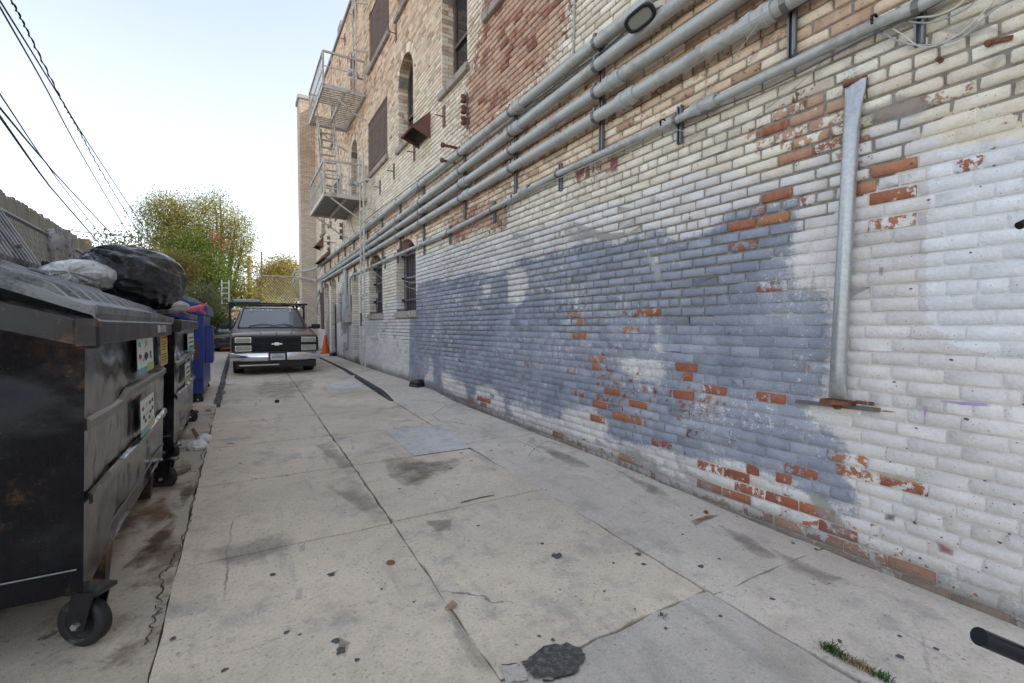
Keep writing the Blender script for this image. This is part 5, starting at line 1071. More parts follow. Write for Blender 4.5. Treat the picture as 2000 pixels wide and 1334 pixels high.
# its other lid, thrown back against the fence
ol = MB()
hx, hz = -1.12, 1.80; tx, tz = -1.45, 2.44; n = 10
prof = []
for k in range(n):
    a = -.15+1.05*k/n; p = 1.05/n; prof += [(a+p*.1, 0), (a+p*.25, .028), (a+p*.65, .028), (a+p*.8, 0)]
prof = [(-.2, 0)]+prof+[(.95, 0)]; d_ = np.array([tx-hx, 0, tz-hz]); nrm = np.array([d_[2], 0, -d_[0]])/np.hypot(d_[0], d_[2])
secs = []
for s_ in (0, .05, .9, .95, 1):
    w = 1 if .01 < s_ < .93 else .1; c = np.array([hx, 0, hz])+d_*s_; secs.append([tuple(c+nrm*(h*w)+np.array([0, y, 0])) for y, h in prof]+[tuple(c-nrm*.02+np.array([0, y, 0])) for y, h in prof[::-1]])
ol.loft(secs, smooth=False); lid2 = ol.build('lid', M_LID, d2, local=True, label='ribbed black lid flipped open against the fence')
for y in (.1, .5):
    m = MB(); c = np.array([hx, 0, hz])+d_*.25+nrm*.04; m.box((c[0]-.008, y, c[2]-.01), (c[0]+.012, y+.07, c[2]+.012)); m.build('lid_handle', M_LID, lid2, local=True)
for y in (.0, .8): m = MB(); m.bar((hx+.02, y, hz-.25), (hx-.02, y, hz+.02), .05, .03); m.build('hinge', M_DBR, d2, local=True)
# stickers and marks of the first dumpster (front panel lies near x = 0)
def sticker(par, y0, y1, z0, z1_, mat, nm='sticker', x=.016, tilt=0): q = MB(); q.add([(x, y0, z0), (x, y1, z0+tilt), (x, y1, z1_+tilt), (x, y0, z1_)], [(0, 1, 2, 3)]); q.prism([(x-.002, y0, z0), (x-.002, y1, z0+tilt), (x-.002, y1, z1_+tilt), (x-.002, y0, z1_)], (.0015, 0, 0)); return q.build(nm, mat, par, local=True)
def L1(px, X=-.505): p = onX(px[0], px[1], X=X); return p[1]-2.45, p[2]-z1
ya, za = L1((267, 660)); yb, zb = L1((298, 655)); _, zc = L1((267, 735))
s1 = sticker(d1, ya, yb, zc, za, M_STK, 'recycling_sticker'); hh = za-zc; ww = yb-ya
def onst(s_, y0, y1, u0, u1, mat, nm, x=.0185): return sticker(s_, y0, y1, u0, u1, mat, nm, x)
onst(s1, ya, ya+ww*.55, zc, zc+hh*.16, M_TEAL, 'teal_band'); onst(s1, ya+ww*.55, yb, zc, zc+hh*.22, M_LIME, 'lime_band')
text('lettering', 'rec', hh*.26, M_TEALT, s1, (.0195, ya+ww*.05, za-hh*.17), (0, 1, 0), (0, 0, 1), align='LEFT', sx=.92); text('lettering', 'ycle', hh*.26, M_LIME, s1, (.0195, ya+ww*.44, za-hh*.17), (0, 1, 0), (0, 0, 1), align='LEFT', sx=.92)
for (u, v, s_, m_) in ((.15, .48, .07, M_REDINK), (.5, .45, .12, M_INK), (.78, .52, .05, M_INK), (.8, .40, .05, M_INK), (.3, .36, .03, M_INK)):
    q = MB(); c = (.0192, ya+ww*u, zc+hh*v); n = 10; q.add([c]+[(.0192, c[1]+ww*s_*math.cos(a), c[2]+hh*s_*.9*math.sin(a)*(1+.3*math.cos(3*a))) for a in np.linspace(0, 6.283, n, endpoint=False)], [(0, 1+i, 1+(i+1) % n) for i in range(n)]); q.build('pictogram', m_, s1, local=True)
yc, zd = L1((313, 655)); yd, ze = L1((326, 652)); _, zf_ = L1((313, 717))
s2 = sticker(d1, yc, yd, zf_, zd, M_STKY, 'caution_sticker'); h2 = zd-zf_; w2 = yd-yc
text('lettering', 'CAUTION', h2*.10, M_REDINK, s2, (.0195, (yc+yd)/2, zd-h2*.09), (0, 1, 0), (0, 0, 1), sx=.62*w2/h2/.32)
for k in range(9):
    if k in (4,): continue
    onst(s2, yc+w2*.12, yd-w2*(.12+.2*rng.random()), zd-h2*(.20+.085*k)-h2*.025, zd-h2*(.20+.085*k), M_INK, 'print_line')
yc, zd = L1((274, 785)); yd, ze = L1((300, 772)); _, zf_ = L1((274, 858)); h3 = zd-zf_; w3 = yd-yc
s3 = sticker(d1, yc, yd, zf_, zd, M_STK, 'sorting_sticker'); onst(s3, yc, yc+w3*.5, zf_, zf_+h3*.18, M_TEAL, 'teal_band'); onst(s3, yc+w3*.5, yd, zf_, zf_+h3*.26, M_LIME, 'lime_band')
for (u, v, m_) in ((.15, .75, M_REDINK), (.4, .8, M_LIME), (.65, .78, M_INK), (.85, .8, M_INK), (.2, .5, M_INK), (.42, .55, M_LIME), (.68, .5, M_INK), (.86, .55, M_INK), (.3, .36, M_INK), (.6, .36, M_INK)):
    onst(s3, yc+w3*(u-.05), yc+w3*(u+.05), zf_+h3*(v-.05), zf_+h3*(v+.05), m_, 'pictogram')
text('lettering', '280 N FOL', .075, M_CHALK, d1, (.047, 1.75, 1.285), (0, 1, 0), (0, 0, 1), sx=1.3)
def L2(px): p = onX(px[0], px[1], X=-.485); return p[1]-5.30, p[2]-z2
yc, zd = L2((366, 652)); yd, ze = L2((378, 650)); _, zf_ = L2((366, 688)); s4 = sticker(d2, yc, yd, zf_, zd, M_STK, 'recycling_sticker'); onst(s4, yc, yd, zf_, zf_+(zd-zf_)*.22, M_TEAL, 'teal_band')
yc, zd = L2((361, 712)); yd, ze = L2((371, 708)); _, zf_ = L2((361, 752)); s5 = sticker(d2, yc, yd, zf_, zd, M_STK, 'sorting_sticker'); onst(s5, yc, yd, zf_, zf_+(zd-zf_)*.28, M_LIME, 'lime_band')
for s_, a, b, c, d in ((s4, *L2((366, 652)), *L2((378, 650))), (s5, *L2((361, 712)), *L2((371, 708)))):
    for k in range(3): onst(s_, a+.2*(c-a), c-.15*(c-a), b-.06-.05*k, b-.045-.05*k, M_INK, 'print_line')
# blue dumpster further on
z3 = ground_z(-.6, 8.8)
d3 = thing('dumpster', 'blue metal dumpster with dark ribbed lid beyond the two black ones', 'dumpster', (-.47, 8.55, z3)); L3, D3, hf3 = 2.1, 1.2, 1.52; bk3 = hf3+.34*D3
q = MB(); q.loft([[(0, 0, .20), (0, L3, .20), (-D3, L3, .20), (-D3, 0, .20)], [(.0, 0, .6), (0, L3, .6), (-D3, L3, .6), (-D3, 0, .6)], [(0.02, 0, hf3), (.02, L3, hf3), (-D3, L3, bk3), (-D3, 0, bk3)]], smooth=False); q.build('body', M_DBLUE, d3, local=True)
q = MB(); q.cbox((.02, -.03, hf3-.13), (.07, L3+.03, hf3), .01); q.build('front_rim', M_DBLUE, d3, local=True)
q = MB(); q.prism([(.03, -.04, hf3-.14), (.03, -.04, hf3), (-D3, -.04, bk3), (-D3, -.04, bk3-.14)], (0, .05, 0)); q.build('end_rim', M_DBLUE, d3, local=True)
q = MB(); q.cbox((-.16, -.06, .42), (-.015, .0, 1.02), .008); q.build('fork_pocket', M_DBLUE, d3, local=True); q = MB(); q.cbox((-.13, -.066, .72), (-.06, -.055, .98), .003); q.build('rust_patch', M_RUST, d3, local=True)
q = MB(); q.cbox((.0, .5, .62), (.11, 1.0, 1.22), .01); q.build('fork_pocket', M_DBLUE, d3, local=True); sticker(d3, -.001, 0, 0, 0, M_STK) if 0 else None
q = MB(); q.cbox((-.18, -.062, 1.17), (-.08, -.05, 1.27), .003); q.build('sticker', M_STK, d3, local=True)
caster(d3, (-.10, .12, 0), .4, .09, base=.21); caster(d3, (-.10, L3-.12, 0), .2, .09, base=.21)
ribbed_lid(d3, -D3, .05, -.02, L3*.5, hf3+.03, .34, nrib=8); ribbed_lid(d3, -D3, .05, L3*.5+.01, L3+.02, hf3+.03, .34, nrib=8)
# ---- rubbish bags
def bag_mat(name, col, rough, trans=0., kind='black'):
    t = MT(name); P = t.obj(); n = t.noise(7, 4, .55, t.map(P, (1.2, .5, 1.2))); nw = t.noise(3.0, 6, .62, t.map(P, (3.5, 3.5, 1.0)), 1.2); nf = t.noise(26, 4, .6, P, 1.5)
    c = t.mix(nf, tuple(x*.85 for x in col), tuple(min(1, x*1.15) for x in col)); t.set(c, rough); t.b.inputs['Coat Weight'].default_value = .4; t.b.inputs['Coat Roughness'].default_value = .08
    t.bump(t.add(t.mul(nw, 1.7), t.mul(n, .8), t.mul(nf, .28)), .9, .05); return t.m
M_BAGB = bag_mat('bag_black', (.004, .004, .006), .15); M_BAGW = bag_mat('bag_white', (.74, .735, .72), .45); M_TIEP = simple('tie_pink', (.78, .10, .16), .45, var=.1, bump=.1)
def bag(name, label, c, rad, mat, seed, lump=.12, flat=.62, knot=None, wr=1.0, grp=None):
    bm = bmesh.new(); bmesh.ops.create_icosphere(bm, subdivisions=6, radius=1); r = np.random.default_rng(seed); ph = r.random(24)*6.28; V = np.array([v.co[:] for v in bm.verts])
    th = np.arctan2(V[:, 1], V[:, 0]); el = V[:, 2]
    s_ = 1+lump*(.5*np.sin(2*th+ph[0])*np.cos(el*2+ph[1])+.4*np.sin(3*th+ph[2]+2*el)+.25*np.sin(V[:, 0]*5+ph[3])*np.sin(V[:, 1]*4+ph[4]))
    if knot is not None:
        k = np.array(knot)/np.linalg.norm(knot); d = V@k; e1 = np.cross(k, [0, 0, 1.]); e1 /= np.linalg.norm(e1); e2 = np.cross(k, e1); an = np.arctan2(V@e2, V@e1)
        fold = np.abs(((an*7/np.pi+.5*np.sin(an*3+ph[5])+1.2*(d)) % 2)-1)+.5*np.abs(((an*13/np.pi+ph[6]+.6*np.sin(d*5)) % 2)-1)
        sm = np.abs(((an*19/np.pi+ph[10]+.9*np.sin(d*7+2*an)) % 2)-1); s_ += wr*(.060*(fold-.75)+.022*(sm-.5))*np.clip(.55+d*.5, .25, 1)
    cr = np.abs(np.sin(6*V[:, 0]+3*np.sin(4*V[:, 2]+ph[7])+ph[8]))+np.abs(np.sin(7*V[:, 1]+3*np.sin(5*V[:, 0]+ph[9])+4*V[:, 2])); s_ -= .028*wr*cr*np.clip(.5-el, .1, 1)
    q1 = V@r.normal(0, 1, (3, 6))*3.2+ph[10:16]; q2 = V@r.normal(0, 1, (3, 6))*7.5+ph[16:22]; s_ += .030*wr*(1-np.abs(np.sin(q1+1.3*np.sin(q1[:, ::-1]))).mean(1)*1.6)+.020*wr*(1-np.abs(np.sin(q2+1.1*np.sin(q2[:, ::-1]))).mean(1)*1.6)
    q3 = V@r.normal(0, 1, (3, 6))*15+ph[2:8]; s_ += .008*wr*(1-np.abs(np.sin(q3+1.2*np.sin(q3[:, ::-1]))).mean(1)*1.6)
    V = V*s_[:, None]; V[:, 2] = np.where(V[:, 2] < -flat, -flat-.12*(V[:, 2]+flat), V[:, 2])
    for v, p in zip(bm.verts, V): v.co = p*np.array(rad)
    m = bpy.data.meshes.new(name); bm.to_mesh(m); bm.free(); m.polygons.foreach_set('use_smooth', [True]*len(m.polygons)); o = link(name, m, mat); o.location = c; return tag(o, label, 'rubbish bag', grp)
bb = bag('rubbish_bag', 'big shiny black rubbish bag heaped on the second dumpster', (-.88, 5.66, H+.40), (.44, .57, .335), M_BAGB, 4, .10, .72, (-.55, -.35, .75), 1.35, 'rubbish bags on the dumpsters')
q = MB(); kp = Vector((-.40, -.40, .06))
for k in range(9):
    a = k*.7; q.tube([kp, kp+Vector((-.03, -.03, .02))+Vector((math.cos(a)*.012, math.sin(a)*.012, .01)), kp+Vector((-.06+.015*math.sin(a*2), -.05+.025*math.cos(a), .03+.025*math.sin(a)))], [.025, .012, .016], 6)
q.build('knotted_neck', M_BAGB, bb, local=True)
bag('rubbish_bag', 'white rubbish bag lying behind the nearest dumpster lid', (-1.12, 5.28, H+.40), (.27, .42, .15), M_BAGW, 9, .10, .7, (0, -1, .1), .8, 'rubbish bags on the dumpsters')
wb = bag('rubbish_bag', 'small white rubbish bag with pink drawstring on the second dumpster lid', (-.78, 6.42, H+.20), (.28, .30, .11), M_BAGW, 12, .14, .7, (.8, .2, -.1), 1.0, 'rubbish bags on the dumpsters')
q = MB(); q.tube(smooth_path([(.10, -.18, .02), (.20, -.06, .0), (.28, .06, -.02), (.36, .18, -.0), (.42, .30, .03), (.46, .35, .07)], 5), [.012]*10+[.03]*10+[.012]*6, 6); q.tube(smooth_path([(.36, .18, 0), (.41, .24, -.03), (.44, .3, -.06)], 5), .018, 6); q.build('drawstring', M_TIEP, wb, local=True)
# ---- litter
M_PAPER = simple('paper_white', (.78, .77, .75), .8, var=.06, bump=.2); M_CARD = simple('cardboard', (.40, .27, .17), .85, var=.12, bump=.2); M_LEAF = simple('leaf_brown', (.22, .10, .03), .8, var=.4, scale=60)
def crumple(name, label, cat, pix, size, mat, seed, flat=.5):
    r = np.random.default_rng(seed); bm = bmesh.new(); bmesh.ops.create_icosphere(bm, subdivisions=3, radius=1); k = r.normal(0, 1, (9, 3)); f = r.random(9)*6
    for v in bm.verts:
        d = sum(abs(math.sin(3.2*(v.co.x*a+v.co.y*b+v.co.z*c_)+g_)) for (a, b, c_), g_ in zip(k, f))/9; v.co = v.co*(.55+.75*d); v.co.z = max(v.co.z, -flat)*size[2]; v.co.x *= size[0]; v.co.y *= size[1]
    m = bpy.data.meshes.new(name); bm.to_mesh(m); bm.free(); o = link(name, m, mat); c = on_ground(*pix); o.location = (c[0], c[1], c[2]+flat*size[2]); o.rotation_euler = (0, 0, r.random()*6); return tag(o, label, cat)
crumple('crumpled_paper', 'crumpled white tissue on the ground beside the second dumpster', 'paper', (386, 876), (.10, .085, .06), M_PAPER, 3); crumple('crumpled_paper', 'smaller crumpled white tissue just behind the bigger one', 'paper', (399, 862), (.06, .075, .055), M_PAPER, 5)
def chip(name, label, cat, pix, mat, th=.006, tilt=.004):
    P = [on_ground(*p) for p in pix]; q = MB(); q.prism([(p[0], p[1], p[2]+.006+tilt*(i % 2)) for i, p in enumerate(P)], (0, 0, th)); o = q.build(name, mat); return tag(o, label, cat)
chip('cardboard_scrap', 'tan scrap of cardboard lying on the centre joint', 'cardboard', [(868, 1191), (878, 1194), (894, 1184), (884, 1177)], M_CARD, .004, .004)
chip('cardboard_scrap', 'dark flat cardboard strip sticking out under the second dumpster', 'cardboard', [(374, 840), (379, 838), (392, 858), (386, 859)], M_RUSTP, .008)
chip('stick', 'short grey stick beside the far wheel of the nearest dumpster', 'stick', [(343, 926), (344, 931), (360, 926), (373, 918), (371, 916), (358, 922)], M_FRAME, .015)
chip('paper_scrap', 'thin white paper scrap lying near the left kerb', 'paper', [(440, 749), (456, 747), (457, 749), (441, 752)], M_PAPER, .003)
chip('paper_scrap', 'tan paper scrap at the left kerb in front of the pickup', 'paper', [(430, 767), (440, 765), (441, 769), (431, 770)], M_CARD, .02)
chip('paper_scrap', 'small orange scrap by the blue dumpster wheel', 'paper', [(401, 802), (412, 800), (413, 803), (403, 804)], M_CARD, .01)
chip('paper_scrap', 'white slip of paper on the left slabs', 'paper', [(444, 864), (459, 865), (459, 867), (445, 866)], M_PAPER, .002)
crumple('dead_leaf', 'curled orange brown leaf on the left slab near the camera', 'leaf', (763, 1101), (.022, .017, .012), M_LEAF, 8)
crumple('pebble', 'small black lump in the middle of the left lane', 'stone', (541, 786), (.035, .03, .03), M_RUB, 9); crumple('rust_lump', 'small rusty lump by the foot of the wall', 'stone', (1379, 1002), (.02, .014, .012), M_RUST, 10)
crumple('bottle', 'crumpled clear plastic bag under the near end of the second dumpster', 'plastic bag', (334, 880), (.10, .07, .08), M_BAGW, 14)
# ---- weeds in the joint
M_WEED = simple('weed_green', (.065, .12, .03), .6, var=.4, scale=40, bump=0); M_STRAW = simple('weed_dry', (.33, .26, .14), .8, var=.3, bump=0)
def weeds(pix, n, label, mat, h=.05):
    q = MB()
    for k in range(n):
        u = rng.random(); i = min(int(u*(len(pix)-1)), len(pix)-2); f = u*(len(pix)-1)-i; c = on_ground(pix[i][0]*(1-f)+pix[i+1][0]*f, pix[i][1]*(1-f)+pix[i+1][1]*f); a = rng.random()*6.28; l = h*(.4+.8*rng.random()); d = np.array([math.cos(a), math.sin(a)])*l*(.4+.5*rng.random()); w = np.array([-math.sin(a), math.cos(a)])*.0022; b = c[:2]+rng.normal(0, .008, 2)
        q.add([(b[0]-w[0], b[1]-w[1], c[2]), (b[0]+w[0], b[1]+w[1], c[2]), (b[0]+d[0]*.5+w[0], b[1]+d[1]*.5+w[1], c[2]+l*.6), (b[0]+d[0]*.5-w[0], b[1]+d[1]*.5-w[1], c[2]+l*.6), (b[0]+d[0], b[1]+d[1], c[2]+l*.75)], [(0, 1, 2, 3), (3, 2, 4)])
    o = q.build('weed_tuft', mat); return tag(o, label, 'weeds', 'weeds in the sidewalk joint')
weeds([(1608, 1266), (1650, 1288)], 110, 'green tuft of weeds in the joint at lower right', M_WEED, .045); weeds([(1655, 1292), (1705, 1316)], 130, 'dry tan weeds in the joint below the green tuft', M_STRAW, .03); weeds([(1705, 1318), (1740, 1334)], 60, 'green weeds where the joint meets the bottom of the picture', M_WEED, .03); weeds([(1290, 1206), (1300, 1203)], 16, 'tiny green sprig in the cross joint', M_WEED, .02); weeds([(1980, 1215), (2010, 1228)], 60, 'mossy green tuft at the wall foot at far right', M_WEED, .03)
# ---- black light stand whose rods reach into the picture at the right edge
M_STAND = simple('stand_black', (.012, .013, .018), .3, .4, var=.3, bump=0)
ls = thing('light_stand', 'black tubular stand poking in at the right edge', 'stand', (1.05, .05, 0))
def at_d(px, d): r = ray(*px); return EYE+r*d
a, b = at_d((1912, 1243), .80), at_d((2060, 1306), .80); q = MB(); q.tube([a, b], .0150, 14); q.build('lower_rod', M_STAND, ls)
q = MB(); q.lathe([(0, -.001), (.0125, -.001), (.0125, .001), (0, .001)], (0, 0, 0)); 
c, d = at_d((1990, 441), .80), at_d((2080, 400), .80); q = MB(); q.tube([c, d], .0068, 12); q.build('upper_rod', M_STAND, ls)
e = (b+d)/2; q = MB(); q.tube([(d[0], d[1], d[2]+.25), d, ((b[0]+d[0])/2, (b[1]+d[1])/2, (b[2]+d[2])/2), b, (b[0], b[1], .03)], .014, 12); q.build('pole', M_STAND, ls)
for k in range(3): an = -.6-k*1.2; q = MB(); q.tube([(b[0], b[1], .35), (b[0]+.28*math.cos(an), b[1]+.28*math.sin(an), .02)], .010, 8); q.build('leg', M_STAND, ls)
# ---- traffic cone
M_CONE = simple('cone_orange', (.85, .13, .015), .5, 0, var=.1, bump=.05)
cn = on_ground(636, 690); co = thing('traffic_cone', 'plain orange traffic cone on the raised walk by the doors', 'traffic cone', tuple(cn)); q = MB(); q.cbox((-.2, -.2, 0), (.2, .2, .03), .02); q.build('base', M_CONE, co, local=True); q = MB(); q.lathe([(.155, .03), (.15, .06), (.04, .70), (.03, .715), (0, .715)], (0, 0, 0), 'Z', 24); q.build('cone', M_CONE, co, local=True)
# ================================================================ PICKUP AND CAR
def car_paint(name, col, rough=.28, metal=.35):
    t = MT(name); P = t.obj(); n = t.noise(2.2, 4, .6, P); nf = t.noise(40, 3, .6, P)
    t.set(t.mix(t.step(t.add(n, t.cen(nf, .3)), .4, .75), col, tuple(x*.8+.03 for x in col)), t.math('MULTIPLY_ADD', nf, .12, rough), metal); t.b.inputs['Coat Weight'].default_value = .6; t.b.inputs['Coat Roughness'].default_value = .08; return t.m
M_TRUCK = car_paint('pickup_brown', (.16, .108, .078)); M_CHROME = MT('chrome'); t = M_CHROME; n = t.noise(9, 3, .5, t.obj()); t.set((.80, .80, .81), t.math('MULTIPLY_ADD', n, .18, .10), .95); t.bump(t.noise(3, 2, .5, t.obj()), .12, .02); M_CHROME = t.m
M_PLBLK = simple('trim_black', (.009, .010, .013), .45, 0, var=.3, bump=.05); M_GRILL = simple('grille_black', (.018, .019, .023), .4, .3, var=.2, bump=0)
M_WSHLD = MT('windscreen').set((.17, .19, .20), .08, .0, **{'Coat Weight': 1.0, 'Coat Roughness': .02, 'Specular IOR Level': .9})
t = MT('headlight'); v = t.n('ShaderNodeTexWave'); t.l(t.map(t.obj(), (40, 1, 1)), v.inputs[0]); n = t.noise(22, 3, .5, t.obj()); t.set(t.mix(n, (.20, .22, .16), (.50, .52, .40)), .2, .2); M_HEAD = t.m
M_AMB = simple('amber', (.75, .22, .02), .3, bump=0); M_PLATE = simple('plate_white', (.66, .67, .66), .45, var=.06, bump=.05); M_NAVY = simple('plate_navy', (.03, .05, .16), .5, bump=0); M_REDS = simple('plate_red', (.5, .06, .06), .5, bump=0); M_DECAL = simple('decal_white', (.7, .71, .72), .6, bump=0); M_SEAT = simple('cab_dark', (.03, .03, .03), .8, bump=0)
TY = 12.62; TXc = .80
tr = thing('pickup_truck', 'brown pickup with black ladder rack and chrome bumper facing the camera', 'pickup truck', (TXc, TY, alley_z(TY)+.0), 0)
tr.rotation_euler = (R(.5), 0, R(.4))
def bx(a, b, name, mat, par=None, c=.012, **k): q = MB(); q.cbox(a, b, c); return q.build(name, mat, par or tr, local=True, **k)
def section(y, hw, zb, zt, crown=.0, tuck=.04, hip=None, n=9):
    """cross section ring of a body: half width hw, sides from zb to zt, crowned top"""
    hip = hip if hip is not None else zb+(zt-zb)*.6
    rgt = [(hw-tuck, zb), (hw, zb+(hip-zb)*.45), (hw, hip), (hw-.02, zt-.03), (hw-.06, zt)]
    topp = [(hw*(1-2*k/(n+1)), zt+crown*(1-(1-2*k/(n+1))**2)) for k in range(1, n+1) if hw*(abs(1-2*k/(n+1))) < hw-.08]
    pts = rgt+topp+[(-x, z) for x, z in rgt[::-1]]
    return [(x, y, z) for x, z in pts]
# hood and front wings
q = MB(); q.loft([section(.10, .92, .42, .935, .015), section(.16, .945, .36, .965, .02), section(.45, .965, .36, .995, .03), section(.9, .97, .36, 1.04, .032), section(1.40, .97, .36, 1.085, .03)]); hood_ = q.build('hood', M_TRUCK, tr, local=True)
q = MB()
for s_ in (-1, 1): q.tube([(s_*.33, .16, .985), (s_*.40, .7, 1.045), (s_*.48, 1.32, 1.105)], .014, 6)
q.build('hood_crease', M_TRUCK, hood_, local=True)
q = MB(); q.box((-.003, .08, .90), (.003, .35, 1.012)); q.build('hood_seam', M_PLBLK, hood_, local=True)
# cab
def cabsec(y, hw, z0, z1, hw1): return [(hw, y, z0), (hw1, y, z1), (hw1*.8, y, z1+.025), (0, y, z1+.04), (-hw1*.8, y, z1+.025), (-hw1, y, z1), (-hw, y, z0)]
q = MB(); q.loft([[(.90, 1.34, 1.06), (.895, 1.345, 1.075), (.7, 1.35, 1.09), (0, 1.33, 1.115), (-.7, 1.35, 1.09), (-.895, 1.345, 1.075), (-.90, 1.34, 1.06)], cabsec(2.02, .93, 1.0, 1.60, .69), cabsec(2.2, .94, 1.0, 1.635, .71), cabsec(2.95, .94, 1.0, 1.625, .70), cabsec(3.15, .94, 1.0, 1.56, .72)]); q.build('cab', M_TRUCK, tr, local=True)
def WS(u, v, off=.018):
    """point on the windscreen, u -1..1 across, v 0 bottom .. 1 top"""
    hw = .80+(.645-.80)*v; x = u*hw; bow = .06*(1-u*u); return (x, 1.40+.62*v-bow*(1-.5*v)-off, 1.092+.52*v+.012*(1-u*u)+off*.6)
q = MB(); N, Mv = 12, 5; vs = [WS(-1+2*i/N, j/Mv) for j in range(Mv+1) for i in range(N+1)]; q.add(vs, [(j*(N+1)+i, j*(N+1)+i+1, (j+1)*(N+1)+i+1, (j+1)*(N+1)+i) for j in range(Mv) for i in range(N)], True); ws = q.build('windscreen', M_WSHLD, tr, local=True)
q = MB(); 
for u0, v0, u1, v1 in ((-1, 0, -1, 1), (1, 0, 1, 1), (-1, 1, 1, 1), (-1, 0, 1, 0)):
    P_ = [Vector(WS(u0+(u1-u0)*k/8, v0+(v1-v0)*k/8, .02)) for k in range(9)]; q.tube(P_, .015, 5)
q.build('windscreen_seal', M_PLBLK, ws, local=True)
q = MB(); q.tube([WS(-.70, .06, .035), WS(-.25, .16, .04), WS(.05, .05, .045)], .010, 5); q.tube([WS(-.05, .05, .04), WS(.35, .15, .045), WS(.62, .04, .035)], .010, 5); q.build('wiper', M_PLBLK, ws, local=True)
p = Vector(WS(0, .90, .026)); px_, pu = Vector(WS(.2, .9))-Vector(WS(-.2, .9)), Vector(WS(0, .95))-Vector(WS(0, .85)); text('lettering', '[CHEVY]', .115, M_DECAL, ws, p, px_, pu, sx=2.35)
q = MB(); q.add([WS(.12, .1, .019), WS(.3, .1, .019), WS(.3, .25, .019), WS(.16, .28, .019)], [(0, 1, 2, 3)]) if 0 else None
# grille block
fz0, fz1 = .555, .925
bx((-.91, .04, fz0), (.91, .16, fz1), 'grille_surround', M_PLBLK, c=.02)
gr = bx((-.52, .022, fz0+.03), (.52, .06, fz1-.03), 'grille', M_SEAT, c=.005)
for z in (.60, .632, .664, .695, .775, .807, .838, .87): bx((-.52, .008, z-.006), (.52, .03, z+.006), 'grille_slat', M_GRILL, gr, .002)
for x in np.linspace(-.52, .52, 9): bx((x-.005, .012, fz0+.035), (x+.005, .03, fz1-.035), 'grille_bar', M_GRILL, gr, .002)
bx((-.90, .0, .722), (.90, .05, .752), 'grille_band', M_PLBLK, gr, .006)
q = MB(); poly = [(-.12, -.016), (-.045, -.016), (-.045, -.036), (.045, -.036), (.045, -.016), (.12, -.016), (.105, .016), (.045, .016), (.045, .036), (-.045, .036), (-.045, .016), (-.135+.03, .016)]; q.prism([(x, -.012, .737+z) for x, z in poly], (0, .012, 0)); q.build('bow_tie_emblem', M_CHROME, gr, local=True)
for s_ in (-1, 1):
    for z0, z1_ in ((.585, .695), (.785, .885)):
        a, b = sorted((s_*.55, s_*.86)); h_ = bx((a, .008, z0), (b, .06, z1_), 'headlight', M_HEAD, c=.012); bx((a-.012, .02, z0-.012), (b+.012, .05, z1_+.012), 'headlight_bezel', M_CHROME, h_, .004)
    a, b = sorted((s_*.875, s_*.935)); bx((a, .03, .58), (b, .2, .89), 'marker_lamp', M_PLBLK, c=.015)
# bumper
def bsec(x, y, z0, z1): return [(x, y+.03, z0), (x, y-.005, z0+.03), (x, y, z0+(z1-z0)*.55), (x, y+.01, z1-.025), (x, y+.05, z1), (x, y+.12, z1), (x, y+.12, z0)]
q = MB(); q.loft([bsec(-.985, .12, .36, .53), bsec(-.95, .0, .345, .535), bsec(-.6, -.05, .335, .54), bsec(0, -.06, .335, .54), bsec(.6, -.05, .335, .54), bsec(.95, .0, .345, .535), bsec(.985, .12, .36, .53)]); bp = q.build('bumper', M_CHROME, tr, local=True)
bx((-.19, -.085, .335), (.21, -.055, .53), 'plate_bracket', M_PLBLK, bp, .006)
lp_ = bx((-.155, -.094, .355), (.165, -.084, .51), 'license_plate', M_PLATE, bp, .004)
text('lettering', '4X78954', .078, M_NAVY, lp_, (.005, -.0955, .425), (1, 0, 0), (0, 0, 1), sx=.86); text('lettering', 'California', .032, M_REDS, lp_, (.005, -.0955, .488), (1, 0, 0), (0, 0, 1))
bx((-.88, .05, .16), (.88, .14, .345), 'valance', M_PLBLK, c=.02); bx((-.80, .03, .225), (.05, .06, .255), 'valance_strip', M_CHROME, c=.006)
# wheels
def wheel(par, x, y, r, w, name='wheel'):
    q = MB(); q.lathe([(r*.62, -w/2), (r*.93, -w/2), (r, -w*.4), (r, w*.4), (r*.93, w/2), (r*.62, w/2)], (x, y, r), 'X', 28); wh = q.build(name, M_RUB, par, local=True); q = MB(); q.lathe([(0, -w*.42), (r*.2, -w*.45), (r*.45, -w*.3), (r*.63, -w*.44), (r*.63, w*.44), (r*.45, w*.3), (r*.2, w*.45), (0, w*.42)], (x, y, r), 'X', 20); q.build('rim', M_CHROME, wh, local=True)
for x in (-.80, .80):
    for y in (.88, 4.1): wheel(tr, x, y, .345, .235)
# doors, bed, mirrors, chassis
bx((-.955, 1.42, .36), (.955, 3.15, 1.03), 'lower_cab', M_TRUCK, c=.04)
for s_ in (-1, 1):
    q = MB(); q.add([(s_*.925, 1.62, 1.05), (s_*.925, 2.75, 1.05), (s_*.735, 2.6, 1.53), (s_*.735, 2.08, 1.53)], [(0, 1, 2, 3)]); q.build('side_window', M_WSHLD, tr, local=True)
    a, b = sorted((s_*.985, s_*1.215)); mr = bx((a, 1.55, 1.075), (b, 1.68, 1.205), 'mirror', M_PLBLK, c=.03); a, b = sorted((s_*.91, s_*1.0)); bx((a, 1.58, 1.08), (b, 1.66, 1.14), 'mirror_arm', M_PLBLK, mr)
q = MB(); q.loft([[(-.95, 3.18, .5), (.95, 3.18, .5), (.97, 3.18, 1.02), (.90, 3.18, 1.06), (-.90, 3.18, 1.06), (-.97, 3.18, 1.02)], [(-.95, 5.15, .5), (.95, 5.15, .5), (.97, 5.15, 1.02), (.90, 5.15, 1.06), (-.90, 5.15, 1.06), (-.97, 5.15, 1.02)]], smooth=False); q.build('bed', M_TRUCK, tr, local=True)
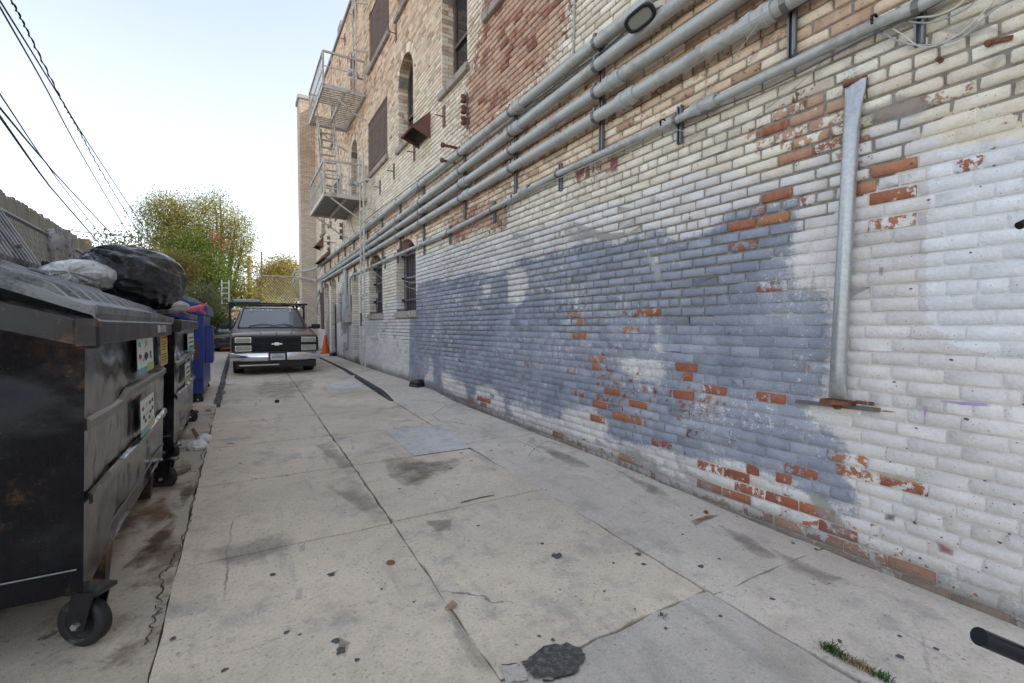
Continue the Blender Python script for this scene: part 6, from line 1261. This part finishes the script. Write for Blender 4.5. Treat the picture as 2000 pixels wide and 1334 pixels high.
bx((-.70, .3, .30), (.70, 5.0, .48), 'chassis', M_SEAT)
# ladder rack
rk = bx((-1.0, 3.18, 1.775), (1.09, 3.25, 1.825), 'rack_crossbar', M_PLBLK, c=.008)
bx((-1.0, 5.0, 1.775), (1.0, 5.06, 1.825), 'rack_crossbar', M_PLBLK, c=.008)
for x in (-.98, .98):
    for y in (3.215, 5.03): q = MB(); q.bar((x, y, 1.0), (x, y, 1.80), .055, .055, (0, 1, 0)); q.bar((x, y, 1.66), (x*.86, y, 1.79), .04, .03, (0, 1, 0)); q.build('rack_post', M_PLBLK, tr, local=True)
    q = MB(); q.bar((x, 3.0, 1.80), (x, 5.2, 1.80), .045, .05); q.build('rack_rail', M_PLBLK, tr, local=True)
q = MB(); q.tube([(-.4, 3.15, 1.76), (-.15, 3.12, 1.735), (.3, 3.12, 1.735), (.55, 3.15, 1.765)], .028, 7); q.build('tied_pole', M_PLBLK, tr, local=True)
ar = thing('folded_awning', 'grey folded aluminium frame lying on the pickup rack', 'folded frame', (TXc-.5, TY+3.3, alley_z(TY)+1.86)); q = MB(); q.cbox((-.42, 0, .0), (.30, .3, .09), .02); q.build('panel', M_LHOUS, ar, local=True); q = MB(); q.bar((-.46, -.02, -.03), (-.38, .05, .16), .03, .03); q.bar((.26, -.02, .0), (.32, .05, .12), .03, .03); q.build('arm', M_STRUT, ar, local=True)
# dark saloon car further back
M_CAR = car_paint('car_dark', (.022, .022, .024), .25, .3); M_CARH = car_paint('car_hood', (.06, .058, .05), .25, .4)
CY = 22.6; cz = alley_z(CY)
cr = thing('parked_car', 'dark saloon car half hidden behind the brown pickup', 'car', (-.05, CY, cz))
def cb(a, b, n, m, p=None, c=.02): q = MB(); q.cbox(a, b, c); return q.build(n, m, p or cr, local=True)
q = MB(); q.loft([section(.0, .74, .28, .60, .02), section(.08, .80, .22, .68, .03), section(.4, .845, .2, .76, .04), section(1.15, .86, .2, .86, .04), section(3.4, .86, .2, .9, .03), section(4.3, .80, .25, .88, .03), section(4.45, .74, .35, .8, .02)]); q.build('body', M_CAR, cr, local=True)
q = MB(); q.loft([[(-.74, .12, .69), (.74, .12, .69), (.80, .7, .80), (-.80, .7, .80)], [(-.74, .12, .70), (.74, .12, .70), (.80, .7, .82), (-.80, .7, .82)]], smooth=False); q.build('hood', M_CARH, cr, local=True)
q = MB(); q.loft([[(-.76, 1.15, .86), (.76, 1.15, .86), (.8, 3.3, .88), (-.8, 3.3, .88)], [(-.57, 1.95, 1.33), (.57, 1.95, 1.33), (.56, 2.8, 1.33), (-.56, 2.8, 1.33)]], smooth=False); q.build('cabin', M_CAR, cr, local=True)
q = MB(); q.add([(-.70, 1.165, .875), (.70, 1.165, .875), (.53, 1.93, 1.31), (-.53, 1.93, 1.31)], [(0, 1, 2, 3)]); q.build('windscreen', M_WSHLD, cr, local=True)
for s_ in (-1, 1):
    q = MB(); q.loft([[(s_*.42, -.01, .56), (s_*.74, .04, .58), (s_*.75, .06, .68), (s_*.46, .0, .65)], [(s_*.42, .1, .56), (s_*.76, .3, .58), (s_*.77, .3, .70), (s_*.46, .1, .66)]], smooth=False); q.build('headlight', M_HEAD, cr, local=True)
    a, b = sorted((s_*.745, s_*.80)); cb((a, .05, .60), (b, .2, .67), 'indicator', M_AMB, c=.01); a, b = sorted((s_*.85, s_*1.0)); cb((a, 1.3, .88), (b, 1.42, .98), 'mirror', M_CAR)
    for y in (.75, 3.5): wheel(cr, s_*.74, y, .30, .19)
cb((-.36, -.012, .56), (.36, .05, .65), 'grille', M_GRILL); cb((-.06, -.03, .42), (.06, -.0, .50), 'badge', M_LHOUS, c=.01); cb((-.70, -.05, .24), (.70, .05, .40), 'bumper', M_CAR, c=.03); cb((-.55, -.06, .19), (.55, -.02, .225), 'bumper_reflection', M_AMB, c=.008)  # amber strip paints in the warm reflection low on the bumper
M_BARK = simple('bark', (.12, .09, .065), .9, var=.4, scale=10, bump=.6)
# ================================================================ FENCES AND THINGS BEYOND
def wood(name, col): 
    t = MT(name); P = t.pos(); g_ = t.noise(5, 5, .65, t.map(P, (6, 6, .5))); n = t.noise(1.8, 3, .5); i = t.n('ShaderNodeObjectInfo').outputs['Random']
    c = t.mix(g_, tuple(x*.6 for x in col), tuple(x*1.25 for x in col)); c = t.mix(t.mul(i, .45), c, tuple(x*.62 for x in col)); c = t.mix(t.mul(t.step(n, .5, .7), .4), c, (.12, .12, .09)); t.set(c, .9); t.bump(g_, .4, .006); return t.m
M_WOOD = wood('fence_wood', (.44, .43, .35)); M_WOOD2 = wood('fence_wood_warm', (.46, .36, .24))
M_LINK = simple('chain_link', (.60, .60, .57), .5, .1, var=.2, bump=0); M_POST = simple('fence_post', (.34, .345, .35), .5, .6, var=.2)
wf = thing('wood_fence', 'tall grey dog eared plank fence behind the chain link', 'fence', (-2.55, 11, 0)); pm = None; y = 2.0; k = 0
pq = MB(); pq.prism([(0, .004, 0), (0, .142, 0), (0, .142, 2.93), (0, .115, 2.98), (0, .03, 2.98), (0, .004, 2.93)], (.022, 0, 0)); pmesh = pq.mesh('plank'); pmesh.materials.append(M_WOOD)
while y < 27:
    o = link('plank', pmesh, None, wf); z_ = lerp(y, [(6, .08), (11, .02), (16, -.12), (27, -.3)]); o.location = Vector((-2.55+rng.normal(0, .004), y, z_+rng.normal(0, .012)))-wf.location; o.rotation_euler = (rng.normal(0, .004), 0, rng.normal(0, .01)); y += .148
for z in (.6, 1.6, 2.5): q = MB(); q.box((-2.62, 2, z-.04), (-2.57, 27, z+.04)); q.build('rail', M_WOOD, wf)
cf = thing('chain_link_fence', 'chain link fence with galvanised posts behind the dumpsters', 'fence', (-2.0, 9, 0)); CT = lambda y: H+lerp(y, [(5, 1.15), (7, 1.13), (9, 1.09), (13, 1.02), (26, .8)])
def linkmesh(parent, y0, y1, zb, top, x, dy=.060, r=.0034, axis='Y', name='mesh'):
    q = MB(); w = .5*dy
    n = int((y1-y0)/dy)
    for k in range(n+1):
        y = y0+k*dy; zt = top(y); z = zb; s_ = 1; pts = []
        j = 0
        while z < zt+.03:
            pts.append((x+(.004 if j % 2 else -.004), y+(w*.5 if j % 2 else -w*.5)*1.06, z)) if axis == 'Y' else pts.append((y+(w*.5 if j % 2 else -w*.5)*1.06, x+(.004 if j % 2 else -.004), z)); z += dy*.62; j += 1
        q.tube(pts, r, 3, False, False)
    return q.build(name, M_LINK, parent, fix=False, kind='stuff')
linkmesh(cf, 5.2, 12.5, 1.45, lambda y: CT(y), -2.0)
for y in (5.0, 7.95, 9.9, 12.6): q = MB(); q.tube([(-2.0, y, -.1), (-2.0, y, CT(y)+.04)], .035, 10); q.lathe([(0, .0), (.038, 0), (.036, .03), (0, .05)], (-2.0, y, CT(y)+.04), 'Z', 10); q.build('post', M_POST, cf)
q = MB(); q.tube([(-2.0, yy, CT(yy)) for yy in (3, 5, 7, 9, 11, 12.6)], .023, 8); q.build('top_rail', M_POST, cf)
M_CLOTH = simple('cloth_grey', (.44, .42, .43), .9, 0, var=.2, scale=12, dirt=(.10, .09, .14), dirt_amt=.35, bump=.4)
a = onX(92, 446, X=-1.95); q = MB(); secs = []
for s_, w, dx in ((0, .06, .04), (.08, .14, .07), (.2, .15, .08), (.3, .10, .06), (.6, .085, .05), (1, .11, .06)):
    z = a[2]+.03-s_*.9; secs.append([(-1.96+dx*math.cos(an)*(1+.25*math.sin(3*an+s_*9)), 7.98+w*1.1*math.sin(an)+.05*s_, z+.03*math.cos(an*2)) for an in np.linspace(0, 6.283, 16, endpoint=False)])
q.loft(secs); cl = q.build('cloth', M_CLOTH); tag(cl, 'pale rag tied round a chain link fence post', 'cloth')
q = MB(); q.prism([(-1.93, 7.85, a[2]+.05), (-1.90, 8.25, a[2]-.05), (-1.91, 8.2, a[2]-.14), (-1.93, 7.9, a[2]-.03)], (.02, 0, .01)); q.build('loose_flap', M_CLOTH, cl, local=True)
a = onX(138, 470, X=-1.95); q = MB(); q.prism([(-1.95, a[1]-.1, a[2]+.12), (-1.95, a[1]+.12, a[2]-.05), (-1.95, a[1]+.05, a[2]-.4), (-1.95, a[1]-.12, a[2]-.3)], (.02, 0, 0)); tag(q.build('cloth', M_CLOTH), 'small pale rag on the chain link fence left of the black bag', 'cloth')
# ---- overhead cables
M_CABLE = simple('cable_black', (.022, .022, .025), .6, bump=0)
def cable(pix, y0, y1, r, label, wavy=0):
    n = len(pix); A = onY(*pix[0], Y=y0); B = onY(*pix[-1], Y=y1); nrm = np.array([B[1]-A[1], A[0]-B[0]]); P = [A]
    for p in pix[1:-1]: r_ = ray(*p); t_ = nrm@A[:2]/(nrm@r_[:2]); P.append(EYE+r_*t_)
    P.append(B); P = smooth_path(P, 10); P = [P[0]+(P[0]-P[1])*8]+P
    q = MB(); rr = [r*min(2.0, max(1, p[1]/12)) for p in P]
    if wavy:
        D = smooth_path(P, 6); rr = [r*min(2.0, max(1, p[1]/12)) for p in D]
        q.tube([np.array(p)+np.array([.007*math.sin(i*.5), 0, .007*math.cos(i*.5)]) for i, p in enumerate(D)], rr, 5); q.tube(D, [a*.6 for a in rr], 4)
    else: q.tube(P, rr, 5)
    tag(q.build('overhead_cable', M_CABLE), label, 'cable', 'overhead cables along the alley')
cable([(22, 0), (64, 82), (122, 199), (154, 255), (195, 330), (240, 405), (277, 461), (300, 487)], 5, 40, .006, 'twisted overhead cable, the thick wavy one', 1)
cable([(0, 2), (60, 98), (120, 195), (200, 322), (289, 457), (305, 480)], 5, 42, .007, 'straight overhead cable crossing behind the wavy one')
cable([(0, 14), (86, 165), (150, 285), (210, 388), (262, 476)], 5, 40, .007, 'overhead cable just left of the wavy one')
cable([(0, 184), (90, 319), (150, 400), (214, 482)], 6, 40, .007, 'upper strand of the lower bunch of overhead cables')
cable([(0, 211), (82, 309), (150, 385), (229, 469)], 6, 42, .010, 'middle strand of the lower bunch of overhead cables')
cable([(0, 228), (86, 349), (130, 402), (191, 472)], 6, 38, .012, 'lowest and thickest of the overhead cables at left')
cable([(140, 451), (200, 457), (276, 464), (340, 468)], 30, 30, .010, 'overhead cable strung level across the sky behind the fence')
cable([(470, 470), (490, 483), (530, 505), (560, 514)], 34, 34, .010, 'thin overhead cable right of the big tree')
# ---- far wall, tall chain link, pole, ladder
M_FARW = simple('far_wall_tan', (.50, .42, .31), .9, 0, var=.15, scale=1.2, dirt=(.30, .25, .19)); FWY = 31.0
fw = thing('board_wall', 'tan board wall closing the alley behind the pickup', 'wall', (0, FWY, 0)); x = -3.2
bq = MB(); bq.box((.003, 0, 0), (.297, .03, 2.25)); bmesh_ = bq.mesh('board'); bmesh_.materials.append(M_WOOD2)
while x < 9: o = link('board', bmesh_, None, fw); o.location = (x, rng.normal(0, .004), .0+rng.normal(0, .01)); x += .3
q = MB(); q.box((-3.2, -.04, 2.25), (9, .06, 2.36)); q.build('cap', M_WOOD, fw, local=True)
q = MB()
tf = thing('tall_chain_link', 'tall chain link fence with thin post above the tan wall', 'fence', (1.2, 30, 0)); TT = onY(511, 492, Y=30)
qx = MB(); dy = .14; zb = 1.9; zt = onY(560, 540, Y=30)[2]
for k in range(60):
    x0 = TT[0]+.06+k*dy
    for s_ in (-1, 1):
        xa, xb = (x0, x0+s_*(zt-zb)*.8); 
        a_, b_ = (xa, zb), (xb, zt)
        lo, hi = TT[0]+.05, 7.5
        if not (lo <= min(xa, xb) or lo <= max(xa, xb)): continue
        t0, t1 = 0, 1
        if xb < lo: t1 = (lo-xa)/(xb-xa)
        qx.tube([(xa, 30, zb), (xa+(xb-xa)*t1, 30, zb+(zt-zb)*t1)], .006, 3, False, False)
qx.build('mesh', M_LINK, tf, fix=False, kind='stuff')
q = MB(); q.tube([(TT[0]-.12, 30, 0), (TT[0], 30, TT[2])], .035, 8); q.build('post', M_BARK, tf)
q = MB(); q.tube([(TT[0], 30, zt), (7.5, 30, zt)], .025, 6); q.build('top_rail', M_POST, tf)
up = thing('utility_pole', 'weathered utility pole in the gap right of the big tree', 'pole', tuple(onY(487, 600, Y=44)*[1, 1, 0])); u0 = onY(487, 500, Y=44); q = MB(); q.tube([(u0[0], 44, 0), (u0[0], 44, u0[2])], [.2, .16], 10); q.build('shaft', M_WOOD2, up); q = MB(); q.box((u0[0]-.5, 43.9, u0[2]-.9), (u0[0]+.5, 44.1, u0[2]-.75)); q.build('crossarm', M_WOOD2, up)
M_ALU = simple('ladder_aluminium', (.60, .60, .58), .45, .3, var=.1, bump=0)
LY = 28.5; la = onY(433, 547, Y=LY); lb = onY(447, 547, Y=LY); ld = thing('extension_ladder', 'pale aluminium ladder standing upright against the big tree', 'ladder', (la[0], LY, 0))
for x in (la[0], lb[0]): q = MB(); q.bar((x-.03, LY-.35, .15), (x, LY, la[2]), .075, .06); q.build('rail', M_ALU, ld)
nr = 13
for k in range(nr): f = (k+.5)/nr; z = .2+(la[2]-.2)*f; y = LY-.35+.35*f; q = MB(); q.bar((la[0], y, z), (lb[0], y, z), .07, .05); q.build('rung', M_ALU, ld)
sg = onY(421, 598, Y=27); q = MB(); q.lathe([(0, -.02), (.16, -.02), (.16, .02), (0, .02)], (0, 0, 0), 'Y', 16, False); q.v = [(sg[0]+p[0], 27+p[1], sg[2]+p[2]*1.4) for p in q.v]; q.tube([(sg[0]+.02, 27, 0), (sg[0]+.01, 27, sg[2])], .025, 6); tag(q.build('round_sign_back', M_FRAME_W), 'grey back of a round sign on a stick left of the ladder', 'sign')
sp_ = onY(411, 590, Y=26); q = MB(); q.tube([(sp_[0], 26, 0), (sp_[0], 26, sp_[2]+.1)], .05, 8); tag(q.build('dark_post', M_DOORBL), 'dark blue post among the shrubs left of the round sign', 'post')
# ---- trees and shrubs
def leaf_mat(name, stops):
    t = MT(name); r_ = t.attr('lf')[0]; n = t.noise(.8, 3); c = t.ramp(t.add(r_, t.cen(n, .5)), stops); t.set(c, .55)
    tr_ = t.n('ShaderNodeBsdfTranslucent'); t.l(t.mix(.4, c, (.42, .38, .06)), tr_.inputs[0]); mx = t.n('ShaderNodeMixShader'); mx.inputs[0].default_value = .5; t.t.links.new(t.b.outputs[0], mx.inputs[1]); t.t.links.new(tr_.outputs[0], mx.inputs[2]); t.t.links.new(mx.outputs[0], t.out.inputs[0]); return t.m
M_LFA = leaf_mat('leaves_olive', [(.1, (.06, .08, .02)), (.4, (.15, .16, .045)), (.75, (.26, .245, .075)), (1, (.38, .33, .12))]); M_LFB = leaf_mat('leaves_bright', [(.1, (.02, .06, .012)), (.5, (.045, .12, .02)), (1, (.09, .19, .035))]); M_LFC = leaf_mat('leaves_golden', [(.1, (.14, .13, .04)), (.5, (.30, .24, .075)), (1, (.45, .36, .13))]); M_LFD = leaf_mat('leaves_grey', [(.1, (.10, .13, .08)), (.5, (.18, .21, .13)), (1, (.28, .30, .20))]); M_FLW = leaf_mat('blossom_magenta', [(0, (.30, .01, .10)), (1, (.48, .02, .16))])
def leaves(name, clusters, n, size, mat, parent, seed, fl=.0, aspect=.5):
    """leaf-sized faces gathered in sprays round the tips of twigs; clusters: (x,y,z, rx,ry,rz, weight)"""
    r = np.random.default_rng(seed); C = np.array(clusters, float); w = C[:, 6]*C[:, 3]*C[:, 5]; w /= w.sum(); ns = max(1, n//44); ci = r.choice(len(C), ns, p=w); d = r.normal(0, 1, (ns, 3)); d /= np.linalg.norm(d, axis=1)[:, None]; rad = r.random(ns)**.42
    tips = C[ci, :3]+d*rad[:, None]*C[ci, 3:6]*(.88+.20*r.normal(0, 1, (ns, 1))); tone = r.random(ns); V, F, T = [], [], []
    k = 44; base = np.repeat(tips, k, 0)+r.normal(0, 1, (ns*k, 3))*np.array([1, 1, .7])*max(size, .085)*3.2; N = len(base)
    a = r.normal(0, 1, (N, 3)); a /= np.linalg.norm(a, axis=1)[:, None]; b = np.cross(a, r.normal(0, 1, (N, 3))); b /= np.linalg.norm(b, axis=1)[:, None]; L = size*(.55+.8*r.random((N, 1)))
    P = np.stack([base-a*L*.5, base+b*L*aspect*.5, base+a*L*.5, base-b*L*aspect*.5], 1).reshape(-1, 3)
    m = bpy.data.meshes.new(name); m.vertices.add(N*4); m.vertices.foreach_set('co', (P-np.array(worg(parent))).ravel()); m.loops.add(N*4); m.loops.foreach_set('vertex_index', np.arange(N*4)); m.polygons.add(N); m.polygons.foreach_set('loop_start', np.arange(N)*4); m.polygons.foreach_set('loop_total', np.full(N, 4)); m.update(); m.validate()
    at = m.color_attributes.new('lf', 'FLOAT_COLOR', 'POINT'); tn = np.repeat(np.clip(np.repeat(tone, k)*.86+.14*r.random(N), 0, 1), 4); at.data.foreach_set('color', np.stack([tn, tn, tn, np.ones_like(tn)], 1).astype(np.float32).ravel()); return link(name, m, mat, parent)
def limbs(parent, base, tips, r0, mat=M_BARK):
    q = MB(); b = Vector(base)
    for i, tp in enumerate(tips):
        tp = Vector(tp); m1 = b.lerp(tp, .35)+Vector((0, 0, (tp.z-b.z)*.15)); q.tube(smooth_path([b+Vector((rng.normal(0, .08), rng.normal(0, .08), 0)), m1, tp], 5), [r0*(1-.85*k/10) for k in range(11)], 6)
    return q.build('trunk', mat, parent)
def pxc(x, y, Y, rx, ry_, w=1, deep=1.0):
    """crown lobe seen round pixel (x, y) at depth Y; rx, ry_ in photo pixels"""
    p = onY(x, y, Y=Y); s_ = np.linalg.norm(p-EYE)/FPX; return (p[0], p[1], p[2], rx*s_, rx*s_*deep, ry_*s_, w)
T1 = 33.5; tb = onY(440, 640, Y=T1); t1 = thing('big_tree', 'big leafy tree draped with magenta bougainvillea at the alley end', 'tree', (tb[0], T1, 0))
cA = [pxc(385, 440, T1, 75, 50, 1.1), pxc(320, 425, T1, 38, 26), pxc(300, 398, T1, 20, 14, .8), pxc(345, 408, T1, 34, 20), pxc(420, 400, T1, 30, 20), pxc(430, 386, T1, 14, 10, .8), pxc(460, 440, T1, 32, 28), pxc(450, 480, T1, 42, 36), pxc(478, 468, T1, 20, 16, .8), pxc(330, 460, T1, 40, 26), pxc(370, 490, T1, 60, 40), pxc(288, 418, T1, 14, 7, .6), pxc(312, 392, T1, 16, 8, .6), pxc(488, 480, T1, 10, 6, .5), pxc(466, 412, T1, 10, 7, .6), pxc(470, 520, T1, 24, 40), pxc(460, 565, T1, 28, 30), pxc(310, 470, T1, 26, 18, .6)]
leaves('crown', cA, 46000, .105, M_LFA, t1, 3); cB = [pxc(390, 520, T1-1.6, 48, 48, 1), pxc(360, 500, T1-1.6, 34, 40, .8), pxc(420, 545, T1-1.6, 34, 38, 1), pxc(395, 480, T1-1.6, 34, 26, .6), pxc(375, 560, T1-1.6, 30, 24, .6)]
leaves('ivy', cB, 30000, .095, M_LFB, t1, 4); leaves('blossoms', [pxc(380, 480, T1-2.3, 30, 30, 1), pxc(400, 500, T1-2.3, 26, 16, 1), pxc(425, 503, T1-2.3, 12, 8, 1.5), pxc(430, 465, T1-2.3, 30, 20, .5), pxc(388, 495, T1-2.3, 10, 6, 2)], 88, .10, M_FLW, t1, 5, aspect=.8)
limbs(t1, (tb[0], T1, 0), [c[:3] for c in cA[:10]], .22)
t2 = thing('golden_tree', 'golden sunlit tree seen through the tall chain link fence', 'tree', (onY(545, 630, Y=36)[0], 36, 0)); cC = [pxc(545, 560, 36, 42, 40, 1.2), pxc(520, 575, 36, 30, 36), pxc(570, 570, 36, 20, 40), pxc(555, 525, 36, 26, 22), pxc(535, 532, 36, 24, 20), pxc(573, 520, 36, 10, 14, .7), pxc(545, 512, 36, 8, 10, .7), pxc(500, 600, 36, 16, 16), pxc(615, 560, 36, 30, 40)]
leaves('crown', cC, 36000, .12, M_LFC, t2, 6); limbs(t2, (onY(545, 630, Y=36)[0], 36, 0), [c[:3] for c in cC[:6]], .16)
def shrub(label, lobes, n, size, mat, seed, Y):
    c = np.array(lobes)[:, :3].mean(0); t = thing('shrub', label, 'shrub', (c[0], c[1], 0), group='shrubs behind the dumpsters'); leaves('crown', lobes, n, size, mat, t, seed); limbs(t, (c[0], c[1], 0), [l[:3] for l in lobes[:4]], .05)
shrub('pale yellow green shrub rising behind the black rubbish bag', [pxc(340, 515, 22, 26, 18), pxc(350, 540, 22, 26, 26), pxc(325, 500, 22, 16, 10), pxc(330, 530, 22, 22, 18)], 6000, .10, M_LFC, 7, 22)
shrub('grey green shrub above the blue dumpster lid', [pxc(385, 585, 21, 24, 20), pxc(400, 578, 21, 18, 16), pxc(365, 590, 21, 18, 14), pxc(390, 605, 21, 22, 14)], 6000, .07, M_LFD, 8, 21)
shrub('dark shrub low behind the blue dumpster', [pxc(410, 615, 25, 26, 22), pxc(430, 630, 25, 24, 24), pxc(400, 600, 25, 20, 20)], 5000, .10, M_LFB, 10, 25)
shrub('leafy branches poking over the plank fence', [pxc(205, 478, 20, 26, 8), pxc(245, 478, 20, 26, 10), pxc(275, 466, 20, 12, 8, .8), pxc(190, 468, 20, 10, 6, .6), pxc(235, 488, 20, 50, 8)], 1300, .10, M_LFA, 11, 20)
shrub('bushy undergrowth behind the tan wall', [pxc(470, 585, 34, 34, 26), pxc(500, 590, 34, 24, 20), pxc(440, 590, 34, 24, 26), pxc(520, 600, 34, 40, 16)], 7000, .14, M_LFA, 12, 34)
M_HILL = simple('hill_far', (.13, .14, .10), .95, var=.2, scale=.05)
q = MB(); secs = []
for x in np.linspace(-160, 60, 40): h = 3.2+1.0*math.sin(x*.05)+.6*math.sin(x*.17+1); secs.append([(x, 150, -1), (x, 175, h+1.2*0), (x, 260, -1)])
q.loft(secs, closed=False, caps=False); q.build('hill', M_HILL, kind='structure')
hs = onY(232, 472, Y=60)
nb = thing('neighbour_house', 'low dark roof of a house just over the plank fence', 'house', (hs[0], 60, 0)); q = MB(); q.box((hs[0]-4, 60, -.3), (hs[0]+6, 68, hs[2]-1.4)); q.build('wall', M_FARW, nb); q = MB(); q.prism([(hs[0]-4.5, 59.5, hs[2]-1.4), (hs[0]+6.5, 59.5, hs[2]-1.4), (hs[0]+1, 59.5, hs[2]-.3)], (0, 9, 0)); q.build('roof', M_BARK, nb); q = MB(); q.box((hs[0]-3.2, 61, hs[2]-1.3), (hs[0]-2.4, 61.8, hs[2]+.2)); q.build('chimney', M_RUSTP, nb)
# lettering becomes plain mesh
dg = bpy.context.evaluated_depsgraph_get()
for o in [o for o in SC.objects if o.type == 'FONT']:
    m = bpy.data.meshes.new_from_object(o.evaluated_get(dg)); n_ = bpy.data.objects.new('tmp', m); COL.objects.link(n_); n_.parent = o.parent; n_.matrix_local = o.matrix_local.copy(); nm = o.name; bpy.data.objects.remove(o); n_.name = nm
